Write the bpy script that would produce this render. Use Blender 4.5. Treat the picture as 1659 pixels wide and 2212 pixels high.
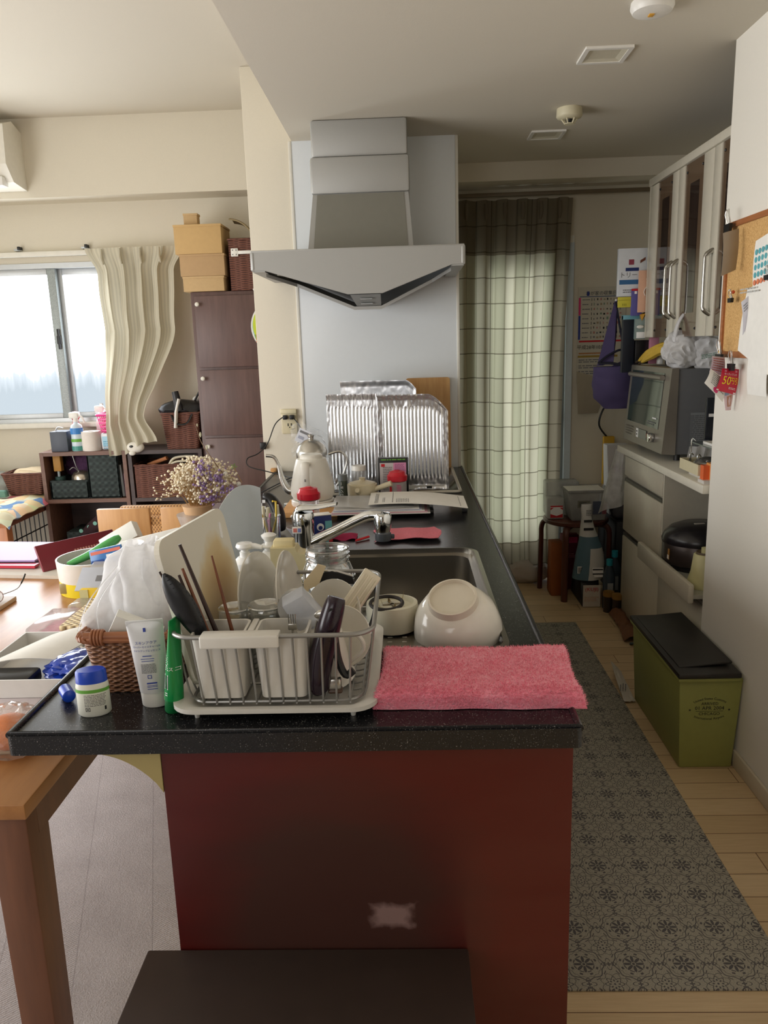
import bpy, bmesh, math, random
from mathutils import Vector, Matrix, noise
random.seed(7)
pi = math.pi
SC = bpy.context.scene
COL = SC.collection
for _o in list(bpy.data.objects):
    bpy.data.objects.remove(_o)

# ------------------------------------------------------------------ camera, world, lights, exposure
cam_d = bpy.data.cameras.new('camera')
cam = bpy.data.objects.new('camera', cam_d)
COL.objects.link(cam)
cam_d.sensor_fit = 'VERTICAL'
cam_d.sensor_height = 24.0
cam_d.lens = 1662.0 / 2212.0 * 24.0
cam_d.clip_start = 0.02
cam.matrix_world = Matrix(((0.9991533, 0.02421852, 0.03325883, 0.0),
                           (0.02732034, 0.21386241, -0.97648168, 0.0),
                           (-0.03076175, 0.97656353, 0.21301968, 1.47),
                           (0, 0, 0, 1)))
SC.camera = cam
SC.view_settings.view_transform = 'Standard'
SC.view_settings.look = 'None'
SC.view_settings.gamma = 1.0
SC.view_settings.use_curve_mapping = False
SC.view_settings.exposure = 0.0
SC.cycles.max_bounces = 12
SC.cycles.diffuse_bounces = 5
SC.cycles.transparent_max_bounces = 16
SC.cycles.caustics_reflective = False
SC.cycles.caustics_refractive = False
SC.cycles.sample_clamp_indirect = 6.0

world = bpy.data.worlds.new('world')
SC.world = world
world.use_nodes = True
wb = world.node_tree.nodes['Background']
wb.inputs[0].default_value = (0.80, 0.88, 1.0, 1)
wb.inputs[1].default_value = 1.0


def area(name, loc, rot, sx, sy, power, color):
    l = bpy.data.lights.new(name, 'AREA')
    l.shape = 'RECTANGLE'
    l.size, l.size_y, l.energy, l.color = sx, sy, power, color
    o = bpy.data.objects.new(name, l)
    COL.objects.link(o)
    o.location, o.rotation_euler = loc, rot
    return o


# daylight through the balcony window on the left wall and the far window, plus an added fill
area('daylight_balcony', (-3.10, 1.55, 1.15), (0, -pi / 2, 0), 1.9, 2.9, 104, (1.0, 0.985, 0.955))
area('fill_behind', (-1.5, -2.50, 1.65), (math.radians(82), 0, math.radians(-14)), 2.6, 1.3, 30, (1.0, 0.985, 0.96))  # added soft fill; the wall behind the camera has no window
area('daylight_far_window', (-2.35, 4.62, 1.52), (-pi / 2, 0, 0), 1.1, 0.85, 24, (0.90, 0.95, 1.0))
WIN_EMIT = 4.2
DOOR_EMIT = 2.6


# ------------------------------------------------------------------ material helpers
def lin(c):
    r = []
    for x in c[:3]:
        x = x / 255.0
        r.append(x / 12.92 if x <= 0.04045 else ((x + 0.055) / 1.055) ** 2.4)
    return (r[0], r[1], r[2], 1.0)


MATS = {}


class N:
    """small node-tree helper"""

    def __init__(s, name):
        s.m = bpy.data.materials.new(name)
        s.m.use_nodes = True
        s.t = s.m.node_tree
        s.b = s.t.nodes['Principled BSDF']
        s.out = s.t.nodes['Material Output']

    def n(s, typ, **kw):
        x = s.t.nodes.new(typ)
        for k, v in kw.items():
            if k in x.inputs:
                x.inputs[k].default_value = v
            else:
                setattr(x, k, v)
        return x

    def l(s, a, b):
        s.t.links.new(a, b)

    def val(s, sock, v):
        if hasattr(v, 'is_linked') or hasattr(v, 'links'):
            s.l(v, sock)
        else:
            sock.default_value = v

    def math(s, op, a, b=0.0, c=0.0):
        x = s.t.nodes.new('ShaderNodeMath')
        x.operation = op
        s.val(x.inputs[0], a)
        s.val(x.inputs[1], b)
        s.val(x.inputs[2], c)
        return x.outputs[0]

    def mix(s, f, a, b):
        x = s.t.nodes.new('ShaderNodeMix')
        x.data_type = 'RGBA'
        s.val(x.inputs[0], f)
        s.val(x.inputs[6], a)
        s.val(x.inputs[7], b)
        return x.outputs[2]

    def ramp(s, f, stops):
        x = s.t.nodes.new('ShaderNodeValToRGB')
        e = x.color_ramp.elements
        while len(e) < len(stops):
            e.new(0.5)
        for k, (p, c) in enumerate(stops):
            e[k].position = p
            e[k].color = c if len(c) == 4 else lin(c)
        s.l(f, x.inputs[0])
        return x.outputs[0]

    def co(s, scale=(1, 1, 1), rot=(0, 0, 0), kind='Object'):
        t = s.t.nodes.new('ShaderNodeTexCoord')
        m = s.t.nodes.new('ShaderNodeMapping')
        m.inputs['Scale'].default_value = scale
        m.inputs['Rotation'].default_value = rot
        s.l(t.outputs[kind], m.inputs[0])
        return m.outputs[0]

    def noise(s, vec, scale, detail=3.0, rough=0.5):
        x = s.t.nodes.new('ShaderNodeTexNoise')
        s.l(vec, x.inputs['Vector'])
        x.inputs['Scale'].default_value = scale
        x.inputs['Detail'].default_value = detail
        x.inputs['Roughness'].default_value = rough
        return x.outputs[0]

    def wave(s, vec, scale, dist=0.0, dire='X', prof='SIN', dscale=1.0):
        x = s.t.nodes.new('ShaderNodeTexWave')
        x.bands_direction = dire
        x.wave_profile = prof
        s.l(vec, x.inputs['Vector'])
        x.inputs['Scale'].default_value = scale
        x.inputs['Distortion'].default_value = dist
        x.inputs['Detail Scale'].default_value = dscale
        return x.outputs[1]

    def bump(s, h, strength=0.3, dist=0.01):
        x = s.t.nodes.new('ShaderNodeBump')
        x.inputs['Strength'].default_value = strength
        x.inputs['Distance'].default_value = dist
        s.l(h, x.inputs['Height'])
        s.l(x.outputs[0], s.b.inputs['Normal'])

    def sep(s, vec):
        x = s.t.nodes.new('ShaderNodeSeparateXYZ')
        s.l(vec, x.inputs[0])
        return x.outputs

    def base(s, c):
        s.val(s.b.inputs['Base Color'], c)

    def setp(s, rough=0.5, metal=0.0, **kw):
        s.b.inputs['Roughness'].default_value = rough
        s.b.inputs['Metallic'].default_value = metal
        for k, v in kw.items():
            s.b.inputs[k].default_value = v
        return s.m


def pm(name, c, rough=0.5, metal=0.0, noise_amt=0.04, nscale=40.0, bump=0.0, **kw):
    """plain principled material with a touch of procedural variation"""
    if name in MATS:
        return MATS[name]
    k = N(name)
    base = lin(c)
    if noise_amt:
        v = k.noise(k.co(), nscale, 3)
        d = tuple(max(0, x * (1 - noise_amt * 2)) for x in base[:3]) + (1,)
        u = tuple(min(1, x * (1 + noise_amt)) for x in base[:3]) + (1,)
        k.base(k.mix(v, d, u))
        if bump:
            k.bump(v, bump, 0.004)
    else:
        k.base(base)
    MATS[name] = k.setp(rough, metal, **kw)
    return MATS[name]


def wood(name, c1, c2, scale=6.0, rough=0.4, axis='X', stretch=10.0, bump=0.03):
    k = N(name)
    sc = {'X': (1, stretch, stretch), 'Y': (stretch, 1, stretch), 'Z': (stretch, stretch, 1)}[axis]
    vec = k.co(sc)
    f = k.noise(vec, scale, 6, 0.6)
    f2 = k.noise(vec, scale * 0.35, 2, 0.5)
    g = k.math('ADD', k.math('MULTIPLY', f, 0.6), k.math('MULTIPLY', f2, 0.4))
    k.base(k.ramp(g, [(0.32, c1), (0.68, c2)]))
    if bump:
        k.bump(f, bump, 0.003)
    MATS[name] = k.setp(rough)
    return MATS[name]


def weave(name, c1, c2, sx, sz, rough=0.7, bump=0.7, noise_s=60):
    """basket weave: alternating strands over x/y and z"""
    k = N(name)
    o = k.sep(k.co())
    hor = k.math('ADD', o[0], o[1])
    a = k.math('SINE', k.math('MULTIPLY', hor, sx))
    b = k.math('SINE', k.math('MULTIPLY', o[2], sz))
    w = k.math('MULTIPLY_ADD', k.math('MULTIPLY', a, b), 0.5, 0.5)
    w2 = k.math('MULTIPLY', w, k.math('MULTIPLY_ADD', b, 0.35, 0.65))
    n = k.noise(k.co(), noise_s, 3)
    m = k.math('ADD', k.math('MULTIPLY', w2, 0.7), k.math('MULTIPLY', n, 0.4))
    k.base(k.ramp(m, [(0.2, c1), (0.75, c2)]))
    k.bump(w2, bump, 0.01)
    MATS[name] = k.setp(rough)
    return MATS[name]


def film(name, c, alpha, rough=0.15, dens_noise=0.0, trans=0.4, gloss=0.55):
    """thin plastic film: transparent + glossy + diffuse/translucent"""
    k = N(name)
    t = k.t
    tr = t.nodes.new('ShaderNodeBsdfTransparent')
    df = t.nodes.new('ShaderNodeBsdfDiffuse')
    tl = t.nodes.new('ShaderNodeBsdfTranslucent')
    gl = t.nodes.new('ShaderNodeBsdfGlossy')
    df.inputs[0].default_value = lin(c)
    tl.inputs[0].default_value = lin(c)
    gl.inputs['Roughness'].default_value = rough
    m1 = t.nodes.new('ShaderNodeMixShader')
    m1.inputs[0].default_value = trans
    k.l(df.outputs[0], m1.inputs[1])
    k.l(tl.outputs[0], m1.inputs[2])
    m2 = t.nodes.new('ShaderNodeMixShader')
    if dens_noise:
        v = k.noise(k.co(), 18, 4)
        k.l(k.math('MULTIPLY_ADD', k.math('SUBTRACT', v, 0.5), dens_noise, 1 - alpha), m2.inputs[0])
    else:
        m2.inputs[0].default_value = 1 - alpha
    k.l(m1.outputs[0], m2.inputs[1])
    k.l(tr.outputs[0], m2.inputs[2])
    fr = t.nodes.new('ShaderNodeFresnel')
    fr.inputs[0].default_value = 1.45
    m3 = t.nodes.new('ShaderNodeMixShader')
    k.l(k.math('MULTIPLY', fr.outputs[0], gloss), m3.inputs[0])
    k.l(m2.outputs[0], m3.inputs[1])
    k.l(gl.outputs[0], m3.inputs[2])
    k.l(m3.outputs[0], k.out.inputs[0])
    MATS[name] = k.m
    return k.m


def cloth(name, c, trans=0.35, rough=0.9, rib=0.0):
    k = N(name)
    t = k.t
    df = t.nodes.new('ShaderNodeBsdfDiffuse')
    tl = t.nodes.new('ShaderNodeBsdfTranslucent')
    mx = t.nodes.new('ShaderNodeMixShader')
    mx.inputs[0].default_value = trans
    if rib:
        u = t.nodes.new('ShaderNodeUVMap')
        w = k.math('SINE', k.math('MULTIPLY', k.sep(u.outputs[0])[0], rib))
        col = k.mix(k.math('MULTIPLY_ADD', w, 0.5, 0.5), lin([x * 0.93 for x in c]), lin(c))
        k.l(col, df.inputs[0])
        k.l(col, tl.inputs[0])
    else:
        df.inputs[0].default_value = lin(c)
        tl.inputs[0].default_value = lin(c)
    k.l(df.outputs[0], mx.inputs[1])
    k.l(tl.outputs[0], mx.inputs[2])
    k.l(mx.outputs[0], k.out.inputs[0])
    MATS[name] = k.m
    return k.m


def clear(name, tint=(255, 255, 255), a=0.12, rough=0.03):
    """thin clear glass or plastic built as transparent + fresnel gloss"""
    k = N(name)
    t = k.t
    tr = t.nodes.new('ShaderNodeBsdfTransparent')
    tr.inputs[0].default_value = lin(tint)
    gl = t.nodes.new('ShaderNodeBsdfGlossy')
    gl.inputs['Roughness'].default_value = rough
    lw = t.nodes.new('ShaderNodeLayerWeight')
    lw.inputs[0].default_value = 0.35
    f = k.math('MULTIPLY_ADD', lw.outputs[1], 0.75, a)
    mx = t.nodes.new('ShaderNodeMixShader')
    k.l(f, mx.inputs[0])
    k.l(tr.outputs[0], mx.inputs[1])
    k.l(gl.outputs[0], mx.inputs[2])
    k.l(mx.outputs[0], k.out.inputs[0])
    MATS[name] = k.m
    return k.m


def emit(name, c, strength, pattern=None):
    k = N(name)
    e = k.n('ShaderNodeEmission')
    e.inputs[0].default_value = lin(c)
    e.inputs[1].default_value = strength
    k.l(e.outputs[0], k.out.inputs[0])
    MATS[name] = k.m
    return k, e


# ------------------------------------------------------------------ geometry helpers
class B:
    """collects shapes; build() links them as ONE mesh object"""

    def __init__(s):
        s.v, s.f, s.mi, s.sm, s.mats, s.uv = [], [], [], [], [], {}

    def slot(s, m):
        if m not in s.mats:
            s.mats.append(m)
        return s.mats.index(m)

    def add(s, vs, fs, m, smooth=False, mt=None):
        o = len(s.v)
        if mt is not None:
            vs = [mt @ Vector(p) for p in vs]
        s.v.extend([tuple(p) for p in vs])
        k = s.slot(m)
        for f in fs:
            s.f.append([i + o for i in f])
            s.mi.append(k)
            s.sm.append(smooth)
        return o

    def bm(s, bm, m, smooth=False, mt=None):
        bm.verts.ensure_lookup_table()
        bm.verts.index_update()
        s.add([v.co.copy() for v in bm.verts], [[v.index for v in f.verts] for f in bm.faces], m, smooth, mt)
        bm.free()

    def box(s, x0, x1, y0, y1, z0, z1, m, bev=0.0, seg=2, mt=None):
        if bev <= 0:
            vs = [(x, y, z) for z in (z0, z1) for y in (y0, y1) for x in (x0, x1)]
            fs = [(0, 2, 3, 1), (4, 5, 7, 6), (0, 1, 5, 4), (2, 6, 7, 3), (0, 4, 6, 2), (1, 3, 7, 5)]
            s.add(vs, fs, m, False, mt)
            return
        bm = bmesh.new()
        bmesh.ops.create_cube(bm, size=1.0)
        for v in bm.verts:
            v.co = Vector(((x0 + x1) / 2 + v.co.x * (x1 - x0), (y0 + y1) / 2 + v.co.y * (y1 - y0),
                           (z0 + z1) / 2 + v.co.z * (z1 - z0)))
        bev = min(bev, 0.49 * min(x1 - x0, y1 - y0, z1 - z0))
        bmesh.ops.bevel(bm, geom=bm.edges[:], offset=bev, segments=seg, affect='EDGES', profile=0.5)
        s.bm(bm, m, True, mt)

    def frus(s, c0, w0, d0, z0, w1, d1, z1, m, bev=0.0, c1=None, mt=None):
        """box tapering from (w0,d0) at z0 to (w1,d1) at z1"""
        c1 = c1 or c0
        vs = []
        for (c, w, d, z) in ((c0, w0, d0, z0), (c1, w1, d1, z1)):
            vs += [(c[0] - w / 2, c[1] - d / 2, z), (c[0] + w / 2, c[1] - d / 2, z),
                   (c[0] - w / 2, c[1] + d / 2, z), (c[0] + w / 2, c[1] + d / 2, z)]
        fs = [(0, 2, 3, 1), (4, 5, 7, 6), (0, 1, 5, 4), (2, 6, 7, 3), (0, 4, 6, 2), (1, 3, 7, 5)]
        if bev <= 0:
            s.add(vs, fs, m, False, mt)
            return
        bm = bmesh.new()
        bv = [bm.verts.new(p) for p in vs]
        for f in fs:
            bm.faces.new([bv[i] for i in f])
        bmesh.ops.bevel(bm, geom=bm.edges[:], offset=bev, segments=2, affect='EDGES', profile=0.5)
        s.bm(bm, m, True, mt)

    def lathe(s, prof, c, m, n=28, smooth=True, mt=None, sx=1.0, sy=1.0, close=False):
        """prof: list of (r, z)"""
        vs, fs = [], []
        for (r, z) in prof:
            for i in range(n):
                a = 2 * pi * i / n
                vs.append((c[0] + r * math.cos(a) * sx, c[1] + r * math.sin(a) * sy, c[2] + z))
        L = len(prof)
        for j in range(L - 1):
            for i in range(n):
                i2 = (i + 1) % n
                fs.append((j * n + i, j * n + i2, (j + 1) * n + i2, (j + 1) * n + i))
        if close:
            for i in range(n):
                i2 = (i + 1) % n
                fs.append(((L - 1) * n + i, (L - 1) * n + i2, i2, i))
        else:
            if prof[0][0] > 1e-6:
                fs.append(tuple(reversed(range(n))))
            if prof[-1][0] > 1e-6:
                fs.append(tuple((L - 1) * n + i for i in range(n)))
        s.add(vs, fs, m, smooth, mt)

    def tube(s, pts, r, m, n=8, closed=False, smooth=True, caps=True, mt=None, flat=1.0):
        pts = [Vector(p) for p in pts]
        L = len(pts)
        rr = r if isinstance(r, (list, tuple)) else [r] * L
        vs, fs = [], []
        up = None
        for i, p in enumerate(pts):
            a = pts[(i - 1) % L] if (i > 0 or closed) else p
            b = pts[(i + 1) % L] if (i < L - 1 or closed) else p
            t = (b - a)
            t = t.normalized() if t.length > 1e-9 else Vector((0, 0, 1))
            if up is None:
                up = Vector((0, 0, 1)) if abs(t.z) < 0.9 else Vector((1, 0, 0))
            u = (up - t * up.dot(t))
            if u.length < 1e-6:
                u = t.orthogonal()
            u.normalize()
            up = u
            w = t.cross(u)
            for k in range(n):
                an = 2 * pi * k / n
                vs.append(p + u * (math.cos(an) * rr[i] * flat) + w * (math.sin(an) * rr[i]))
        rng = L if closed else L - 1
        for i in range(rng):
            j = (i + 1) % L
            for k in range(n):
                k2 = (k + 1) % n
                fs.append((i * n + k, i * n + k2, j * n + k2, j * n + k))
        if caps and not closed:
            fs.append(tuple(reversed(range(n))))
            fs.append(tuple((L - 1) * n + k for k in range(n)))
        s.add(vs, fs, m, smooth, mt)

    def cyl(s, p0, p1, r0, m, r1=None, n=20, smooth=True, mt=None):
        s.tube([p0, p1], [r0, r1 if r1 is not None else r0], m, n, smooth=smooth, mt=mt)

    def prism(s, poly, o, X, Y, depth, m, smooth=False):
        """2-D polygon in the plane (o, X, Y), extruded by depth along X x Y"""
        o, X, Y = Vector(o), Vector(X), Vector(Y)
        Z = X.cross(Y).normalized() * depth
        n = len(poly)
        vs = [o + X * p[0] + Y * p[1] for p in poly] + [o + X * p[0] + Y * p[1] + Z for p in poly]
        fs = [tuple(reversed(range(n))), tuple(range(n, 2 * n))]
        for i in range(n):
            j = (i + 1) % n
            fs.append((i, j, n + j, n + i))
        s.add(vs, fs, m, smooth)

    def ring(s, outer, inner, z0, z1, m):
        """flat slab between two loops with the same vertex count"""
        n = len(outer)
        vs = [(p[0], p[1], z1) for p in outer] + [(p[0], p[1], z1) for p in inner] + \
             [(p[0], p[1], z0) for p in outer] + [(p[0], p[1], z0) for p in inner]
        fs = []
        for i in range(n):
            j = (i + 1) % n
            fs += [(i, j, n + j, n + i), (2 * n + i, 3 * n + i, 3 * n + j, 2 * n + j),
                   (i, 2 * n + i, 2 * n + j, j), (n + i, n + j, 3 * n + j, 3 * n + i)]
        s.add(vs, fs, m, False)

    def surf(s, fn, nu, nv, m, thick=0.0, smooth=True, uv=False, closeu=False):
        vs, fs = [], []
        for j in range(nv + 1):
            for i in range(nu + 1):
                vs.append(Vector(fn(i / nu, j / nv)))
        W = nu + 1
        for j in range(nv):
            for i in range(nu):
                a = j * W + i
                fs.append((a, a + 1, a + W + 1, a + W))
        if thick:
            nor = [Vector((0, 0, 0)) for _ in vs]
            for f in fs:
                nn = (vs[f[1]] - vs[f[0]]).cross(vs[f[3]] - vs[f[0]])
                for i in f:
                    nor[i] = nor[i] + nn
            K = len(vs)
            vs = vs + [v + nor[i].normalized() * thick for i, v in enumerate(vs)]
            back = [(f[3] + K, f[2] + K, f[1] + K, f[0] + K) for f in fs]
            edge = []
            for i in range(nu):
                edge.append((i + 1, i, i + K, i + 1 + K))
                a = nv * W + i
                edge.append((a, a + 1, a + 1 + K, a + K))
            for j in range(nv):
                a = j * W
                edge.append((a, a + W, a + W + K, a + K))
                a = j * W + nu
                edge.append((a + W, a, a + K, a + W + K))
            fs = [tuple(reversed(f)) for f in fs] + [tuple(reversed(f)) for f in back] + edge
        o = s.add(vs, fs, m, smooth)
        if uv:
            for j in range(nv + 1):
                for i in range(nu + 1):
                    s.uv[o + j * W + i] = (i / nu, j / nv)

    def ball(s, c, r, m, sub=2, sc=(1, 1, 1), fn=None, mt=None):
        bm = bmesh.new()
        bmesh.ops.create_icosphere(bm, subdivisions=sub, radius=1.0)
        for v in bm.verts:
            k = fn(v.co) if fn else 1.0
            v.co = Vector((c[0] + v.co.x * r * sc[0] * k, c[1] + v.co.y * r * sc[1] * k, c[2] + v.co.z * r * sc[2] * k))
        s.bm(bm, m, True, mt)

    def quad(s, o, X, Y, x0, x1, y0, y1, m):
        o, X, Y = Vector(o), Vector(X), Vector(Y)
        s.add([o + X * x0 + Y * y0, o + X * x1 + Y * y0, o + X * x1 + Y * y1, o + X * x0 + Y * y1], [(0, 1, 2, 3)], m)

    def text(s, body, size, o, X, Y, m, align='CENTER', arc=None, bend=None, fn=None):
        cu = bpy.data.curves.new('t', 'FONT')
        cu.body, cu.size, cu.align_x, cu.align_y = body, size, align, 'CENTER'
        cu.resolution_u = 2
        ob = bpy.data.objects.new('t', cu)
        COL.objects.link(ob)
        me = bpy.data.meshes.new_from_object(ob)
        o, X, Y = Vector(o), Vector(X), Vector(Y)
        vs = []
        for v in me.vertices:
            x, y = v.co.x, v.co.y
            if arc:                                # baseline bent to a circle of this radius (+ arch, - smile)
                a = x / arc
                x, y = (arc + y) * math.sin(a), (arc + y) * math.cos(a) - arc
            if fn:
                vs.append(Vector(fn(x, y)))
            elif bend:                               # wrapped on an upright cylinder of this radius
                a = x / bend
                Z = X.cross(Y)
                vs.append(o + X * (bend * math.sin(a)) + Y * y + Z * (bend * (math.cos(a) - 1)))
            else:
                vs.append(o + X * x + Y * y)
        s.add(vs, [list(p.vertices) for p in me.polygons], m)
        bpy.data.objects.remove(ob)
        bpy.data.curves.remove(cu)
        bpy.data.meshes.remove(me)

    def lines(s, o, X, Y, w, h, n, m, fill=0.45, seed=1, bend=None):
        """n rows of small print, each broken into words"""
        rd = random.Random(seed)
        o, X, Y = Vector(o), Vector(X), Vector(Y)
        Z = X.cross(Y)
        st = h / n

        def P(x, y):
            if bend:
                a = x / bend
                return o + X * (bend * math.sin(a)) + Y * y + Z * (bend * (math.cos(a) - 1))
            return o + X * x + Y * y
        for i in range(n):
            y = h / 2 - (i + 0.5) * st
            x = -w / 2
            end = w / 2 * rd.uniform(0.5, 1.0)
            while x < end:
                e = min(end, x + w * rd.uniform(0.06, 0.22))
                s.add([P(x, y - st * fill / 2), P(e, y - st * fill / 2), P(e, y + st * fill / 2), P(x, y + st * fill / 2)],
                      [(0, 1, 2, 3)], m)
                x = e + w * 0.03

    def build(s, name, parent=None, loc=None, local=False):
        me = bpy.data.meshes.new(name)
        vs = s.v
        ob = bpy.data.objects.new(name, me)
        COL.objects.link(ob)
        if parent is not None:
            ob.parent = parent
            if not local:
                p, ml = parent, Matrix.Identity(4)
                while p is not None:
                    ml = p.matrix_basis @ ml
                    p = p.parent
                inv = ml.inverted()
                vs = [inv @ Vector(p) for p in vs]
        elif loc is not None and not local:
            L = Vector(loc)
            vs = [Vector(p) - L for p in vs]
            ob.location = L
        me.from_pydata([tuple(p) for p in vs], [], s.f)
        for m in s.mats:
            me.materials.append(m)
        me.polygons.foreach_set('material_index', s.mi)
        me.polygons.foreach_set('use_smooth', s.sm)
        if s.uv:
            lay = me.uv_layers.new(name='UVMap')
            for lp in me.loops:
                if lp.vertex_index in s.uv:
                    lay.data[lp.index].uv = s.uv[lp.vertex_index]
        me.update()
        if any(s.sm):
            try:
                me.set_sharp_from_angle(angle=math.radians(40))
            except Exception:
                pass
        return ob


def thing(name, label, cat, loc, rz=0.0, group=None):
    o = bpy.data.objects.new(name, None)
    o.empty_display_size = 0.05
    COL.objects.link(o)
    o.location = loc
    o.rotation_euler = (0, 0, rz)
    o['label'], o['category'] = label, cat
    if group:
        o['group'] = group
    return o


def solo(name, label, cat, b, loc, group=None):
    o = b.build(name, None, loc)
    o['label'], o['category'] = label, cat
    if group:
        o['group'] = group
    return o


def struct(name, b):
    o = b.build(name)
    o['kind'] = 'structure'
    return o


def part(name, b, parent, label=None, stuff=False):
    o = b.build(name, parent)
    if label:
        o['label'] = label
    if stuff:
        o['kind'] = 'stuff'
    return o


def rloop(x0, x1, y0, y1, r, k=6):
    pts = []
    for (cx, cy, a0) in ((x1 - r, y1 - r, 0), (x0 + r, y1 - r, pi / 2), (x0 + r, y0 + r, pi), (x1 - r, y0 + r, 1.5 * pi)):
        for i in range(k + 1):
            a = a0 + (pi / 2) * i / k
            pts.append((cx + r * math.cos(a), cy + r * math.sin(a)))
    return pts


def bez(p0, p1, p2, p3, n=12):
    p0, p1, p2, p3 = map(Vector, (p0, p1, p2, p3))
    return [p0 * (1 - t) ** 3 + p1 * 3 * t * (1 - t) ** 2 + p2 * 3 * t * t * (1 - t) + p3 * t ** 3 for t in [i / n for i in range(n + 1)]]


def smooth_path(pts, n=6):
    pts = [Vector(p) for p in pts]
    out = []
    for i in range(len(pts) - 1):
        a = pts[max(i - 1, 0)]
        b, c = pts[i], pts[i + 1]
        d = pts[min(i + 2, len(pts) - 1)]
        for k in range(n):
            t = k / n
            out.append(0.5 * ((2 * b) + (c - a) * t + (2 * a - 5 * b + 4 * c - d) * t * t + (3 * b - a - 3 * c + d) * t ** 3))
    out.append(pts[-1])
    return out


def nz(p, s=1.0, o=0.0):
    return noise.noise(Vector((p[0] * s + o, p[1] * s + o * 1.7, p[2] * s - o)))


XA, YA, ZA = Vector((1, 0, 0)), Vector((0, 1, 0)), Vector((0, 0, 1))
# print directions: on a face seen from the camera side, from the left, from above
FRONT = (XA, ZA)
LEFTF = (-YA, ZA)
TOPF = (XA, YA)

# ------------------------------------------------------------------ shared materials
WALL = pm('wall_paint', (219, 212, 195), 0.85, noise_amt=0.02, nscale=220, bump=0.06)
CEIL = pm('ceiling_paper', (208, 201, 186), 0.9, noise_amt=0.02, nscale=200, bump=0.06)
TRIMW = pm('trim_white', (228, 225, 214), 0.5)
WHITE = pm('white_plastic', (232, 230, 224), 0.35)
CREAM = pm('cream_plastic', (222, 212, 178), 0.4)
BLACK = pm('black_plastic', (22, 22, 24), 0.4)
INK = pm('ink_black', (28, 28, 30), 0.7, noise_amt=0)
INKG = pm('ink_grey', (120, 120, 122), 0.8, noise_amt=0)
INKB = pm('ink_blue', (40, 60, 150), 0.7, noise_amt=0)
REDI = pm('ink_red', (200, 28, 40), 0.6, noise_amt=0)
PINKI = pm('ink_pink', (214, 60, 120), 0.7, noise_amt=0)
YELI = pm('ink_yellow', (250, 226, 40), 0.6, noise_amt=0)
WINK = pm('ink_white', (245, 245, 245), 0.6, noise_amt=0)
GRNI = pm('ink_green', (104, 170, 64), 0.5, noise_amt=0)
BLUE = pm('blue_plastic', (28, 70, 190), 0.3)
CHROME = pm('chrome', (225, 228, 230), 0.06, 1.0, noise_amt=0)
STEEL = pm('brushed_steel', (200, 198, 192), 0.26, 1.0, noise_amt=0.05, nscale=200)
GREYM = pm('grey_wire', (158, 157, 154), 0.35, 0.6)
PAPER = pm('paper', (238, 236, 230), 0.8)
GLASS = clear('clear_glass', (250, 252, 252), 0.16)
RIMG = clear('rim_glass', (235, 240, 240), 0.4)
FILM = film('plastic_film', (246, 247, 248), 0.42, 0.12, 0.5, 0.5)
BAGW = film('bag_film', (252, 252, 254), 0.66, 0.2, 0.7, 0.5, 0.3)
BAGC = film('carrier_film', (250, 250, 252), 0.80, 0.2, 0.4, 0.35, 0.35)
CARD = pm('cardboard', (196, 166, 122), 0.85, noise_amt=0.05, nscale=60)
RED = pm('red_lid', (196, 22, 44), 0.3)


def floor_mat():
    k = N('floor_boards')
    o = k.sep(k.co())
    row = k.math('DIVIDE', o[1], 0.0905)
    rid = k.math('FLOOR', row)
    fr = k.math('FRACT', row)
    off = k.math('FRACT', k.math('MULTIPLY', rid, 0.377))
    col = k.math('ADD', k.math('DIVIDE', o[0], 0.9), off)
    cid = k.math('FLOOR', col)
    fc = k.math('FRACT', col)
    gap = k.math('MAXIMUM', k.math('LESS_THAN', fr, 0.028), k.math('LESS_THAN', fc, 0.003))
    tint = k.math('FRACT', k.math('MULTIPLY', k.math('ADD', k.math('MULTIPLY', rid, 12.9), k.math('MULTIPLY', cid, 78.2)), 43.7))
    g = k.noise(k.co((2.5, 40, 1)), 4, 5)
    f = k.math('ADD', k.math('MULTIPLY', g, 0.7), k.math('MULTIPLY', tint, 0.3))
    c = k.ramp(f, [(0.2, (192, 164, 124)), (0.8, (218, 193, 154))])
    k.base(k.mix(gap, c, lin((110, 78, 48))))
    k.bump(k.math('SUBTRACT', 1.0, gap), 0.2, 0.002)
    MATS['floor_boards'] = k.setp(0.38)
    return k.m


# ------------------------------------------------------------------ the setting
ZK, ZD, YB, YH = 2.41, 2.74, 4.72, 3.88
b = B(); b.box(-3.3, 1.75, -2.7, 4.85, -0.06, 0, floor_mat()); struct('floor', b)
b = B(); b.box(-0.51, 1.75, -2.7, 4.85, ZK, ZK + 0.45, CEIL)
b.box(-3.3, -0.51, -2.7, 4.85, ZD, ZD + 0.12, CEIL)
struct('ceiling', b)
WALLR = pm('wall_paint_white', (232, 228, 218), 0.85, noise_amt=0.02, nscale=220, bump=0.06)
b = B(); b.box(1.11, 1.27, -2.7, 2.83, 0, ZK, WALLR)
b.box(1.62, 1.75, 2.83, 4.85, 0, ZK, WALL); b.box(1.27, 1.75, 2.75, 2.83, 0, ZK, WALL)
struct('wall_right', b)
b = B()   # far wall, with the window and the door left open
for (x0, x1, z0, z1) in ((-3.3, -2.95, 0, ZD), (-2.95, -1.66, 0, 1.06), (-2.95, -1.66, 2.0, ZD), (-1.66, 0.36, 0, ZD),
                         (0.36, 0.99, 2.05, ZD), (0.99, 1.75, 0, ZD)):
    b.box(x0, x1, YB, YB + 0.13, z0, z1, WALL)
struct('wall_back', b)
b = B()
for (y0, y1, z0, z1) in ((-2.7, 0.0, 0, ZD), (3.1, 4.85, 0, ZD), (0.0, 3.1, 2.1, ZD), (0.0, 3.1, 0, 0.12)):
    b.box(-3.3, -3.18, y0, y1, z0, z1, WALL)
struct('wall_left', b)
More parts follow.
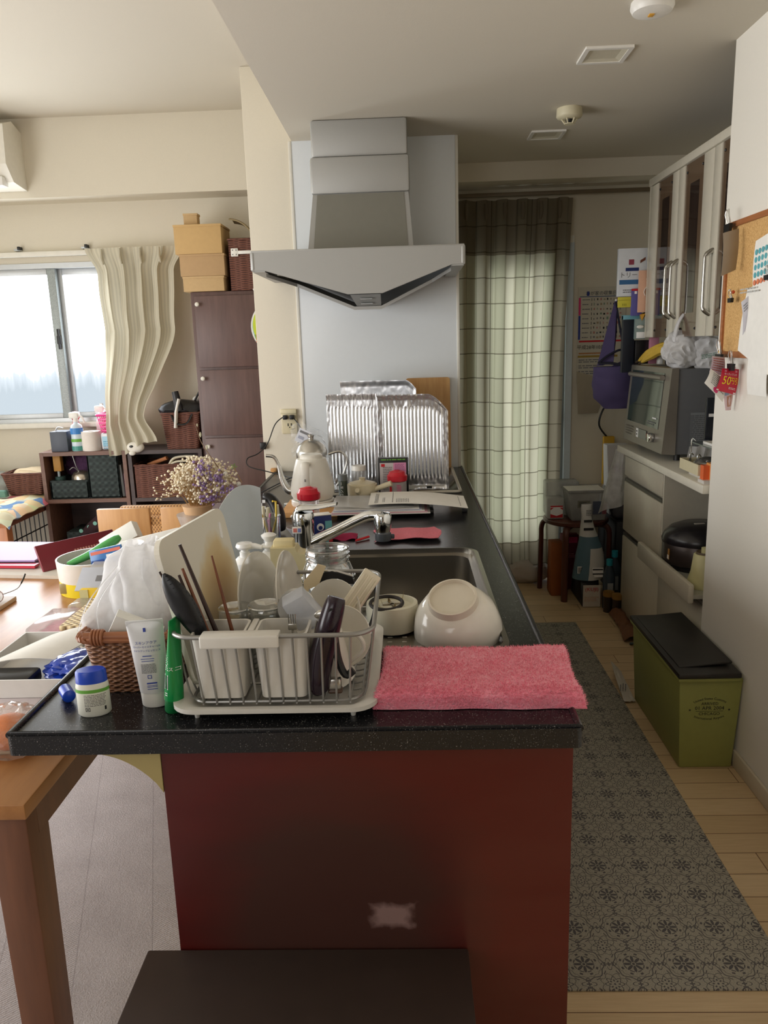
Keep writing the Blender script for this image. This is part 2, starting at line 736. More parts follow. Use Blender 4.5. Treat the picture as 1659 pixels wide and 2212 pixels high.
b = B(); b.box(-3.3, 1.75, -2.75, -2.62, 0, ZD, pm('wall_front_taupe', (112, 98, 84), 0.8)); struct('wall_front', b)
b = B(); b.box(-0.735, 0.262, YH, 4.2, 0, ZD, WALL, 0.004); b.box(-0.6, 0.262, 4.2, YB, 0, ZD, WALL); struct('wall_partition', b)
b = B(); b.box(-3.3, -0.6, 4.53, YB, 2.33, ZD, WALL); struct('trim_1', b)        # beam over the dining window
b = B(); b.box(0.262, 1.62, 4.47, YB, 2.315, ZK, WALL); struct('trim_2', b)      # beam over the kitchen door
SPL = pm('splash_panel', (226, 231, 234), 0.14, noise_amt=0.01)
b = B(); b.box(-0.515, 0.258, YH - 0.006, YH, 0.85, ZK, SPL); struct('trim_3', b)
b = B()
b.box(-0.528, -0.513, YH - 0.010, YH, 0.85, ZK, TRIMW, 0.003)
b.box(0.252, 0.266, YH - 0.010, YH + 0.01, 0.85, ZK, TRIMW, 0.003)
struct('trim_4', b)
b = B(); b.box(1.098, 1.11, -2.6, 2.84, 0, 0.062, pm('baseboard', (216, 206, 186), 0.5), 0.004); struct('baseboard_right', b)
b = B(); b.box(1.0, 1.62, YB - 0.012, YB, 0, 0.06, MATS['baseboard'], 0.004); b.box(-3.18, -0.6, YB - 0.012, YB, 0, 0.06, MATS['baseboard'], 0.004)
struct('baseboard_back', b)


def daylight_pane(name, strength):
    """frosted pane lit by the sky: runs of condensation near the bottom"""
    k, e = emit(name, (236, 244, 255), strength)
    o = k.sep(k.co())
    v = k.noise(k.co((26, 26, 3)), 1.0, 4)
    hgt = k.math('MULTIPLY_ADD', o[2], 1.6, 0.42)
    f = k.math('ADD', hgt, k.math('MULTIPLY', k.math('SUBTRACT', v, 0.5), 0.35))
    c = k.ramp(f, [(0.0, (110, 117, 122)), (0.13, (127, 133, 138)), (0.28, (244, 249, 255))])
    k.l(c, e.inputs[0])
    return k.m


ALU = pm('window_aluminium', (196, 200, 202), 0.4, 0.3)
w = B()
b = B()
b.box(-2.95, -1.66, YB - 0.01, YB + 0.1, 1.06, 1.085, ALU); b.box(-2.95, -1.66, YB - 0.01, YB + 0.1, 1.97, 2.0, ALU)
b.box(-2.95, -2.92, YB - 0.01, YB + 0.1, 1.085, 1.97, ALU); b.box(-1.69, -1.66, YB - 0.01, YB + 0.1, 1.085, 1.97, ALU)
win = b.build('window_1'); win['kind'] = 'structure'
MESHG = pm('patterned_stile', (168, 176, 176), 0.5, 0.3, noise_amt=0.25, nscale=160)
b = B()
b.box(-2.125, -2.075, YB + 0.0, YB + 0.035, 1.085, 1.97, MESHG, 0.003); b.box(-2.92, -2.88, YB, YB + 0.035, 1.085, 1.97, ALU, 0.003)
b.box(-2.88, -2.125, YB, YB + 0.035, 1.085, 1.115, ALU, 0.003); b.box(-2.88, -2.125, YB, YB + 0.035, 1.935, 1.97, ALU, 0.003)
part('sash', b, win)
b = B()
b.box(-2.09, -2.05, YB + 0.04, YB + 0.075, 1.085, 1.97, ALU, 0.003); b.box(-1.73, -1.69, YB + 0.04, YB + 0.075, 1.085, 1.97, ALU, 0.003)
b.box(-2.05, -1.73, YB + 0.04, YB + 0.075, 1.085, 1.115, ALU, 0.003); b.box(-2.05, -1.73, YB + 0.04, YB + 0.075, 1.935, 1.97, ALU, 0.003)
part('sash', b, win)
PANE = daylight_pane('window_daylight', WIN_EMIT)
b = B(); b.box(-0.3775, 0.3775, -0.002, 0.002, -0.41, 0.41, PANE); p = b.build('pane', win, local=True); p.location = (-2.5025, YB + 0.018, 1.525)
b = B(); b.box(-0.16, 0.16, -0.002, 0.002, -0.41, 0.41, PANE); p = b.build('pane', win, local=True); p.location = (-1.89, YB + 0.058, 1.525)
b = B(); b.box(-2.098, -2.085, YB - 0.02, YB, 1.50, 1.62, BLACK, 0.004); b.box(-2.105, -2.08, YB - 0.014, YB, 1.53, 1.58, BLACK, 0.004)
part('latch', b, win)
b = B(); b.box(-2.98, -1.62, YB - 0.05, YB + 0.02, 1.03, 1.06, TRIMW, 0.004); part('sill', b, win)
b = B()
b.box(-3.0, -1.25, YB - 0.055, YB, 2.035, 2.062, TRIMW, 0.004)
struct('trim_5', b)
for x in (-2.27, -1.87):
    b = B(); b.box(x - 0.02, x + 0.02, YB - 0.03, YB, 2.072, 2.084, ALU, 0.003); b.box(x + 0.005, x + 0.02, YB - 0.04, YB, 2.075, 2.095, BLACK, 0.002)
    solo('curtain_bracket', 'small metal curtain bracket on the wall ' + ('above the left window pane' if x < -2 else 'beside the cream curtain top'), 'bracket', b, (x, YB, 2.07), 'curtain brackets over the dining window')

# glazed door behind the checked curtain
b = B()
b.box(0.361, 0.40, YB - 0.02, YB + 0.08, 0, 2.01, TRIMW); b.box(0.95, 0.989, YB - 0.02, YB + 0.08, 0, 2.01, pm('door_jamb', (196, 206, 214), 0.5))
b.box(0.361, 0.989, YB - 0.02, YB + 0.08, 2.01, 2.049, TRIMW)
dr = b.build('door_1'); dr['kind'] = 'structure'
DLEAF = pm('door_leaf', (128, 134, 140), 0.5)
b = B()
b.box(0.40, 0.50, YB + 0.01, YB + 0.045, 0.02, 2.01, DLEAF); b.box(0.85, 0.95, YB + 0.01, YB + 0.045, 0.02, 2.01, DLEAF)
b.box(0.50, 0.85, YB + 0.01, YB + 0.045, 0.02, 0.25, DLEAF); b.box(0.50, 0.85, YB + 0.01, YB + 0.045, 1.86, 2.01, DLEAF)
part('door_leaf', b, dr)
k, e = emit('door_daylight', (236, 244, 240), DOOR_EMIT)
b = B(); b.box(0.50, 0.85, YB + 0.026, YB + 0.030, 0.25, 1.86, k.m); part('pane', b, dr)
b = B(); b.cyl((0.89, YB - 0.04, 1.0), (0.89, YB + 0.02, 1.0), 0.018, BLACK); b.ball((0.89, YB - 0.045, 1.0), 0.024, BLACK)
part('door_handle', b, dr)
# balcony window in the left wall (outside the frame): the daylight comes in here
b = B()
for y in (0.0, 1.03, 2.07, 3.06):
    b.box(-3.28, -3.22, y, y + 0.04, 0.12, 2.1, ALU)
b.box(-3.28, -3.22, 0, 3.1, 0.12, 0.16, ALU); b.box(-3.28, -3.22, 0, 3.1, 2.06, 2.1, ALU)
w2 = b.build('window_2'); w2['kind'] = 'structure'
b = B(); b.box(-3.255, -3.25, 0.02, 3.08, 0.14, 2.08, clear('pane_glass')); part('pane', b, w2)

# carpet of the dining side: a separate strip carpet over the boards
k = N('carpet_strips')
vec = k.co()
o = k.sep(vec)
d = k.math('ADD', k.math('MULTIPLY', o[0], 1.0), k.math('MULTIPLY', o[1], 0.32))
st = k.math('FRACT', k.math('DIVIDE', d, 0.19))
seam = k.math('LESS_THAN', st, 0.015)
rid = k.math('FLOOR', k.math('DIVIDE', d, 0.19))
alt = k.math('FRACT', k.math('MULTIPLY', rid, 0.5))
ww = k.math('SINE', k.math('MULTIPLY', k.math('ADD', k.math('MULTIPLY', o[0], 1.0), k.math('MULTIPLY', o[1], -1.2)), 620))
nn = k.noise(vec, 260, 3)
n2 = k.noise(vec, 9, 3)
f = k.math('ADD', k.math('MULTIPLY', nn, 0.5), k.math('ADD', k.math('MULTIPLY', n2, 0.4), k.math('MULTIPLY', k.math('MULTIPLY', ww, alt), 0.16)))
c = k.ramp(f, [(0.2, (156, 149, 148)), (0.75, (196, 189, 189))])
k.base(k.mix(k.math('MULTIPLY', seam, 0.5), c, lin((130, 124, 124))))
k.bump(f, 0.5, 0.006)
k.setp(0.95)
b = B(); b.box(-3.17, -0.44, -2.6, 4.70, 0.0, 0.006, k.m)
solo('carpet', 'pale grey carpet with diagonal strips beneath the dining table', 'carpet', b, (-1.8, 1.0, 0))

# kitchen mat with tile medallions
k = N('medallion_mat')
P = 0.118
o = k.sep(k.co())


def cell(ox, oy=None):
    a = k.math('SUBTRACT', k.math('FRACT', k.math('ADD', k.math('DIVIDE', o[0], P), ox)), 0.5)
    c = k.math('SUBTRACT', k.math('FRACT', k.math('ADD', k.math('DIVIDE', o[1], P), ox if oy is None else oy)), 0.5)
    r = k.math('SQRT', k.math('ADD', k.math('MULTIPLY', a, a), k.math('MULTIPLY', c, c)))
    return r, k.math('ARCTAN2', c, a)


def band(r, r0, w):
    return k.math('LESS_THAN', k.math('ABSOLUTE', k.math('SUBTRACT', r, r0)), w)


r, th = cell(0.0)
s8 = k.math('COSINE', k.math('MULTIPLY', th, 8.0))
s16 = k.math('COSINE', k.math('MULTIPLY', th, 16.0))
L = []
L.append(band(r, k.math('MULTIPLY_ADD', s8, 0.022, 0.385), 0.011))
L.append(k.math('MULTIPLY', band(r, k.math('MULTIPLY_ADD', s16, 0.010, 0.33), 0.007), 0.7))
pet = k.math('MULTIPLY_ADD', k.math('ABSOLUTE', k.math('COSINE', k.math('MULTIPLY', th, 4.0))), 0.20, 0.01)
L.append(k.math('MULTIPLY', k.math('LESS_THAN', r, pet), k.math('GREATER_THAN', r, 0.05)))
L.append(k.math('LESS_THAN', r, 0.03))
dots = k.math('MULTIPLY', band(r, 0.265, 0.022), k.math('GREATER_THAN', k.math('COSINE', k.math('MULTIPLY_ADD', th, 8.0, pi)), 0.6))
L.append(dots)
r2, t2 = cell(0.5)
c8 = k.math('COSINE', k.math('MULTIPLY', t2, 8.0))
L.append(band(r2, k.math('MULTIPLY_ADD', c8, 0.03, 0.155), 0.012))
L.append(k.math('MULTIPLY', band(r2, 0.09, 0.022), k.math('GREATER_THAN', c8, 0.2)))
L.append(k.math('LESS_THAN', r2, 0.022))
L.append(k.math('MULTIPLY', band(r2, k.math('MULTIPLY_ADD', c8, -0.03, 0.245), 0.008), 0.9))
for (ox, oy) in ((0.5, 0.0), (0.0, 0.5)):      # small crosses and curls in the gaps between medallions
    r3, t3 = cell(ox, oy)
    c4 = k.math('ABSOLUTE', k.math('COSINE', k.math('MULTIPLY', t3, 2.0)))
    L.append(k.math('LESS_THAN', r3, k.math('MULTIPLY_ADD', c4, 0.045, 0.008)))
    L.append(k.math('MULTIPLY', band(r3, k.math('MULTIPLY_ADD', k.math('COSINE', k.math('MULTIPLY', t3, 4.0)), 0.04, 0.105), 0.010), k.math('GREATER_THAN', c4, 0.35)))
L.append(k.math('MULTIPLY', band(r, 0.20, 0.012), k.math('GREATER_THAN', k.math('COSINE', k.math('MULTIPLY_ADD', th, 8.0, pi)), -0.2)))
L.append(k.math('MULTIPLY', band(r, 0.43, 0.010), k.math('GREATER_THAN', k.math('COSINE', k.math('MULTIPLY', th, 12.0)), 0.1)))
m = L[0]
for q in L[1:]:
    m = k.math('MAXIMUM', m, q)
sp = k.noise(k.co(), 420, 2)
base = k.ramp(sp, [(0.3, (136, 131, 119)), (0.7, (172, 167, 153))])
k.base(k.mix(k.math('MULTIPLY', m, 0.82), base, lin((44, 44, 56))))
k.bump(sp, 0.2, 0.002)
k.setp(0.75)
b = B(); b.box(0.272, 0.862, 1.505, 3.87, 0.0, 0.007, k.m, 0.003)
solo('kitchen_mat', 'long grey kitchen runner mat with dark tile medallions on the floor', 'mat', b, (0.567, 2.7, 0))

# ------------------------------------------------------------------ kitchen peninsula
k = N('granite_top')
v1 = k.noise(k.co(), 420, 2)
v2 = k.noise(k.co(), 60, 2)
f = k.math('ADD', k.math('MULTIPLY', v1, 0.85), k.math('MULTIPLY', v2, 0.15))
k.base(k.ramp(f, [(0.56, (20, 21, 24)), (0.63, (40, 41, 44)), (0.70, (128, 126, 122))]))
GRAN = k.setp(0.26)
SX0, SX1, SY0, SY1 = -0.27, 0.203, 1.47, 2.30
top = thing('countertop', 'black speckled countertop of the kitchen peninsula with a raised edge', 'countertop', (-0.2, 2.5, 0.82))
b = B()
ex0, ex1, ey0, ey1 = -0.684, 0.275, 1.155, 3.872
out = rloop(ex0, ex1, ey0, ey1, 0.012)
inn = rloop(SX0, SX1, SY0, SY1, 0.06)
b.ring(out, inn, 0.815, 0.85, GRAN)
part('slab', b, top)
b = B()
b.tube([(ex0 + 0.006, ey1, 0.850), (ex0 + 0.006, ey0 + 0.006, 0.850), (ex1 - 0.006, ey0 + 0.006, 0.848), (ex1 - 0.006, ey1, 0.850)], 0.007, GRAN, 10)
part('raised_edge', b, top)

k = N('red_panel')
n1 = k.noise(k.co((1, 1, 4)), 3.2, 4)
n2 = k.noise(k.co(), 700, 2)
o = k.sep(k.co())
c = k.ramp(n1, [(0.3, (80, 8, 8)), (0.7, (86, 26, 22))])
# dull brown area in the lower middle of the panel and a pale patch
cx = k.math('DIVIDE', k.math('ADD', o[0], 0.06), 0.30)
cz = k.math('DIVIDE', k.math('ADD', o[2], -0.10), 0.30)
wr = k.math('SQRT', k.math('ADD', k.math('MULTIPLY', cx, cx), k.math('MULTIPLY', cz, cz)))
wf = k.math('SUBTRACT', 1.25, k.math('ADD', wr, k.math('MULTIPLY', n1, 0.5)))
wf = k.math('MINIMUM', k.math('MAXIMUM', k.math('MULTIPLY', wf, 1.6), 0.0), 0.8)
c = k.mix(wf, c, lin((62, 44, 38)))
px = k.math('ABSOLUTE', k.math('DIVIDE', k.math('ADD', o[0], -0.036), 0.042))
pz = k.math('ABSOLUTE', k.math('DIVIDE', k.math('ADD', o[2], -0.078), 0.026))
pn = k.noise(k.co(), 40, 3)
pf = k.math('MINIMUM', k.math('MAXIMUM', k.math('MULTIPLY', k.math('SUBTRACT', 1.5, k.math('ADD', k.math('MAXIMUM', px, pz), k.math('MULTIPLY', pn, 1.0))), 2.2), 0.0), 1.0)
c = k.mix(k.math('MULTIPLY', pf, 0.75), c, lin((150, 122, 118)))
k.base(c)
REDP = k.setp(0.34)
OLIVE = pm('olive_board', (168, 152, 100), 0.6)
cab = thing('kitchen_cabinet', 'dark red end panel and base cabinet under the black countertop', 'cabinet', (-0.085, 2.5, 0))
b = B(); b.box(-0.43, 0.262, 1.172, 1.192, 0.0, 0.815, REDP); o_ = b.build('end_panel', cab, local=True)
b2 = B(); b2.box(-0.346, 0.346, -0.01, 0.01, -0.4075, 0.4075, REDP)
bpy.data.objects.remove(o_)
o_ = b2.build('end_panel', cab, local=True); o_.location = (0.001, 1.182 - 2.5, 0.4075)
RIGHTP = pm('red_front', (80, 15, 13), 0.3)
b = B(); b.box(-0.43, 0.255, 1.193, 3.87, 0.0, 0.64, pm('cabinet_body', (178, 164, 130), 0.6)); part('body', b, cab)
for i, (y0, y1) in enumerate(((1.2, 1.8), (1.8, 2.4), (2.4, 3.1), (3.1, 3.86))):
    b = B(); b.box(0.255, 0.268, y0 + 0.003, y1 - 0.003, 0.08, 0.80, RIGHTP, 0.003); d = part('door', b, cab)
    b = B(); b.tube([(0.27, (y0 + y1) / 2 - 0.07, 0.74), (0.295, (y0 + y1) / 2 - 0.06, 0.74), (0.295, (y0 + y1) / 2 + 0.06, 0.74), (0.27, (y0 + y1) / 2 + 0.07, 0.74)], 0.005, STEEL); part('handle', b, d)
b = B()
poly = [(-0.135, 0)]
for i in range(13):
    t = i / 12
    poly.append((-0.135 + 0.135 * t, -0.006 - 0.075 * (1 - math.cos(t * pi / 2) ** 0.8) ** 1.25))
poly.append((0, 0))
b.prism(poly[::-1], (-0.431, 1.19, 0.815), XA, ZA, 0.02, OLIVE)
part('bracket', b, cab, 'curved olive bracket under the counter overhang')

BENCH = pm('dark_bench', (52, 40, 34), 0.5, noise_amt=0.1, nscale=30)
bt = thing('low_bench', 'low dark brown bench standing in front of the red end panel', 'bench', (-0.18, 0.98, 0))
b = B(); b.box(-0.488, 0.085, 0.72, 1.168, 0.398, 0.423, BENCH, 0.004); part('seat', b, bt)
for x in (-0.46, 0.055):
    for y in (0.75, 1.13):
        b = B(); b.frus((x, y), 0.035, 0.035, 0.0 if x > -0.43 else 0.006, 0.045, 0.045, 0.399, BENCH); part('leg', b, bt)
b = B(); b.box(-0.47, 0.065, 0.735, 0.75, 0.33, 0.399, BENCH); part('apron', b, bt)
b = B(); b.box(-0.47, 0.065, 1.13, 1.145, 0.33, 0.399, BENCH); part('apron', b, bt)

# sink
SATIN = pm('sink_steel', (172, 168, 160), 0.3, 1.0, noise_amt=0.06, nscale=300)
sink = thing('sink', 'stainless steel sink let into the black countertop', 'sink', (-0.03, 1.88, 0.67))
b = B()
L0 = rloop(SX0, SX1, SY0, SY1, 0.06)
L1 = rloop(SX0 + 0.012, SX1 - 0.012, SY0 + 0.012, SY1 - 0.012, 0.055)
L2 = rloop(SX0 + 0.03, SX1 - 0.03, SY0 + 0.03, SY1 - 0.03, 0.05)
vs, fs = [], []
n = len(L0)
rows = [(L0, 0.8515), (L1, 0.8535), (L1, 0.838), (L2, 0.834), (L2, 0.68)]
for (lp, z) in rows:
    vs += [(p[0], p[1], z) for p in lp]
for j in range(len(rows) - 1):
    for i in range(n):
        i2 = (i + 1) % n
        fs.append((j * n + i, j * n + i2, (j + 1) * n + i2, (j + 1) * n + i))
fs.append(tuple((len(rows) - 1) * n + i for i in range(n)))
b.add(vs, fs, SATIN, True)
part('basin', b, sink)
b = B(); b.lathe([(0.0, 0.004), (0.045, 0.004), (0.05, 0.001)], (-0.05, 2.1, 0.68), STEEL); part('drain', b, sink)
b = B()   # perforated draining plate lying on the ledge
b.box(SX0 + 0.018, SX1 - 0.018, SY0 + 0.02, 1.80, 0.828, 0.8335, SATIN, 0.002)
b.box(SX0 + 0.02, SX1 - 0.02, 1.79, 1.80, 0.832, 0.842, SATIN, 0.002)
plate = solo('draining_plate', 'perforated steel draining plate across the near end of the sink', 'draining plate', b, (-0.03, 1.63, 0.83))
HOLE = pm('slot_light', (224, 222, 214), 0.3)
b = B()
for i in range(3):
    for j in range(5):
        b.box(-0.055 + i * 0.032, -0.045 + i * 0.032, 1.50 + j * 0.027, 1.503 + j * 0.027, 0.8333, 0.8339, HOLE)
part('slot_row', b, plate)

# ------------------------------------------------------------------ range hood
HOOD = pm('hood_silver', (172, 172, 169), 0.45, 0.3, noise_amt=0.02, nscale=200)
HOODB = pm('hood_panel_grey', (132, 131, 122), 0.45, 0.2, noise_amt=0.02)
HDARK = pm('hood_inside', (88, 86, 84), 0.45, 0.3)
HY = 3.30
hd = thing('range_hood', 'silver angular range hood with a tall duct cover on the white splash wall', 'range hood', (-0.19, 3.86, 1.66))
b = B(); b.box(-0.385, 0.028, HY + 0.24, YH - 0.012, 2.26, ZK, HOOD, 0.012); part('upper_duct', b, hd)
b = B(); b.box(-0.392, 0.034, HY + 0.225, YH - 0.012, 2.11, 2.26, HOOD, 0.012); part('middle_duct', b, hd)
b = B()
vs = [(-0.41, HY + 0.16, 1.86), (0.045, HY + 0.16, 1.86), (0.028, HY + 0.235, 2.11), (-0.385, HY + 0.235, 2.11),
      (-0.41, YH - 0.012, 1.86), (0.045, YH - 0.012, 1.86), (0.028, YH - 0.012, 2.11), (-0.385, YH - 0.012, 2.11)]
b.add(vs, [(0, 1, 2, 3), (1, 5, 6, 2), (4, 0, 3, 7), (3, 2, 6, 7), (1, 0, 4, 5)], HOOD)
part('lower_duct', b, hd)
b = B()
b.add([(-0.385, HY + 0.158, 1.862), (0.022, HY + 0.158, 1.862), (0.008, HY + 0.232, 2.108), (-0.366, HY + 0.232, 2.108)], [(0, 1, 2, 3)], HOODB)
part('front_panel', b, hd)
# canopy: thin at the sides, a deep V in the middle of the front
xl, xr = -0.628, 0.250
b = B()
ztop = 1.855
def zb(x):
    if x < xl + 0.05: return 1.782
    if x > xr - 0.05: return 1.782
    if x < -0.235: return 1.782 - (x - xl - 0.05) / (-0.235 - xl - 0.05) * 0.105
    if x > -0.09: return 1.782 - (xr - 0.05 - x) / (xr - 0.05 + 0.09) * 0.105
    return 1.677
xs = [xl, xl + 0.05, -0.235, -0.09, xr - 0.05, xr]
fr = [(x, HY, ztop) for x in xs] + [(x, HY, zb(x)) for x in xs]
b.add(fr, [(i, i + 6, i + 7, i + 1) for i in range(6 - 1)], HOOD)
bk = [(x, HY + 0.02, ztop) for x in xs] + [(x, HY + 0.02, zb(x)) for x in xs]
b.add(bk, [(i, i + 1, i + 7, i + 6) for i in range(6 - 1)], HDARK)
b.add([fr[6 + i] for i in range(6)] + [bk[6 + i] for i in range(6)], [(i, i + 6, i + 7, i + 1) for i in range(5)], HOOD)
b.box(xl, xr, HY, YH - 0.012, ztop - 0.002, ztop + 0.006, HOOD, 0.003)
for x0, x1 in ((xl - 0.004, xl + 0.018), (xr - 0.018, xr + 0.004)):
    b.box(x0, x1, HY - 0.002, YH - 0.012, 1.778, ztop + 0.004, HOOD, 0.012, 3)
b.box(xl + 0.004, xl + 0.055, HY + 0.004, YH - 0.014, 1.776, 1.784, HOOD); b.box(xr - 0.055, xr - 0.004, HY + 0.004, YH - 0.014, 1.776, 1.784, HOOD)
part('canopy', b, hd)
b = B()      # the sloping under-tray that follows the V and carries the lamp switch
tr = [(xl + 0.055, 1.772), (xl + 0.17, 1.735), (-0.215, 1.632), (-0.10, 1.632), (xr - 0.13, 1.735), (xr - 0.055, 1.772)]
vs = [(x, HY + 0.03 if k_ in (0, 5) else HY + 0.12, z) for k_, (x, z) in enumerate(tr)] + [(x, YH - 0.02, z + 0.03) for x, z in tr]
b.add(vs, [(i, i + 1, i + 7, i + 6) for i in range(5)], HOOD)
b.add([(v[0], v[1], v[2] - 0.014) for v in vs], [(i, i + 6, i + 7, i + 1) for i in range(5)], HOOD)
b.add([vs[i] for i in range(6)] + [(v[0], v[1], v[2] - 0.014) for v in vs[:6]], [(i, i + 6, i + 7, i + 1) for i in range(5)], HOOD)
part('under_tray', b, hd)
b = B()
b.add([(-0.225, HY + 0.004, 1.674), (-0.098, HY + 0.004, 1.674), (-0.10, HY + 0.12, 1.634), (-0.205, HY + 0.12, 1.634)], [(0, 1, 2, 3), (3, 2, 1, 0)], pm('hood_switch', (206, 208, 206), 0.35))
for q in (0.3, 0.72):
    y = HY + 0.004 + 0.116 * q; z = 1.672 - 0.04 * q
    b.box(-0.185, -0.135, y - 0.008, y + 0.008, z - 0.004, z - 0.0005, pm('switch_button', (168, 170, 170), 0.4))
part('switch_panel', b, hd)

# ------------------------------------------------------------------ ceiling fittings
for (x, y, lab) in ((0.70, 2.905, 'larger recessed square ceiling light, nearer the white right wall'), (0.685, 3.93, 'smaller-looking recessed square ceiling light beyond the smoke detector')):
    t = thing('recessed_light', lab, 'ceiling light', (x, y, ZK), 0, 'recessed ceiling lights')
    b = B()
    b.ring(rloop(x - 0.08, x + 0.08, y - 0.075, y + 0.075, 0.002, 1), rloop(x - 0.065, x + 0.065, y - 0.06, y + 0.06, 0.002, 1), ZK - 0.008, ZK + 0.001, WHITE)
    part('frame', b, t)
    b = B()
    vs = [(x - 0.065, y - 0.06, ZK - 0.006), (x + 0.065, y - 0.06, ZK - 0.006), (x + 0.065, y + 0.06, ZK - 0.006), (x - 0.065, y + 0.06, ZK - 0.006)]
    b.add(vs + [(p[0] * 0.72 + x * 0.28, p[1] * 0.72 + y * 0.28, ZK - 0.0008) for p in vs],
          [(0, 1, 5, 4), (1, 2, 6, 5), (2, 3, 7, 6), (3, 0, 4, 7), (4, 5, 6, 7)], pm('lamp_recess', (206, 200, 180), 0.4))
    part('reflector', b, t)
t = thing('smoke_detector', 'round cream smoke detector between the two recessed ceiling lights', 'smoke detector', (0.71, 3.53, ZK))
DET = pm('detector_cream', (214, 206, 176), 0.5)
b = B(); b.lathe([(0.052, 0), (0.054, -0.03), (0.05, -0.036), (0.03, -0.042), (0.0, -0.042)], (0.71, 3.53, ZK), DET); part('housing', b, t)
b = B(); b.lathe([(0.014, -0.042), (0.012, -0.055), (0, -0.056)], (0.71, 3.53, ZK), BLACK)
for i in range(6):
    a = i * pi / 3
    b.tube([(0.71 + 0.032 * math.cos(a), 3.53 + 0.032 * math.sin(a), ZK - 0.041), (0.71 + 0.018 * math.cos(a), 3.53 + 0.018 * math.sin(a), ZK - 0.06)], 0.003, DET, 6)
b.lathe([(0.02, -0.058), (0.02, -0.061), (0, -0.061)], (0.71, 3.53, ZK), DET)
part('sensor_cage', b, t)
t = thing('gas_alarm', 'flat white round alarm with an amber window at the top edge', 'alarm', (0.735, 2.50, ZK))
b = B(); b.lathe([(0.06, 0), (0.062, -0.015), (0.055, -0.028), (0.03, -0.034), (0, -0.034)], (0.735, 2.50, ZK), WHITE); part('housing', b, t)
b = B(); b.box(0.725, 0.74, 2.49, 2.51, ZK - 0.037, ZK - 0.033, pm('amber', (214, 160, 60), 0.4), 0.001); part('indicator', b, t)
# air conditioner end at the far left
t = thing('air_conditioner', 'white wall air conditioner at the far left under the ceiling', 'air conditioner', (-2.45, 4.53, 2.36))
b = B()
prof = [(0, 0.30), (0.10, 0.335), (0.20, 0.30), (0.215, 0.10), (0.15, 0.02), (0, 0.0)]
b.prism([(p[0], p[1]) for p in prof][::-1], (-2.09, 4.53, 2.365), -YA, ZA, 0.75, pm('ac_white', (226, 222, 210), 0.45))
part('body', b, t)
b = B(); b.box(-2.80, -2.13, 4.335, 4.40, 2.362, 2.41, pm('ac_flap', (236, 235, 230), 0.4), 0.006); part('flap', b, t)

# ------------------------------------------------------------------ dish rack and what it holds
CERAM = pm('white_ceramic', (226, 222, 212), 0.12)
RACKW = pm('rack_white', (218, 215, 208), 0.3)
ZC = 0.8505
tray = thing('drip_tray', 'white plastic drip tray beneath the wire dish rack', 'tray', (-0.24, 1.38, ZC))
b = B()
O1 = rloop(-0.42, -0.062, 1.192, 1.60, 0.045)
O2 = rloop(-0.408, -0.074, 1.204, 1.588, 0.04)
O3 = rloop(-0.385, -0.097, 1.225, 1.565, 0.03)
rows = [(O3, 0.854), (O1, 0.866), (O1, 0.874), (O2, 0.874), (O3, 0.861)]
vs, fs = [], []
n = len(O1)
for lp, z in rows:
    vs += [(p[0], p[1], z) for p in lp]
for j in range(4):
    for i in range(n):
        i2 = (i + 1) % n
        fs.append((j * n + i, j * n + i2, (j + 1) * n + i2, (j + 1) * n + i))
fs.append(tuple(4 * n + i for i in range(n)))
fs.append(tuple(reversed(range(n))))
b.add(vs, fs, RACKW, True)
part('basin', b, tray)
for (x, y) in ((-0.375, 1.215), (-0.105, 1.215), (-0.375, 1.57), (-0.105, 1.57)):
    b = B(); b.cyl((x, y, 0.8495), (x, y, 0.862), 0.004, RACKW, 0.006, 10); part('foot', b, tray)

rack = thing('dish_rack', 'grey wire dish rack full of drying dishes on the white tray', 'dish rack', (-0.24, 1.38, 0.862))
b = B()
RT = rloop(-0.412, -0.066, 1.204, 1.572, 0.042, 7)
b.tube([(p[0], p[1], 1.0) for p in RT], 0.0042, GREYM, 10, closed=True)
part('top_rail', b, rack)
def wire_U(x, y0, y1, xb=None):
    xb = x if xb is None else xb
    return smooth_path([(x, y0, 1.0), (xb, y0 + 0.018, 0.885), (xb, y0 + 0.024, 0.872), (xb, y0 + 0.045, 0.870), (xb, y1 - 0.045, 0.870), (xb, y1 - 0.024, 0.872), (xb, y1 - 0.018, 0.885), (x, y1, 1.0)], 3)
for i in range(12):
    x = -0.372 + i * 0.0244
    xb = -0.365 + i * 0.0232
    b = B(); b.tube(wire_U(x, 1.204, 1.572, xb), 0.0019, GREYM, 6); part('wire', b, rack)
for i in range(11):
    y = 1.25 + i * 0.0275
    for s, x in ((1, -0.412), (-1, -0.066)):
        b = B(); b.tube(smooth_path([(x, y, 1.0), (x + s * 0.016, y, 0.885), (x + s * 0.03, y, 0.869), (x + s * 0.05, y, 0.867)], 3), 0.0019, GREYM, 6); part('wire', b, rack)
b = B()
RB = rloop(-0.388, -0.09, 1.227, 1.548, 0.03, 5)
b.tube([(p[0], p[1], 0.872) for p in RB], 0.003, GREYM, 8, closed=True)
for y in (1.31, 1.46):
    b.tube([(-0.375, y, 0.8665), (-0.105, y, 0.8665)], 0.0022, GREYM, 6)
part('bottom_rail', b, rack)
b = B()
b.tube(smooth_path([(-0.073, 1.53, 0.998), (-0.078, 1.535, 0.93), (-0.09, 1.52, 0.895), (-0.1, 1.50, 0.89)], 4), 0.003, BLACK, 8); part('clip', b, rack)

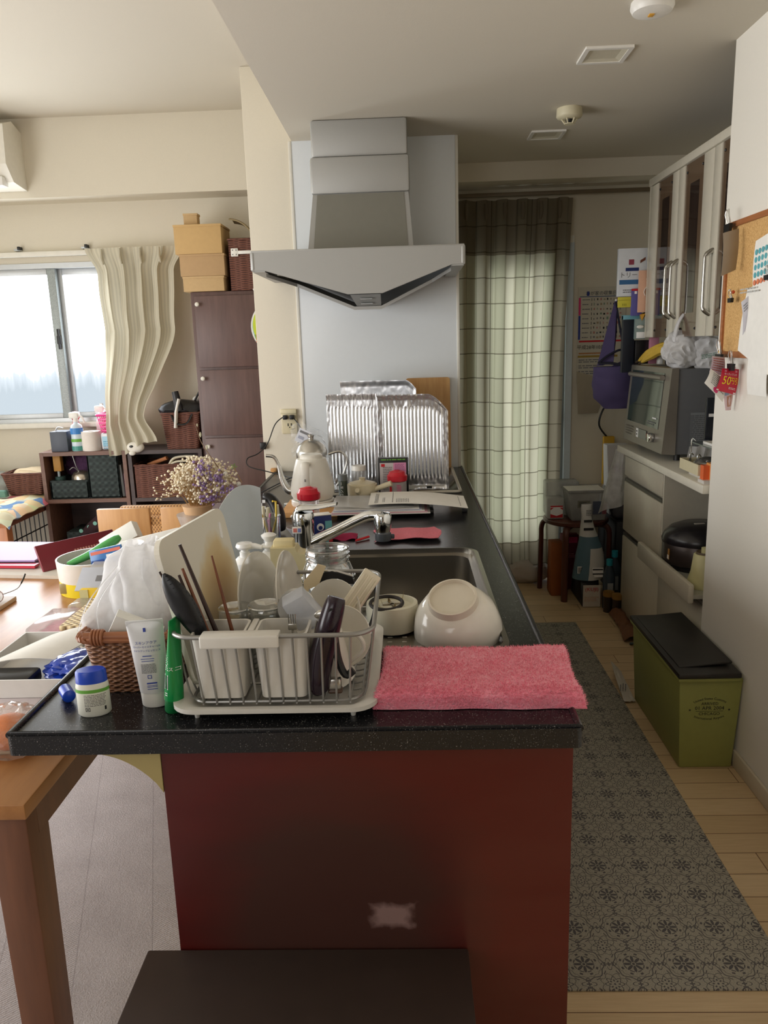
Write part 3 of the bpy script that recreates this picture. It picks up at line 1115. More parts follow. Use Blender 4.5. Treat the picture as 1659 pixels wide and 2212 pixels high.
# two-compartment cutlery cup hooked on the front rail
cup = thing('cutlery_holder', 'white two-compartment cutlery holder hooked on the front of the dish rack', 'cutlery holder', (-0.28, 1.26, 0.875))
for (xa, xz) in ((-0.378, -0.286), (-0.270, -0.178)):
    b = B()
    cxm = (xa + xz) / 2; w_ = xz - xa
    oo = [(rloop(cxm - w_ * 0.43, cxm + w_ * 0.43, 1.224, 1.286, 0.012), 0.880), (rloop(xa, xz, 1.214, 1.298, 0.014), 0.9975),
          (rloop(xa + 0.004, xz - 0.004, 1.218, 1.294, 0.012), 0.9975), (rloop(cxm - w_ * 0.40, cxm + w_ * 0.40, 1.228, 1.282, 0.01), 0.886)]
    n = len(oo[0][0]); vs = []; fs = []
    for lp, z in oo:
        vs += [(p[0], p[1], z) for p in lp]
    for j in range(3):
        for i in range(n):
            i2 = (i + 1) % n
            fs.append((j * n + i, j * n + i2, (j + 1) * n + i2, (j + 1) * n + i))
    fs.append(tuple(3 * n + i for i in range(n))); fs.append(tuple(reversed(range(n))))
    b.add(vs, fs, RACKW, True)
    part('compartment', b, cup)
b = B()
b.box(-0.284, -0.272, 1.214, 1.298, 0.985, 0.9985, RACKW, 0.003)
b.box(-0.355, -0.222, 1.196, 1.222, 0.998, 1.0055, RACKW, 0.003)
b.box(-0.355, -0.222, 1.191, 1.1985, 0.983, 1.0055, RACKW, 0.0036, 3)
part('hook', b, cup)

DARKW = wood('chopstick_dark', (34, 18, 16), (58, 34, 28), 12, 0.35, 'Z', 12)
REDW = wood('chopstick_brown', (90, 46, 28), (136, 80, 48), 12, 0.4, 'Z', 12)
def stick(a, c, r0, r1, m, lab, grp='chopsticks in the cutlery holder'):
    b = B(); b.tube([a, [(a[i] * 0.5 + c[i] * 0.5) for i in range(3)], c], [r0, (r0 + r1) / 2, r1], m, 8)
    return solo('chopstick', lab, 'chopstick', b, a, grp)
stick((-0.312, 1.262, 0.89), (-0.397, 1.272, 1.144), 0.0056, 0.0030, DARKW, 'dark square chopstick standing tallest, in front of the stained cutting board')
stick((-0.322, 1.245, 0.89), (-0.393, 1.262, 1.104), 0.0050, 0.0026, REDW, 'mid brown chopstick between the hairbrush and the tallest dark chopstick')
stick((-0.336, 1.255, 0.89), (-0.398, 1.256, 1.094), 0.0046, 0.0026, DARKW, 'short dark chopstick just behind the bristles of the black hairbrush')
stick((-0.297, 1.262, 0.89), (-0.342, 1.268, 1.124), 0.0048, 0.0018, REDW, 'lone reddish brown chopstick standing farthest right in the cutlery holder')
stick((-0.345, 1.262, 0.89), (-0.433, 1.262, 1.099), 0.0036, 0.0020, DARKW, 'thin dark chopstick poking out left of the black hairbrush')

br = thing('hairbrush', 'black paddle hairbrush leaning in the left of the cutlery holder', 'hairbrush', (-0.34, 1.25, 0.89))
BRB = pm('brush_black', (20, 22, 26), 0.35)
b = B()
ax = Vector((-0.42 - -0.35, 0.0, 1.10 - 0.96)).normalized()
base_p = Vector((-0.352, 1.243, 0.965))
sx_ = Vector((ax.z, 0, -ax.x))
def brush_fn(u, v):
    t = v
    wv = 0.0195 * max(0, math.sin(pi * min(1, 0.06 + 0.94 * t) ** 1.35)) ** 0.7 + 0.0025
    a = 2 * pi * u
    c = base_p + ax * (t * 0.152)
    return c + sx_ * (math.cos(a) * wv) + Vector((0, 1, 0)) * (math.sin(a) * wv * 0.45)
b.surf(brush_fn, 16, 16, BRB)
part('paddle', b, br)
b = B(); b.tube([(-0.318, 1.243, 0.895), (-0.338, 1.243, 0.94), tuple(base_p + ax * 0.012)], [0.006, 0.0065, 0.0055], BRB, 10); part('handle', b, br)
b = B(); b.tube([(-0.331, 1.2425, 0.994), (-0.335, 1.2425, 1.004)], 0.001, REDI, 4)
b = B()
for i in range(15):
    for j in range(4):
        t = 0.2 + 0.055 * i
        wv = 0.0195 * max(0, math.sin(pi * min(1, 0.06 + 0.94 * t) ** 1.35)) ** 0.7
        p0 = base_p + ax * (t * 0.152) + sx_ * (wv * (0.1 + 0.27 * j)) - Vector((0, 0.006 * (1 - 0.25 * j), 0))
        b.tube([p0, p0 + sx_ * 0.004 + Vector((0, -0.003, 0)) + ax * 0.001], 0.0005, BRB, 4)
part('bristles', b, br, stuff=True)

# big cutting board with a hole, stained in the middle
k = N('board_stained')
o = k.sep(k.co())
nn = k.noise(k.co(), 9, 3)
yy = k.math('DIVIDE', k.math('ADD', o[1], -0.03), 0.15)
zz = k.math('DIVIDE', k.math('ADD', o[2], -0.10), 0.20)
rr = k.math('SQRT', k.math('ADD', k.math('MULTIPLY', yy, yy), k.math('MULTIPLY', zz, zz)))
f = k.math('ADD', rr, k.math('MULTIPLY', nn, 0.7))
k.base(k.ramp(f, [(0.38, (198, 160, 98)), (0.85, (220, 200, 158)), (1.0, (230, 226, 214))]))
BST = k.setp(0.4)
bd = thing('cutting_board', 'large white plastic cutting board with a brown stain, left side of the dish rack', 'cutting board', (-0.40, 1.44, 0.875))
b = B()
P0 = Vector((-0.393, 1.262, 0.878)); UY = Vector((0.05, 0.36, 0.0)).normalized(); UZ = Vector((-0.20, 0.03, 1.0)).normalized()
lp = rloop(0, 0.305, 0, 0.275, 0.03, 6)
bm_ = bmesh.new()
b.prism(lp, P0, UY, UZ, 0.010, BST)
o_ = part('board', b, bd)
b = B()
hc = P0 + UY * 0.27 + UZ * 0.235 + UY.cross(UZ).normalized() * 0.0106
hl = rloop(-0.022, 0.012, -0.006, 0.006, 0.0058, 5)
b.prism(hl, hc - UY.cross(UZ).normalized() * 0.0005, (UY * 0.2 + UZ).normalized(), (UY - UZ * 0.2).normalized() * -1, 0.001, WINK)
part('hanging_hole', b, bd)
bm_.free()

# two plates standing on edge
def plate_obj(c, r, ang, tilt, lab):
    t = thing('plate', lab, 'plate', c, 0, 'white plates standing in the dish rack')
    b = B()
    prof = [(0.0, 0.0), (r * 0.6, 0.0), (r * 0.66, 0.004), (r, 0.018), (r * 0.995, 0.0205), (r * 0.66, 0.007), (r * 0.58, 0.0035), (0.0, 0.0035)]
    mt = Matrix.Translation(Vector(c)) @ Matrix.Rotation(ang, 4, 'Z') @ Matrix.Rotation(tilt, 4, 'Y')
    b.lathe(prof, (0, 0, 0), CERAM, 40, mt=mt)
    part('dish', b, t)
    b = B(); b.lathe([(r * 0.36, 0.0), (r * 0.36, -0.005), (r * 0.33, -0.005), (r * 0.33, 0.0)], (0, 0, 0), CERAM, 32, mt=mt); part('foot_ring', b, t)
plate_obj((-0.318, 1.47, 0.965), 0.106, math.radians(-12), math.radians(80), 'larger white plate on edge beside the stained cutting board')
plate_obj((-0.262, 1.48, 0.964), 0.105, math.radians(-4), math.radians(82), 'white plate on edge behind the upturned glasses, right of its twin')

# upturned glasses
for (x, y, r, h, lab) in ((-0.334, 1.375, 0.034, 0.122, 'upturned drinking glass in front of the larger white plate'), (-0.274, 1.368, 0.037, 0.128, 'upturned thick glass tumbler in the middle of the dish rack')):
    b = B(); b.lathe([(r * 0.92, 0), (r, 0.03), (r * 0.96, h - 0.008), (r * 0.86, h), (r * 0.4, h - 0.003), (0.0, h - 0.004)], (x, y, 0.873), GLASS, 28)
    b.lathe([(r * 0.86, 0), (r * 0.92, 0.03), (r * 0.86, h - 0.016), (0, h - 0.018)], (x, y, 0.873), GLASS, 28)
    b.tube([(x + r * 0.9 * math.cos(a), y + r * 0.9 * math.sin(a), 0.873 + h - 0.003) for a in [i * pi / 14 for i in range(28)]], 0.0026, RIMG, 6, closed=True)
    solo('drinking_glass', lab, 'glass', b, (x, y, 0.873), 'upturned glasses in the dish rack')

# purple-black peeler handle leaning on the front rail
hn = thing('frying_pan_handle', 'dark purple detachable pan handle leaning on the front of the rack', 'pan handle', (-0.15, 1.235, 0.873))
PURP = pm('purple_handle', (38, 22, 36), 0.22, noise_amt=0.3, nscale=500)
b = B()
pth = smooth_path([(-0.160, 1.243, 0.884), (-0.164, 1.240, 0.90), (-0.157, 1.236, 0.95), (-0.143, 1.230, 1.0), (-0.131, 1.232, 1.04), (-0.126, 1.236, 1.056)], 6)
nn_ = len(pth)
b.tube(pth, [0.0135 + 0.0075 * math.sin(pi * min(1, i / (nn_ - 1) * 0.85 + 0.12)) - (0.006 if i == nn_ - 1 else 0) - (0.003 if i == 0 else 0) for i in range(nn_)], PURP, 16)
part('grip', b, hn)
b = B(); b.lathe([(0.0, 0.0), (0.0055, 0.0), (0.0055, 0.001), (0, 0.001)], (0, 0, 0), pm('hole_dark', (8, 8, 10), 0.6), 16, mt=Matrix.Translation((-0.1345, 1.2150, 1.034)) @ Matrix.Rotation(pi / 2, 4, 'X') @ Matrix.Diagonal((0.85, 1.7, 1, 1))); part('hanging_hole', b, hn)
b = B(); b.box(-0.150, -0.126, 1.238, 1.254, 0.884, 0.905, STEEL, 0.004); b.box(-0.150, -0.124, 1.236, 1.256, 0.878, 0.886, pm('clamp_brown', (88, 66, 52), 0.4), 0.004); part('clamp', b, hn)
b = B(); b.tube(smooth_path([(-0.136, 1.252, 1.0), (-0.132, 1.256, 0.94), (-0.120, 1.258, 0.905), (-0.105, 1.26, 0.912)], 5), [0.007] * 16, BLACK, 8); part('lever', b, hn)

# small clear plastic tub, upside down on top of the cutlery
tub = thing('plastic_tub', 'small clear plastic tub tipped over on the ladle in the dish rack', 'tub', (-0.195, 1.30, 1.0))
b = B()
mt = Matrix.Translation((-0.195, 1.30, 1.012)) @ Matrix.Rotation(math.radians(-28), 4, 'Y') @ Matrix.Rotation(math.radians(20), 4, 'X')
FROST = film('frosted_plastic', (236, 241, 252), 0.55, 0.15, 0.5)
b.frus((0, 0), 0.052, 0.038, -0.032, 0.044, 0.032, 0.036, FROST, 0.004, mt=mt)
part('tub_body', b, tub)
b = B(); b.tube([mt @ Vector((p[0], p[1], -0.032)) for p in rloop(-0.027, 0.027, -0.02, 0.02, 0.006, 4)], 0.0016, FROST, 6, closed=True); part('rim', b, tub)
# ladle, spoons
ld = thing('ladle', 'shiny steel ladle bowl behind the clear tub in the dish rack', 'ladle', (-0.21, 1.40, 0.88))
b = B(); b.lathe([(0.036, 0.0), (0.033, -0.014), (0.02, -0.026), (0, -0.03)], (0, 0, 0), STEEL, 28, mt=Matrix.Translation((-0.212, 1.345, 1.0)) @ Matrix.Rotation(math.radians(70), 4, 'X') @ Matrix.Rotation(math.radians(20), 4, 'Y')); part('bowl', b, ld)
b = B(); b.tube([(-0.212, 1.35, 0.97), (-0.215, 1.31, 0.93), (-0.22, 1.27, 0.885)], 0.003, STEEL, 8); part('handle', b, ld)
for i, (x, y, x1, z1, lab) in enumerate(((-0.188, 1.262, -0.166, 1.002, 'steel spoon poking out of the cutlery holder toward the saucer'), (-0.208, 1.264, -0.210, 0.985, 'steel fork standing upright in the right compartment of the cutlery holder'))):
    t = thing('spoon' if i == 0 else 'fork', lab, 'cutlery', (x, y, 0.89))
    b = B(); b.tube([(x, y, 0.892), ((x + x1) / 2, y + 0.004, 0.95), (x1, y + 0.006, z1)], [0.002, 0.0018, 0.0022], STEEL, 8); part('handle', b, t)
    b = B()
    if i == 0:
        b.ball((x1 + 0.010, y + 0.008, z1 + 0.010), 0.012, STEEL, 2, (1.3, 0.35, 0.85)); part('bowl', b, t)
    else:
        b.box(x1 - 0.008, x1 + 0.008, y + 0.004, y + 0.008, z1, z1 + 0.012, STEEL, 0.002)
        for q in range(4):
            b.tube([(x1 - 0.006 + q * 0.004, y + 0.006, z1 + 0.01), (x1 - 0.006 + q * 0.004, y + 0.004, z1 + 0.03)], 0.001, STEEL, 5)
        part('tines', b, t)
# flowered mug lying down, saucers, ribbed tub, spatulas
mg = thing('flowered_mug', 'white mug with blue flowers lying in the right of the dish rack', 'mug', (-0.155, 1.33, 0.873))
mt = Matrix.Translation((-0.163, 1.31, 0.926)) @ Matrix.Rotation(math.radians(-8), 4, 'Y') @ Matrix.Rotation(math.radians(12), 4, 'X') @ Matrix.Scale(1.18, 4)
b = B(); b.lathe([(0.031, 0.048), (0.036, 0.035), (0.037, 0), (0.036, -0.035), (0.042, -0.045), (0.039, -0.045), (0.033, -0.034), (0.034, 0.03), (0, 0.036)], (0, 0, 0), CERAM, 30, mt=mt); part('cup_body', b, mg)
b = B(); b.tube([mt @ Vector(p) for p in smooth_path([(0.036, 0, 0.028), (0.058, 0, 0.02), (0.062, 0, -0.005), (0.036, 0, -0.025)], 5)], 0.004, CERAM, 8); part('handle', b, mg)
b = B()
NAVY = pm('navy_glaze', (24, 34, 62), 0.2)
rd = random.Random(4)
for (a0, z0) in ((-1.9, 0.02), (-1.5, -0.005), (-2.2, -0.02), (-1.65, 0.032), (-2.35, 0.008), (-1.2, 0.012)):
    for q in range(6):
        a = a0 + rd.uniform(-0.14, 0.14); z = z0 + rd.uniform(-0.008, 0.008); s = rd.uniform(0.003, 0.005)
        pts = []
        for w_ in range(7):
            an = w_ * 2 * pi / 7
            aa = a + s * math.cos(an) / 0.0372
            pts.append(mt @ Vector((0.0374 * math.cos(aa), 0.0374 * math.sin(aa), z + s * 0.7 * math.sin(an))))
        b.add(pts, [tuple(range(7))], NAVY)
part('flower_print', b, mg)
for (x, y, z, r, ang, til, lab) in ((-0.15, 1.44, 0.955, 0.066, 60, 70, 'cream saucer on edge behind the purple pan handle'), (-0.128, 1.365, 0.936, 0.058, 72, 74, 'small cream plate on edge in front of the cream saucer')):
    b = B(); b.lathe([(0.0, 0.0), (r * 0.55, 0.0), (r, 0.013), (r * 0.99, 0.016), (r * 0.55, 0.0035), (0, 0.0035)], (0, 0, 0), CERAM, 34,
                     mt=Matrix.Translation((x, y, z)) @ Matrix.Rotation(math.radians(ang + 180), 4, 'Z') @ Matrix.Rotation(math.radians(til), 4, 'Y'))
    solo('saucer', lab, 'saucer', b, (x, y, z - r))
rb = thing('ribbed_grater', 'ribbed cream plastic grater slanting over the right back rail of the rack', 'grater', (-0.10, 1.44, 0.95))
CRM2 = pm('cream_ribbed', (226, 218, 196), 0.35)
ga, gb = Vector((-0.142, 1.40, 0.945)), Vector((-0.073, 1.43, 1.038))
gd = (gb - ga); gl = gd.length; gd = gd.normalized(); gs = Vector((0.72, 0.1, -0.55)); gs = (gs - gd * gs.dot(gd)).normalized(); gn = gd.cross(gs)
mt = Matrix(((gd.x, gs.x, gn.x, ga.x), (gd.y, gs.y, gn.y, ga.y), (gd.z, gs.z, gn.z, ga.z), (0, 0, 0, 1)))
b = B(); b.box(0, gl, -0.019, 0.019, -0.003, 0.004, CRM2, 0.003, mt=mt); part('plate_body', b, rb)
b = B()
for q in range(4):
    b.box(0.008, gl - 0.008, -0.0145 + q * 0.0095 - 0.002, -0.0145 + q * 0.0095 + 0.002, -0.006, 0.0062, CRM2, 0.0015, mt=mt)
part('rib_surface', b, rb)
sp_ = thing('wooden_spatula', 'cream wooden spatula tip behind the steel ladle', 'spatula', (-0.19, 1.47, 0.88))
b = B(); b.prism([(0, 0), (0.03, 0.012), (0.046, 0.05), (0.03, 0.055), (0.0, 0.02)], (-0.215, 1.47, 0.992), XA, ZA, 0.005, pm('pale_wood', (214, 196, 160), 0.5)); part('blade', b, sp_)
b = B(); b.tube([(-0.208, 1.468, 1.0), (-0.23, 1.44, 0.88)], 0.004, MATS['pale_wood'], 8); part('handle', b, sp_)
bs = thing('kitchen_tongs', 'black handled tool with a shiny edge behind the cream saucer', 'kitchen tool', (-0.16, 1.50, 0.88))
b = B(); b.prism([(0, 0), (0.075, -0.004), (0.07, 0.012), (0.03, 0.024), (0.006, 0.02)], (-0.19, 1.50, 1.0), XA, ZA, 0.008, BLACK); part('head', b, bs)
b = B(); b.tube([(-0.176, 1.498, 1.024), (-0.15, 1.498, 1.022), (-0.12, 1.498, 1.012)], 0.003, CHROME, 8); part('edge', b, bs)
b = B(); b.tube([(-0.15, 1.505, 1.0), (-0.17, 1.49, 0.88)], 0.005, BLACK, 8); part('handle', b, bs)

# ------------------------------------------------------------------ pink terry towel
k = N('pink_terry')
n1 = k.noise(k.co(), 260, 3); n2 = k.noise(k.co(), 26, 3)
f = k.math('ADD', k.math('MULTIPLY', n1, 0.6), k.math('MULTIPLY', n2, 0.4))
k.base(k.ramp(f, [(0.3, (250, 122, 150)), (0.7, (255, 172, 190))]))
k.bump(n1, 0.8, 0.006)
PINKT = k.setp(0.95, **{'Sheen Weight': 0.4})
tw = thing('towel', 'folded pink terry towel on the front right corner of the counter', 'towel', (0.11, 1.33, ZC))
def tow(u, v):
    # v runs from back edge over the top to the front fold
    x0 = -0.066 + 0.006 * math.sin(v * 5); x1 = 0.303 - 0.013 * v + 0.004 * math.sin(v * 7 + 1)
    x = x0 + (x1 - x0) * u
    e = min(u, 1 - u)
    h = 0.036 * min(1, (e / 0.02)) ** 0.4
    if v < 0.12:
        y = 1.458 - 0.015 * v / 0.12; z = h * 0.62 * math.sin(v / 0.12 * pi / 2)
    elif v < 0.72:
        q = (v - 0.12) / 0.6
        y = 1.443 - 0.196 * q; z = h * (0.62 + 0.38 * q)
    else:
        q = (v - 0.72) / 0.28
        y = 1.247 - 0.026 * math.sin(q * pi / 2) ** 0.8 + 0.01 * max(0, q - 0.6); z = h * max(0, math.cos(q * pi / 2)) ** 0.55
    w_ = nz((x * 9, y * 14, 3.3)) * 0.006 + nz((x * 30, y * 30, 1.2)) * 0.0022
    yy = y + nz((x * 14, v * 3, 8)) * 0.006 - 0.010 * (u - 0.5)
    return (x, yy, ZC + 0.001 + max(0, z + w_ * min(1, z / 0.01)))
b = B(); b.surf(tow, 90, 70, PINKT); part('folded_cloth', b, tw)
rd = random.Random(2)
b = B()
for q in range(16000):
    u, v = rd.random(), rd.random() ** 0.8
    p = Vector(tow(u, v)); e1 = Vector(tow(min(1, u + 0.01), v)) - p; e2 = Vector(tow(u, min(1, v + 0.01))) - p
    nn_ = e2.cross(e1)
    if nn_.length < 1e-12: continue
    nn_.normalize()
    if nn_.z < -0.2: nn_ = -nn_
    d = (nn_ + Vector((rd.uniform(-.9, .9), rd.uniform(-.9, .9), rd.uniform(-.4, .6)))).normalized() * rd.uniform(0.0025, 0.0058)
    s = Vector((rd.uniform(-1, 1), rd.uniform(-1, 1), rd.uniform(-.3, .3))).normalized() * 0.0008
    b.add([p - s, p + s, p + d], [(0, 1, 2)], PINKT)
part('terry_loops', b, tw, stuff=True)

# ------------------------------------------------------------------ toiletries at the front left
cb = thing('pill_bottle', 'white oval bottle with a blue lid and a green stripe at the counter edge', 'bottle', (-0.562, 1.235, ZC))
def oval(prof, m, c=(-0.562, 1.235)):
    b = B(); b.lathe(prof, (0, 0, 0), m, 32, mt=Matrix.Translation((c[0], c[1], ZC)) @ Matrix.Rotation(math.radians(12), 4, 'Z') @ Matrix.Diagonal((1.0, 0.62, 1, 1))); return b
OPAQ = pm('milky_bottle', (236, 236, 224), 0.3)
part('bottle_body', oval([(0.0, 0), (0.0245, 0.0), (0.028, 0.004), (0.0278, 0.055), (0.0262, 0.062), (0, 0.062)], OPAQ), cb)
part('lid', oval([(0.0, 0.083), (0.0235, 0.083), (0.0258, 0.080), (0.0265, 0.060), (0, 0.060)], BLUE), cb)
b = B()
rot = Matrix.Translation((-0.562, 1.235, ZC)) @ Matrix.Rotation(math.radians(12), 4, 'Z') @ Matrix.Diagonal((1.0, 0.62, 1, 1))
def onoval(x, z, r=0.0284):
    a = -pi / 2 + x / 0.028
    return rot @ Vector((r * math.cos(a), r * math.sin(a), z))
for (z0, z1, m) in ((0.045, 0.051, GRNI),):
    for i in range(24):
        a, c = -0.042 + 0.0035 * i, -0.042 + 0.0035 * (i + 1)
        b.add([onoval(a, z0), onoval(c, z0), onoval(c, z1), onoval(a, z1)], [(0, 1, 2, 3)], m)
rd = random.Random(5)
for row in range(8):
    z = 0.0405 - row * 0.0028; x = -0.013
    while x < 0.022:
        e = x + rd.uniform(0.002, 0.007)
        b.add([onoval(x, z), onoval(e, z), onoval(e, z + 0.0009), onoval(x, z + 0.0009)], [(0, 1, 2, 3)], INK); x = e + 0.0008
for (x0, x1, z0, z1) in ((-0.012, -0.004, 0.0115, 0.0125), (-0.012, -0.004, 0.0175, 0.0185), (-0.012, -0.011, 0.0115, 0.0185), (-0.005, -0.004, 0.0115, 0.0185), (-0.0095, -0.0065, 0.014, 0.016), (0.021, 0.025, 0.011, 0.018)):
    b.add([onoval(x0, z0), onoval(x1, z0), onoval(x1, z1), onoval(x0, z1)], [(0, 1, 2, 3)], INK)
part('label_print', b, cb)

def squeeze_tube(name, lab, x, y, ht, w0, w1, d0, capm, bodym, caph, rz, lean=0.0, tilt=0.0):
    t = thing(name, lab, 'tube', (x, y, ZC))
    mt = Matrix.Translation((x, y, ZC)) @ Matrix.Rotation(rz, 4, 'Z') @ Matrix.Rotation(lean, 4, 'Y') @ Matrix.Rotation(tilt, 4, 'X')
    b = B(); b.lathe([(0, 0), (0.9, 0), (1.0, 0.003), (1.0, caph), (0, caph)], (0, 0, 0), capm, 28, mt=mt @ Matrix.Diagonal((w0, d0, 1, 1))); part('cap', b, t)
    b = B()
    def fn(u, v):
        a = 2 * pi * u
        z = caph + (ht - caph) * v
        w = w0 * 1.02 + (w1 - w0) * min(1, v * 1.02)
        d = d0 * (1 - v) ** 0.6 * 1.02 + 0.0012
        ca, sa = math.cos(a), math.sin(a)
        return mt @ Vector((w * ca, d * sa, z))
    b.surf(fn, 32, 16, bodym); part('tube_body', b, t)
    b = B(); b.box(-w1, w1, -0.0016, 0.0016, ht - 0.008, ht + 0.002, bodym, 0.001, mt=mt); part('crimp', b, t)
    return t, mt
SILV = pm('tube_silver', (206, 206, 208), 0.35, 0.15)
t1, m1 = squeeze_tube('skincare_tube', 'pale silver squeeze tube with blue print standing on its white cap', -0.4625, 1.268, 0.158, 0.0255, 0.033, 0.017, WHITE, SILV, 0.028, 0.02, -0.055)
b = B()
def tp(x, z):
    v = (z - 0.028) / 0.13
    d = 0.017 * max(0, 1 - v) ** 0.6 * 1.02 + 0.0012
    w = 0.026 + 0.0075 * v
    return m1 @ Vector((x, -d * math.sqrt(max(0, 1 - (x / w) ** 2)) - 0.0011, z))
def tq(x0, x1, z0, z1, m):
    b.add([tp(x0, z0), tp(x1, z0), tp(x1, z1), tp(x0, z1)], [(0, 1, 2, 3)], m)
tq(-0.002, 0.0025, 0.140, 0.147, INKB)
rd = random.Random(8)
o_ = tp(0, 0.113); Xd = (tp(0.001, 0.113) - tp(-0.001, 0.113)).normalized(); Zd = (tp(0, 0.118) - tp(0, 0.108)).normalized()
off = Xd.cross(Zd) * 0.0012
b.text('スキンアクア', 0.0066, o_, Xd, Zd, INKB, fn=lambda x, y: tp(x, 0.120 + y))
b.text('スーパーモイスチャーUV', 0.0044, o_, Xd, Zd, INKB, fn=lambda x, y: tp(x, 0.113 + y))
b.text('ライトアップエッセンス', 0.0044, o_, Xd, Zd, INKB, fn=lambda x, y: tp(x, 0.106 + y))
tq(-0.008, 0.008, 0.096, 0.0975, INKB); tq(-0.012, 0.012, 0.091, 0.092, INKB); tq(-0.011, 0.011, 0.087, 0.088, INKB)
for row in range(7):
    x = -0.013
    while x < 0.013:
        e = min(0.0135, x + rd.uniform(0.002, 0.006)); tq(x, e, 0.066 + row * 0.0025, 0.0672 + row * 0.0025, INKG); x = e + 0.0009
for (x0, x1, z0, z1) in ((-0.003, 0.004, 0.056, 0.057), (-0.003, 0.004, 0.0615, 0.0625), (-0.003, -0.002, 0.056, 0.0625), (0.003, 0.004, 0.056, 0.0625), (-0.006, 0.012, 0.046, 0.0485), (-0.006, 0.012, 0.0425, 0.0435), (-0.006, 0.012, 0.040, 0.041), (-0.006, 0.012, 0.036, 0.0372)):
    tq(x0, x1, z0, z1, INKB)
part('printed_label', b, t1)
GRT = pm('green_tube', (26, 142, 74), 0.25)
GRC = pm('green_cap', (16, 112, 58), 0.35)
t2, m2 = squeeze_tube('face_wash_tube', 'green squeeze tube with white lettering between the silver tube and the dish rack', -0.4245, 1.243, 0.172, 0.0175, 0.020, 0.0155, GRC, GRT, 0.024, 1.38, 0.0, 0.10)
b = B()
def gp(x, z):
    # point on the narrow side of the tube that faces the room, x across it
    v = max(0, (z - 0.024) / 0.148); d = 0.0155 * max(0, 1 - v) ** 0.6 * 1.02 + 0.0012; w = 0.0178 + 0.0025 * v
    q = max(-0.98, min(0.98, x / d))
    return m2 @ Vector((-w * math.sqrt(1 - q * q) - 0.0006, -x, z))
def gq(x0, x1, z0, z1, m):
    b.add([gp(x0, z0), gp(x1, z0), gp(x1, z1), gp(x0, z1)], [(0, 1, 2, 3)], m)
b.text('スコ', 0.009, (0, 0, 0), XA, ZA, WINK, fn=lambda x, y: gp(x + 0.0075, 0.085 + y))
gq(-0.0105, -0.002, 0.046, 0.074, WINK)
for q in range(9):
    b.add([gp(-0.0098, 0.048 + q * 0.0027) + Vector((0, -0.0005, 0)), gp(-0.0028, 0.048 + q * 0.0027) + Vector((0, -0.0005, 0)), gp(-0.0028, 0.0494 + q * 0.0027) + Vector((0, -0.0005, 0)), gp(-0.0098, 0.0494 + q * 0.0027) + Vector((0, -0.0005, 0))], [(0, 1, 2, 3)], INK)
for q in range(7):
    gq(-0.0085, -0.002 - 0.0006 * (q % 3), 0.082 + q * 0.004, 0.084 + q * 0.004, WINK)
for q in range(2):
    gq(-0.009, -0.003, 0.034 + q * 0.004, 0.0355 + q * 0.004, WINK)
part('lettering', b, t2)
# small blue screw cap lying on its side and a scrap of packaging
b = B()
mt = Matrix.Translation((-0.636, 1.292, ZC + 0.0115)) @ Matrix.Rotation(math.radians(-55), 4, 'Z') @ Matrix.Rotation(pi / 2, 4, 'Y')
b.lathe([(0.0115, -0.02), (0.0115, 0.016), (0.009, 0.018), (0, 0.018)], (0, 0, 0), BLUE, 24, mt=mt)
b.lathe([(0.0095, -0.02), (0.0095, 0.0), (0, 0.0)], (0, 0, 0), pm('blue_inner', (40, 100, 225), 0.35), 24, mt=mt)
b.ring([(0.0115 * math.cos(a), 0.0115 * math.sin(a)) for a in [i * pi / 12 for i in range(24)]], [(0.0095 * math.cos(a), 0.0095 * math.sin(a)) for a in [i * pi / 12 for i in range(24)]], -0.0201, -0.0199, MATS['blue_inner'])
b.v[-96:] = [tuple(mt @ Vector(p)) for p in b.v[-96:]]
solo('screw_cap', 'bright blue hollow screw cap lying on its side behind the pill bottle', 'cap', b, (-0.636, 1.292, ZC))
b = B(); b.prism([(0, 0), (0.035, 0.002), (0.036, 0.016), (0.002, 0.017)], (-0.592, 1.262, ZC + 0.0005), XA, YA, 0.0012, PAPER); b.quad((-0.575, 1.27, ZC + 0.0021), XA, YA, -0.012, 0.014, -0.004, 0.005, pm('kraft', (196, 150, 118), 0.7))
solo('paper_scrap', 'small printed paper scrap beside the blue screw cap', 'paper', b, (-0.58, 1.27, ZC))

# ------------------------------------------------------------------ brown wicker basket with a plastic bag inside
wk = thing('wicker_basket', 'brown wicker basket with a bag in it behind the squeeze tubes', 'basket', (-0.535, 1.39, ZC))
WICK = weave('wicker_brown', (92, 54, 34), (178, 126, 88), 330, 620, 0.55, 0.9)
CANE = pm('cane_rim', (150, 94, 60), 0.45)
b = B()
fo = rloop(-0.592, -0.462, 1.318, 1.47, 0.02); to = rloop(-0.612, -0.452, 1.305, 1.49, 0.028)
vs = [(p[0], p[1], ZC) for p in fo] + [(p[0], p[1], 0.958) for p in to] + [(p[0] * 0.94 + -0.532 * 0.06, p[1] * 0.94 + 1.397 * 0.06, 0.958) for p in to] + [(p[0] * 0.94 + -0.527 * 0.06, p[1] * 0.94 + 1.394 * 0.06, ZC + 0.006) for p in fo]
n = len(fo); fs = []
for j in range(3):
    for i in range(n):
        i2 = (i + 1) % n
        fs.append((j * n + i, j * n + i2, (j + 1) * n + i2, (j + 1) * n + i))
fs += [tuple(3 * n + i for i in range(n)), tuple(reversed(range(n)))]
b.add(vs, fs, WICK, True); part('woven_body', b, wk)
b = B()
for q in range(3):
    ph = q * 2 * pi / 3
    pts = []
    LL = rloop(-0.614, -0.450, 1.303, 1.492, 0.028, 12)
    for i, p in enumerate(LL):
        a = ph + i * 0.9
        pts.append((p[0] + 0.004 * math.cos(a), p[1] + 0.004 * math.cos(a), 0.960 + 0.004 * math.sin(a)))
    b.tube(pts, 0.004, CANE, 6, closed=True)
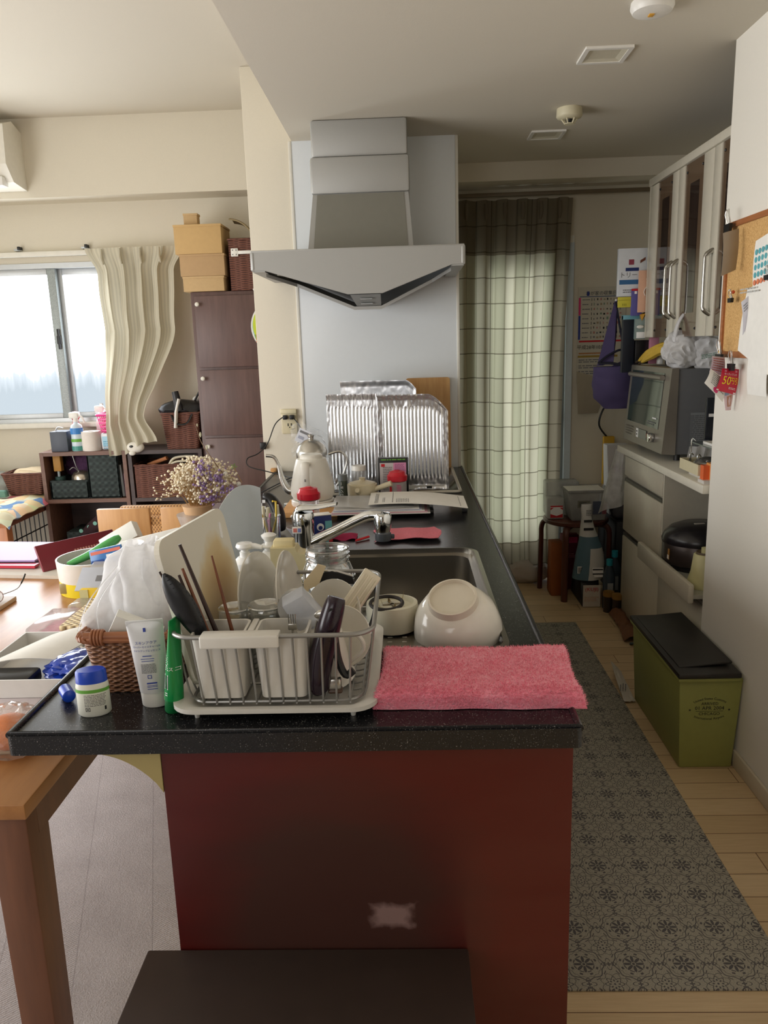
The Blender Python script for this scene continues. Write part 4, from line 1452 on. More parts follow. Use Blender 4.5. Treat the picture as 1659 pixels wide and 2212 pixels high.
part('plaited_rim', b, wk)
b = B(); b.tube([(-0.598, 1.306, 0.966), (-0.47, 1.306, 0.966)], 0.0085, CANE, 10); part('handle_bar', b, wk)
b = B()
for q in range(4):
    x = -0.582 + q * 0.006
    b.tube([(x + 0.011 * 0, 1.306 + 0.011 * math.cos(a), 0.964 + 0.013 * math.sin(a)) for a in [i * pi / 8 for i in range(16)]], 0.003, CANE, 6, closed=True)
part('binding', b, wk)
def bagfn(c, r, sc, seed, fine=0.16):
    def fn(p):
        return 1 + 0.22 * noise.noise(p * 1.3 + Vector((seed, 0, 0))) + fine * (1 - 2 * abs(noise.noise(p * 3.1 + Vector((0, seed, 0))))) * 0.9
    return fn
bg = thing('plastic_bag', 'crumpled clear plastic bag swelling up out of the brown wicker basket', 'bag', (-0.54, 1.42, 0.90))
b = B()
def bag_sheet(u, v, s=0.0):
    # gathered film: wide over the basket rim, rising to a fold at the upper right
    th_ = 2 * pi * u
    env = 1.0 - 0.62 * v ** 1.3
    x = -0.553 + 0.045 * v + 0.094 * env * math.cos(th_); y = 1.415 + 0.02 * v + 0.062 * env * math.sin(th_)
    z = 0.925 + 0.185 * v - 0.02 * math.cos(th_) * (1 - v)
    fold = 0.012 * math.sin(th_ * 5 + 6 * v + s) * (0.4 + v) + 0.018 * nz((math.cos(th_) * 1.5 + s, math.sin(th_) * 1.5, v * 3))
    return (x + fold * math.cos(th_), y + fold * math.sin(th_), z + 0.012 * nz((u * 9, v * 4, s)))
b.surf(bag_sheet, 72, 26, BAGW)
part('bag_body', b, bg)
b = B(); b.surf(lambda u, v: Vector(bag_sheet(u, v * 0.93, 2.3)) * 0.86 + Vector((-0.541, 1.42, 0.99)) * 0.14, 64, 22, BAGW); part('second_layer', b, bg)
b = B(); b.ball((-0.54, 1.43, 0.965), 0.060, PAPER, 3, (0.95, 0.55, 0.75), bagfn(None, None, None, 9.0, 0.15)); part('paper_inside', b, bg)
b = B()
rd = random.Random(3)
for q in range(2):
    pts = smooth_path([(-0.63 + q * 0.04, 1.352, 0.96 + q * 0.004), (-0.60 + q * 0.02, 1.346 - 0.004 * q, 1.02), (-0.55 + q * 0.012, 1.375, 1.08)], 6)
    b.tube(pts, 0.0012, FILM, 5)
part('pleat', b, bg)
bx = thing('white_carton', 'white carton corner and grey cartons sticking out of the wicker basket', 'carton', (-0.53, 1.38, 0.90))
b = B(); b.box(-0.045, 0.045, -0.015, 0.015, -0.04, 0.04, pm('carton_white', (226, 226, 222), 0.6), 0.001, mt=Matrix.Translation((-0.525, 1.345, 0.945)) @ Matrix.Rotation(0.5, 4, 'Y') @ Matrix.Rotation(0.2, 4, 'Z')); part('box_body', b, bx)

# ------------------------------------------------------------------ things in the sink
bw = thing('mixing_bowl', 'large upturned glossy white bowl tilted in the near end of the sink', 'bowl', (0.095, 1.60, 0.835))
mt = Matrix.Translation((0.096, 1.60, 0.878)) @ Matrix.Rotation(math.radians(-9), 4, 'Y') @ Matrix.Rotation(math.radians(27), 4, 'X')
R_ = 0.098
b = B(); b.lathe([(R_ * 0.96, -0.036), (R_, -0.034), (R_ * 0.99, -0.02), (R_ * 0.9, 0.015), (R_ * 0.7, 0.044), (R_ * 0.52, 0.055), (0, 0.056)], (0, 0, 0), CERAM, 48, mt=mt)
b.lathe([(R_ * 0.96, -0.036), (R_ * 0.94, -0.02), (R_ * 0.84, 0.012), (R_ * 0.6, 0.042), (0, 0.048)], (0, 0, 0), CERAM, 48, mt=mt)
part('bowl_body', b, bw)
b = B(); b.lathe([(R_ * 0.56, 0.050), (R_ * 0.54, 0.070), (R_ * 0.50, 0.071), (R_ * 0.49, 0.062), (0, 0.061)], (0, 0, 0), pm('unglazed', (222, 214, 198), 0.7), 44, mt=mt); part('foot_ring', b, bw)
bl = thing('blender_base_ring', 'cream blender jar base with metal blades lying in the sink by the white bowl', 'blender part', (-0.045, 1.665, 0.835))
c0 = (-0.045, 1.665, 0.835)
CRMB = pm('cream_blender', (224, 220, 200), 0.35)
b = B(); b.lathe([(0.052, 0), (0.058, 0.004), (0.060, 0.045), (0.058, 0.062), (0.050, 0.064), (0.048, 0.052), (0.03, 0.048), (0.028, 0.056), (0.0, 0.056)], c0, CRMB, 40); part('collar', b, bl)
b = B()
for i in range(12):
    a0 = -1.9 + i * 0.26
b.tube([(c0[0] - 0.012 + 0.036 * math.cos(a), c0[1] - 0.018 + 0.034 * math.sin(a), c0[2] + 0.066 + 0.004 * math.sin(a)) for a in [i * 2 * pi / 40 for i in range(40)]], 0.0042, pm('rubber_ring', (40, 34, 32), 0.6), 8, closed=True)
part('gasket', b, bl)
BRASS = pm('blade_metal', (190, 170, 130), 0.3, 1.0)
for a, up in ((0.3, 0.03), (1.9, 0.012), (3.4, 0.03), (5.0, 0.012)):
    b = B()
    d = Vector((math.cos(a), math.sin(a), 0)); s = Vector((-d.y, d.x, 0)) * 0.004
    p = Vector((c0[0], c0[1], c0[2] + 0.058))
    b.add([p - s, p + s, p + d * 0.022 + s * 0.8, p + d * 0.022 - s * 0.8, p + d * 0.03 + Vector((0, 0, up))], [(0, 1, 2, 3), (3, 2, 4)], BRASS)
    b.add([q + Vector((0, 0, -0.001)) for q in (p - s, p + s, p + d * 0.022 + s * 0.8, p + d * 0.022 - s * 0.8, p + d * 0.03 + Vector((0, 0, up)))], [(3, 2, 1, 0), (4, 2, 3)], BRASS)
    part('blade', b, bl)
# big glass jar
jr = thing('glass_jar', 'large open glass jar standing behind the dish rack at the sink', 'jar', (-0.191, 1.70, 0.8345))
b = B()
jp = [(0.048, 0.0), (0.056, 0.006), (0.058, 0.10), (0.0605, 0.105), (0.0605, 0.118), (0.058, 0.122), (0.052, 0.142), (0.046, 0.150), (0.049, 0.153), (0.049, 0.158), (0.046, 0.161), (0.049, 0.166), (0.049, 0.175), (0.046, 0.179), (0.0435, 0.176), (0.0425, 0.150), (0.053, 0.118), (0.054, 0.008), (0.0, 0.006)]
jp = [(r, z * 1.02) for r, z in jp]
b.lathe(jp, (-0.191, 1.70, 0.8345), GLASS, 40)
part('jar_body', b, jr)
b = B()
for q in range(16):
    a = q * 2 * pi / 16
    b.tube([(-0.191 + 0.0585 * math.cos(a), 1.70 + 0.0585 * math.sin(a), 0.8345 + 0.012), (-0.191 + 0.0590 * math.cos(a), 1.70 + 0.0590 * math.sin(a), 0.8345 + 0.10)], 0.0028, GLASS, 6)
    if q % 2 == 0:
        b.tube([(-0.191 + 0.0585 * math.cos(a), 1.70 + 0.0585 * math.sin(a), 0.8345 + 0.123), (-0.191 + 0.0475 * math.cos(a), 1.70 + 0.0475 * math.sin(a), 0.8345 + 0.151)], 0.003, GLASS, 6)
part('fluting', b, jr)
b = B()
for (rr_, zz_, tt_) in ((0.0475, 0.179, 0.0024), (0.0498, 0.158, 0.0018), (0.0608, 0.115, 0.0022), (0.05, 0.168, 0.0015)):
    b.tube([(-0.191 + rr_ * math.cos(a), 1.70 + rr_ * math.sin(a), 0.8345 + zz_ * 1.02) for a in [i * 2 * pi / 40 for i in range(40)]], tt_, RIMG, 6, closed=True)
part('screw_rim', b, jr)

# ------------------------------------------------------------------ faucet
fa = thing('faucet', 'chrome single lever mixer faucet on the far left of the sink', 'faucet', (-0.318, 2.235, ZC))
fx, fy = -0.318, 2.235
b = B(); b.lathe([(0.036, 0), (0.036, 0.004), (0.031, 0.008), (0.031, 0.095), (0.0325, 0.098), (0.0325, 0.13), (0.030, 0.138), (0.0, 0.142)], (fx, fy, ZC), CHROME, 32); part('body', b, fa)
b = B()
pth = smooth_path([(fx + 0.02, fy - 0.005, ZC + 0.045), (fx + 0.08, fy - 0.01, ZC + 0.072), (fx + 0.16, fy - 0.02, ZC + 0.112), (fx + 0.20, fy - 0.026, ZC + 0.128), (fx + 0.235, fy - 0.03, ZC + 0.128)], 5)
b.tube(pth, [0.017] * 6 + [0.016] * (len(pth) - 6), CHROME, 14)
b.lathe([(0.0, 0.0), (0.020, 0.0), (0.025, 0.02), (0.027, 0.05), (0.022, 0.060), (0.0, 0.064)], (fx + 0.238, fy - 0.03, ZC + 0.076), CHROME, 24)
part('spout', b, fa)
b = B(); b.lathe([(0, 0), (0.023, 0), (0.024, 0.004), (0.024, 0.022), (0.02, 0.024), (0, 0.024)], (fx + 0.238, fy - 0.032, ZC + 0.054), pm('aerator_grey', (74, 78, 84), 0.4), 24); b.box(fx + 0.255, fx + 0.272, fy - 0.038, fy - 0.026, ZC + 0.058, ZC + 0.072, MATS['aerator_grey'], 0.003); part('spray_head', b, fa)
b = B()
lv = smooth_path([(fx - 0.028, fy, ZC + 0.128), (fx - 0.008, fy, ZC + 0.150), (fx + 0.04, fy - 0.01, ZC + 0.154), (fx + 0.105, fy - 0.025, ZC + 0.166)], 6)
b.tube(lv, [0.010 + 0.012 * min(1, i / 5) - 0.013 * max(0, (i - 7)) / 12 for i in range(len(lv))], CHROME, 12, flat=0.4)
part('lever', b, fa)
b = B(); b.box(fx - 0.030, fx - 0.002, fy - 0.0335, fy - 0.029, ZC + 0.080, ZC + 0.1, PAPER, 0.001); b.box(fx - 0.027, fx - 0.016, fy - 0.0342, fy - 0.0335, ZC + 0.084, ZC + 0.096, pm('sticker_red', (214, 120, 110), 0.6)); b.box(fx - 0.013, fx - 0.004, fy - 0.0342, fy - 0.0335, ZC + 0.084, ZC + 0.096, pm('sticker_blue', (120, 130, 180), 0.6)); part('sticker', b, fa)
# cream holder in front of it
ch = thing('sponge_holder', 'cream plastic sponge holder between the plates and the faucet', 'holder', (-0.315, 2.0, ZC))
CRH = pm('cream_holder', (206, 194, 152), 0.45)
b = B()
outl = [(-0.372, 0), (-0.275, 0), (-0.275, 0.082), (-0.292, 0.083), (-0.300, 0.088), (-0.306, 0.100), (-0.372, 0.100)]
b.prism(outl[::-1], (0, 2.02, ZC), XA, ZA, 0.06, CRH); part('holder_body', b, ch)
b = B(); b.box(-0.366, -0.312, 1.975, 2.01, ZC + 0.094, ZC + 0.118, pm('cream_sponge', (222, 208, 162), 0.8), 0.004); part('slider', b, ch)
# pump bottles behind the plates
PUMPW = pm('pump_white', (240, 240, 238), 0.25)
for (x, y, r, h, lab, sm_) in ((-0.455, 2.03, 0.034, 0.075, 'white pump soap bottle with a wide flat pump head behind the cutting board', 1.0), (-0.392, 2.06, 0.030, 0.085, 'smaller white pump bottle with a round knob between the two plates', 0.8)):
    t = thing('soap_bottle', lab, 'bottle', (x, y, ZC), 0, 'pump bottles behind the dish rack')
    b = B(); b.lathe([(0, 0), (r, 0), (r * 1.03, 0.004), (r * 1.0, h * 0.62), (r * 0.6, h * 0.8), (r * 0.55, h * 0.82), (0, h * 0.82)], (x, y, ZC), PUMPW, 26); part('bottle_body', b, t)
    b = B()
    b.lathe([(r * 0.42, h * 0.8), (r * 0.42, h * 1.0), (r * 0.3, h * 1.02), (r * 0.3, h * 1.12), (0, h * 1.12)], (x, y, ZC), PUMPW, 20)
    if sm_ == 1.0:
        b.lathe([(0, h * 1.1), (r * 0.6, h * 1.12), (r * 0.72, h * 1.2), (r * 0.62, h * 1.32), (0, h * 1.36)], (x, y, ZC), PUMPW, 24)
        b.tube([(x, y, ZC + h * 1.2), (x + 0.03, y - 0.004, ZC + h * 1.22), (x + 0.05, y - 0.006, ZC + h * 1.17)], [0.011, 0.008, 0.006], PUMPW, 10)
    else:
        b.lathe([(r * 0.78, h * 0.94), (r * 0.84, h * 0.98), (r * 0.7, h * 1.02), (r * 0.4, h * 1.0), (r * 0.35, h * 1.12), (r * 0.66, h * 1.26), (r * 0.72, h * 1.33), (r * 0.5, h * 1.38), (r * 0.1, h * 1.42), (0, h * 1.42)], (x, y, ZC), PUMPW, 24)
    part('pump', b, t)
# straws and brushes in a glass
sg = thing('straw_glass', 'clear tall glass holding drinking straws behind the pump bottles', 'glass', (-0.432, 2.30, ZC))
b = B(); b.lathe([(0.024, 0), (0.030, 0.003), (0.034, 0.115), (0.0335, 0.115), (0.028, 0.006), (0, 0.006)], (-0.432, 2.30, ZC), GLASS, 26); b.tube([(-0.432 + 0.0338 * math.cos(a), 2.30 + 0.0338 * math.sin(a), ZC + 0.115) for a in [i * pi / 12 for i in range(24)]], 0.0015, GLASS, 6, closed=True); part('glass_body', b, sg)
YS = pm('straw_yellow', (228, 196, 70), 0.45); PS = pm('straw_pink', (196, 120, 160), 0.45); WS = pm('brush_cream', (226, 222, 200), 0.6)
for (p, m, lab) in (([(-0.425, 2.30, ZC + 0.008), (-0.452, 2.298, ZC + 0.11), (-0.463, 2.297, ZC + 0.14)], YS, 'yellow straw leaning left out of the straw glass'),
                    ([(-0.44, 2.305, ZC + 0.008), (-0.412, 2.305, ZC + 0.10), (-0.410, 2.305, ZC + 0.158), (-0.42, 2.30, ZC + 0.160)], YS, 'bent yellow straw standing tallest in the straw glass'),
                    ([(-0.435, 2.294, ZC + 0.008), (-0.430, 2.288, ZC + 0.10), (-0.426, 2.284, ZC + 0.125)], PS, 'pale pink straw crossing in front in the straw glass'),
                    ([(-0.418, 2.296, ZC + 0.008), (-0.430, 2.292, ZC + 0.08), (-0.436, 2.290, ZC + 0.105)], PS, 'short pink straw low in the straw glass')):
    b = B(); b.tube(p, 0.0032, m, 8); solo('straw', lab, 'straw', b, p[0], 'straws in the glass')
for (x, z, lab) in ((-0.452, 0.142, 'cream bottle brush head nearest the frosted mat in the straw glass'), (-0.438, 0.138, 'middle cream bottle brush head in the straw glass'), (-0.408, 0.146, 'cream bottle brush head rightmost in the straw glass')):
    t = thing('bottle_brush', lab, 'brush', (x, 2.312, ZC + 0.01), 0, 'small brushes in the straw glass')
    b = B(); b.tube([(x + (-0.432 - x) * 0.6, 2.306, ZC + 0.01), (x, 2.312, ZC + z - 0.02)], 0.0018, WS, 6); part('handle', b, t)
    b = B(); b.tube([(x, 2.312, ZC + z - 0.028), (x, 2.312, ZC + z)], [0.0065, 0.0055], WS, 10); part('brush_head', b, t)
# frosted grey flexible mat standing up
vm = B()
GREYV = film('frosted_grey_sheet', (214, 220, 222), 0.93, 0.25, 0.2, 0.25)
def vfn(u, v):
    x = -0.545 + 0.105 * u
    top_ = 0.178 * (1 - (1 - min(1, u / 0.62)) ** 2.4 * 0.48) - 0.012 * max(0, (u - 0.62) / 0.38) ** 2
    return (x - 0.030 * (v - 0.5) * (1 - u), 2.13 + 0.10 * u + 0.030 * math.sin(u * pi), ZC + 0.001 + v * (top_ + 0.048))
vm.surf(vfn, 20, 16, GREYV, 0.0015)
solo('flexible_mat', 'frosted grey flexible cutting sheet standing curved behind the stained cutting board', 'cutting sheet', vm, (-0.48, 2.15, ZC))
pc = thing('pencil_case', 'black pouch with a white checked front behind the straws', 'pouch', (-0.455, 2.52, ZC))
b = B(); b.tube(smooth_path([(-0.44, 2.54, ZC + 0.012), (-0.445, 2.54, ZC + 0.07), (-0.465, 2.545, ZC + 0.115), (-0.495, 2.545, ZC + 0.135)], 5), [0.026, 0.03, 0.033, 0.034, 0.034, 0.034, 0.034, 0.033, 0.032, 0.031, 0.03, 0.028, 0.027, 0.026, 0.022, 0.014], BLACK, 14, flat=0.6); part('pouch_body', b, pc)
b = B()
for i in range(3):
    for j in range(5):
        if (i + j) % 2 == 0:
            b.box(-0.515 + i * 0.011, -0.505 + i * 0.011, 2.515, 2.518, ZC + 0.068 + j * 0.011, ZC + 0.078 + j * 0.011, WINK)
part('checked_front', b, pc)
dsh = thing('small_dish', 'small grey dish with bits in it beside the faucet body', 'dish', (-0.375, 2.50, ZC))
b = B(); b.lathe([(0.02, 0), (0.028, 0.012), (0.04, 0.03), (0.038, 0.031), (0.025, 0.014), (0, 0.012)], (-0.375, 2.50, ZC), pm('dish_grey', (168, 164, 166), 0.3), 28); part('dish_body', b, dsh)
b = B(); b.ball((-0.378, 2.50, ZC + 0.022), 0.013, pm('brown_bit', (140, 90, 56), 0.7), 2); part('contents', b, dsh)
wp = B(); wp.surf(lambda u, v: (-0.415 + 0.06 * u, 2.60 + 0.05 * v + 0.01 * math.sin(u * 3), ZC + 0.02 + 0.05 * (1 - v) * (0.4 + 0.6 * u) + 0.01 * math.sin(v * 5)), 8, 8, PAPER, 0.0008)
solo('paper_sheet', 'curled off-white wrapping paper behind the small grey dish', 'paper', wp, (-0.39, 2.62, ZC))
# carton with a dog badge: plain navy carton
mk = thing('milk_carton', 'small navy and pale blue carton standing behind the faucet', 'carton', (-0.287, 2.42, ZC))
NV = pm('carton_navy', (24, 44, 112), 0.5); LB = pm('carton_aqua', (120, 196, 206), 0.5)
b = B(); b.box(-0.03, 0.03, -0.02, 0.02, 0, 0.088, NV, 0.001, mt=Matrix.Translation((-0.287, 2.42, ZC)) @ Matrix.Rotation(0.35, 4, 'Z')); part('box_body', b, mk)
b = B()
mt = Matrix.Translation((-0.287, 2.42, ZC)) @ Matrix.Rotation(0.35, 4, 'Z')
b.box(-0.031, 0.031, -0.0205, 0.0205, 0.088, 0.091, PAPER, 0.001, mt=mt)
b.box(0.008, 0.0304, -0.0208, -0.0198, 0.0, 0.07, LB, mt=mt); b.box(0.018, 0.0306, -0.0212, -0.0205, 0.0, 0.03, REDI, mt=mt)
b.lathe([(0.0, 0), (0.012, 0), (0.012, 0.0008), (0, 0.0008)], (0, 0, 0), WINK, 20, mt=mt @ Matrix.Translation((-0.008, -0.0205, 0.052)) @ Matrix.Rotation(pi / 2, 4, 'X'))
b.lathe([(0.0, 0), (0.007, 0), (0.007, 0.0012), (0, 0.0012)], (0, 0, 0), NV, 16, mt=mt @ Matrix.Translation((-0.008, -0.0205, 0.049)) @ Matrix.Rotation(pi / 2, 4, 'X'))
part('printed_panels', b, mk)

# pink dishcloth on the counter edge
PC = pm('dishcloth_pink', (222, 122, 136), 0.95, noise_amt=0.16, nscale=240, bump=0.6)
b = B()
def dc(u, v):
    x = -0.115 + 0.205 * u + 0.012 * math.sin(v * 4); y = 2.385 + 0.15 * v - 0.006 * math.sin(u * 9)
    z = ZC + 0.001 + 0.020 * (math.sin(pi * min(1, u / 0.12) / 2) if u < 0.12 else 1) * (0.45 + 0.55 * math.sin(pi * (0.1 + 0.85 * v))) * (0.7 + 0.4 * nz((x * 16, y * 20, 2)))
    return (x, y, max(ZC + 0.001, z))
b.surf(dc, 40, 30, PC, 0.002)
solo('dishcloth', 'crumpled rose pink dishcloth lying beyond the sink under the spout', 'cloth', b, (0, 2.45, ZC))
b = B(); b.surf(lambda u, v: (-0.265 + 0.09 * u, 2.42 + 0.07 * v, ZC + 0.001 + 0.016 * math.sin(pi * u) * math.sin(pi * v) + 0.004 * math.sin(9 * u)), 16, 12, pm('magenta_cloth', (158, 34, 78), 0.9), 0.002)
solo('magenta_cloth', 'dark magenta cloth on the counter behind the faucet and jar', 'cloth', b, (-0.22, 2.45, ZC))
b = B(); b.tube([(-0.175, 2.40, ZC + 0.004), (-0.135, 2.44, ZC + 0.006)], 0.004, REDI, 8)
solo('red_pen', 'small red pen on the counter below the spout', 'pen', b, (-0.155, 2.42, ZC))

# ------------------------------------------------------------------ kettle on its board
kb = B(); kb.box(-0.478, -0.268, 2.775, 3.02, ZC, ZC + 0.022, wood('pine_board', (196, 140, 80), (222, 172, 112), 9, 0.45, 'X', 12), 0.002)
solo('wooden_board', 'thick pine board beneath the white kettle', 'board', kb, (-0.37, 2.9, ZC))
ZB = ZC + 0.0225
ke = thing('kettle', 'white gooseneck electric kettle on a wooden board', 'kettle', (-0.375, 2.915, ZB))
KW = pm('kettle_white', (228, 225, 216), 0.38)
kx, ky = -0.372, 2.915
b = B(); b.lathe([(0, 0), (0.082, 0), (0.084, 0.004), (0.084, 0.018), (0.08, 0.022), (0, 0.022)], (kx, ky, ZB), WHITE, 40); part('power_base', b, ke)
b = B(); b.lathe([(0, 0.024), (0.074, 0.024), (0.0835, 0.04), (0.0845, 0.06), (0.080, 0.09), (0.066, 0.15), (0.058, 0.176), (0.056, 0.179), (0, 0.179)], (kx, ky, ZB), KW, 44); part('kettle_body', b, ke)
b = B(); b.lathe([(0.044, 0.178), (0.043, 0.190), (0.038, 0.195), (0, 0.196)], (kx, ky, ZB), KW, 32); part('lid', b, ke)
b = B()
pth = smooth_path([(kx - 0.070, ky + 0.01, ZB + 0.052), (kx - 0.098, ky + 0.01, ZB + 0.058), (kx - 0.118, ky + 0.012, ZB + 0.10), (kx - 0.128, ky + 0.012, ZB + 0.15), (kx - 0.145, ky + 0.012, ZB + 0.185), (kx - 0.175, ky + 0.012, ZB + 0.192)], 5)
b.tube(pth, [0.020 - 0.0135 * min(1, i / 16) for i in range(len(pth))], STEEL, 14); part('spout', b, ke)
b = B()   # upright handle that faces the camera side
hp = smooth_path([(kx - 0.012, ky - 0.062, ZB + 0.165), (kx - 0.012, ky - 0.090, ZB + 0.168), (kx - 0.012, ky - 0.108, ZB + 0.145), (kx - 0.012, ky - 0.108, ZB + 0.09), (kx - 0.012, ky - 0.105, ZB + 0.03)], 5)
b.tube(hp, 0.0165, KW, 14, flat=0.55); part('handle', b, ke)
b = B(); b.lathe([(0.0, 0), (0.009, 0), (0.008, 0.003), (0, 0.003)], (0, 0, 0), WHITE, 18, mt=Matrix.Translation((kx - 0.012, ky - 0.112, ZB + 0.142)) @ Matrix.Rotation(pi / 2, 4, 'X')); b.box(kx - 0.014, kx - 0.010, ky - 0.121, ky - 0.116, ZB + 0.108, ZB + 0.118, INKG, 0.001); part('switch', b, ke)
# steel kettle lid behind it, with film
sk = thing('coffee_server', 'steel lidded glass server with a film bag behind the white kettle', 'server', (-0.42, 3.20, ZC))
b = B(); b.lathe([(0, 0), (0.07, 0), (0.074, 0.01), (0.068, 0.15), (0.062, 0.17), (0, 0.17)], (-0.405, 3.20, ZC), GLASS, 32); part('jug', b, sk)
b = B(); b.lathe([(0.064, 0.165), (0.066, 0.19), (0.064, 0.195), (0.055, 0.215), (0.03, 0.236), (0.012, 0.242), (0.012, 0.252), (0.016, 0.258), (0, 0.264)], (-0.405, 3.20, ZC), STEEL, 36); part('lid', b, sk)
b = B(); b.tube(smooth_path([(-0.335, 3.20, ZC + 0.175), (-0.285, 3.20, ZC + 0.185), (-0.258, 3.20, ZC + 0.15), (-0.275, 3.20, ZC + 0.09), (-0.305, 3.20, ZC + 0.04)], 5), 0.005, STEEL, 8); part('handle', b, sk)
fb = thing('film_bag', 'clear crackly film bag lying over the steel server lid', 'bag', (-0.36, 3.26, ZC + 0.2))
CRK = film('crackly_film', (240, 243, 246), 0.22, 0.08, 0.5)
b = B()
def crk(u, v):
    x = -0.50 + 0.27 * u; y = 3.27 + 0.03 * v
    z = ZC + 0.16 + 0.13 * v * (1 - 0.55 * u) + 0.02 * math.sin(u * 6)
    q = 0.016
    return (x + q * nz((u * 7, v * 7, 1)), y + q * nz((u * 9, v * 9, 4)), z + q * nz((u * 8, v * 8, 7)))
b.surf(crk, 26, 20, CRK, smooth=False); part('film_sheet', b, fb)
b = B(); mt_ = Matrix.Translation((-0.445, 3.262, ZC + 0.245)) @ Matrix.Rotation(0.45, 4, 'Y')
b.box(-0.028, 0.028, -0.001, 0.001, -0.03, 0.03, pm('label_white', (222, 224, 232), 0.6), mt=mt_); b.box(-0.022, 0.018, -0.0016, -0.001, 0.012, 0.022, INKG, mt=mt_); b.box(-0.02, 0.005, -0.0016, -0.001, -0.014, -0.001, pm('ink_pale', (170, 174, 190), 0.7), mt=mt_)
part('paper_label', b, fb)
gb_ = B(); gb_.surf(lambda u, v: (-0.275 + 0.07 * u + 0.01 * nz((u * 6, v * 6, 2)), 3.16 + 0.02 * math.sin(6 * u) + 0.02 * nz((u * 5, v * 5, 9)), ZC + 0.012 + 0.20 * v), 14, 18, CRK, smooth=False)
solo('film_wrap', 'shiny clear film wrap standing between the kettle and the teapot', 'film', gb_, (-0.24, 3.16, ZC))
# phone-like glass slip behind board
b = B(); b.box(-0.03, 0.03, -0.02, 0.02, 0, 0.006, pm('glass_slip', (206, 204, 200), 0.1), 0.002, mt=Matrix.Translation((-0.47, 3.03, ZC)) @ Matrix.Rotation(0.7, 4, 'Z'))
solo('soap_dish', 'flat pale slab peeking out beside the pine board', 'dish', b, (-0.47, 3.03, ZC))

# two shakers with red lids
CLRP = film('clear_shaker', (238, 226, 224), 0.42, 0.1, 0.5)
for (x, y, h, lab, tx, grp) in ((-0.349, 2.615, 0.140, 'red-lidded clear shaker in front of the white kettle', True, 0), (-0.047, 3.06, 0.118, 'red-lidded clear shaker in front of the black box', False, 1)):
    t = thing('shaker', lab, 'shaker', (x, y, ZC), 0, 'red-lidded shakers')
    r = 0.036
    b = B(); b.lathe([(0, 0), (r * 0.9, 0), (r, 0.004), (r * 0.98, h - 0.035), (r, h - 0.032)], (x, y, ZC), CLRP, 30); part('cup_body', b, t)
    b = B(); b.lathe([(r * 0.98, h - 0.040), (r * 1.12, h - 0.036), (r * 1.14, h - 0.016), (r * 1.0, h - 0.012), (r * 0.86, h), (r * 0.35, h + 0.004), (r * 0.3, h + 0.006), (0, h + 0.006)], (x, y, ZC), RED, 32); part('lid', b, t)
    b = B()
    if tx:
        for i in range(10):
            a0 = -pi / 2 - 0.55 + i * 0.11; a1 = a0 + 0.11
            b.add([(x + r * 1.02 * math.cos(a), y + r * 1.02 * math.sin(a), ZC + z) for a, z in ((a0, 0.045), (a1, 0.045), (a1, 0.085), (a0, 0.085))], [(0, 1, 2, 3)], REDI)
        b.text('フタを', 0.012, (x, y - r * 1.04, ZC + 0.075), XA, ZA, WINK, bend=r); b.text('しっかり閉めて', 0.0072, (x, y - r * 1.04, ZC + 0.062), XA, ZA, WINK, bend=r); b.text('ください', 0.006, (x, y - r * 1.04, ZC + 0.051), XA, ZA, WINK, bend=r)
    else:
        b.lines((x + 0.008, y - r * 1.02, ZC + 0.045), XA, ZA, 0.02, 0.05, 8, PINKI, bend=r, seed=3)
        b.quad((x - 0.026, y - r * 0.72, ZC + 0.04), Vector((0.75, -0.66, 0)), ZA, -0.006, 0.006, -0.02, 0.02, REDI)
    part('printed_label', b, t)

# cream side-handled teapot
TEA = pm('teapot_cream', (206, 196, 168), 0.3)
tp_ = thing('teapot', 'cream ceramic teapot with a straight side handle', 'teapot', (-0.187, 3.03, ZC))
tx0, ty0 = -0.187, 3.03
b = B(); b.lathe([(0, 0), (0.045, 0), (0.058, 0.006), (0.060, 0.055), (0.060, 0.076), (0.052, 0.078), (0, 0.078)], (tx0, ty0, ZC), TEA, 36); part('pot_body', b, tp_)
b = B(); b.lathe([(0.054, 0.077), (0.053, 0.081), (0.03, 0.088), (0.012, 0.090), (0.011, 0.096), (0.014, 0.101), (0, 0.104)], (tx0, ty0, ZC), TEA, 32); part('lid', b, tp_)
b = B(); b.tube([(tx0 + 0.045, ty0 - 0.02, ZC + 0.054), (tx0 + 0.118, ty0 - 0.035, ZC + 0.082)], [0.010, 0.0115], TEA, 14); part('handle', b, tp_)
b = B(); b.tube([(tx0 - 0.012, ty0 - 0.05, ZC + 0.052), (tx0 - 0.016, ty0 - 0.076, ZC + 0.064)], [0.013, 0.009], TEA, 14); part('spout', b, tp_)
b = B(); b.lathe([(0, 0), (0.018, 0), (0.019, 0.085), (0.0, 0.085)], (-0.270, 3.10, ZC), pm('spice_glass', (66, 74, 66), 0.25), 20); b.lathe([(0.019, 0.08), (0.02, 0.105), (0, 0.106)], (-0.270, 3.10, ZC), pm('spice_cap', (110, 116, 118), 0.4), 20)
b.text('コショー', 0.016, (-0.274, 3.0805, ZC + 0.045), ZA, -XA, WINK)
solo('spice_jar', 'dark spice jar with a grey cap left of the teapot', 'jar', b, (-0.262, 3.10, ZC))
b = B(); b.lathe([(0, 0), (0.03, 0), (0.032, 0.004), (0.032, 0.11), (0.03, 0.115), (0, 0.116)], (-0.206, 3.14, ZC), film('salt_plastic', (232, 234, 236), 0.6, 0.12, 0.4), 26); b.lathe([(0.03, 0.114), (0.029, 0.134), (0, 0.135)], (-0.206, 3.14, ZC), WHITE, 26)
solo('salt_shaker', 'clear white-topped shaker behind the teapot lid', 'shaker', b, (-0.206, 3.14, ZC))
gbx = thing('food_box', 'upright black box with a pale back panel by the foil screen', 'box', (-0.062, 3.135, ZC))
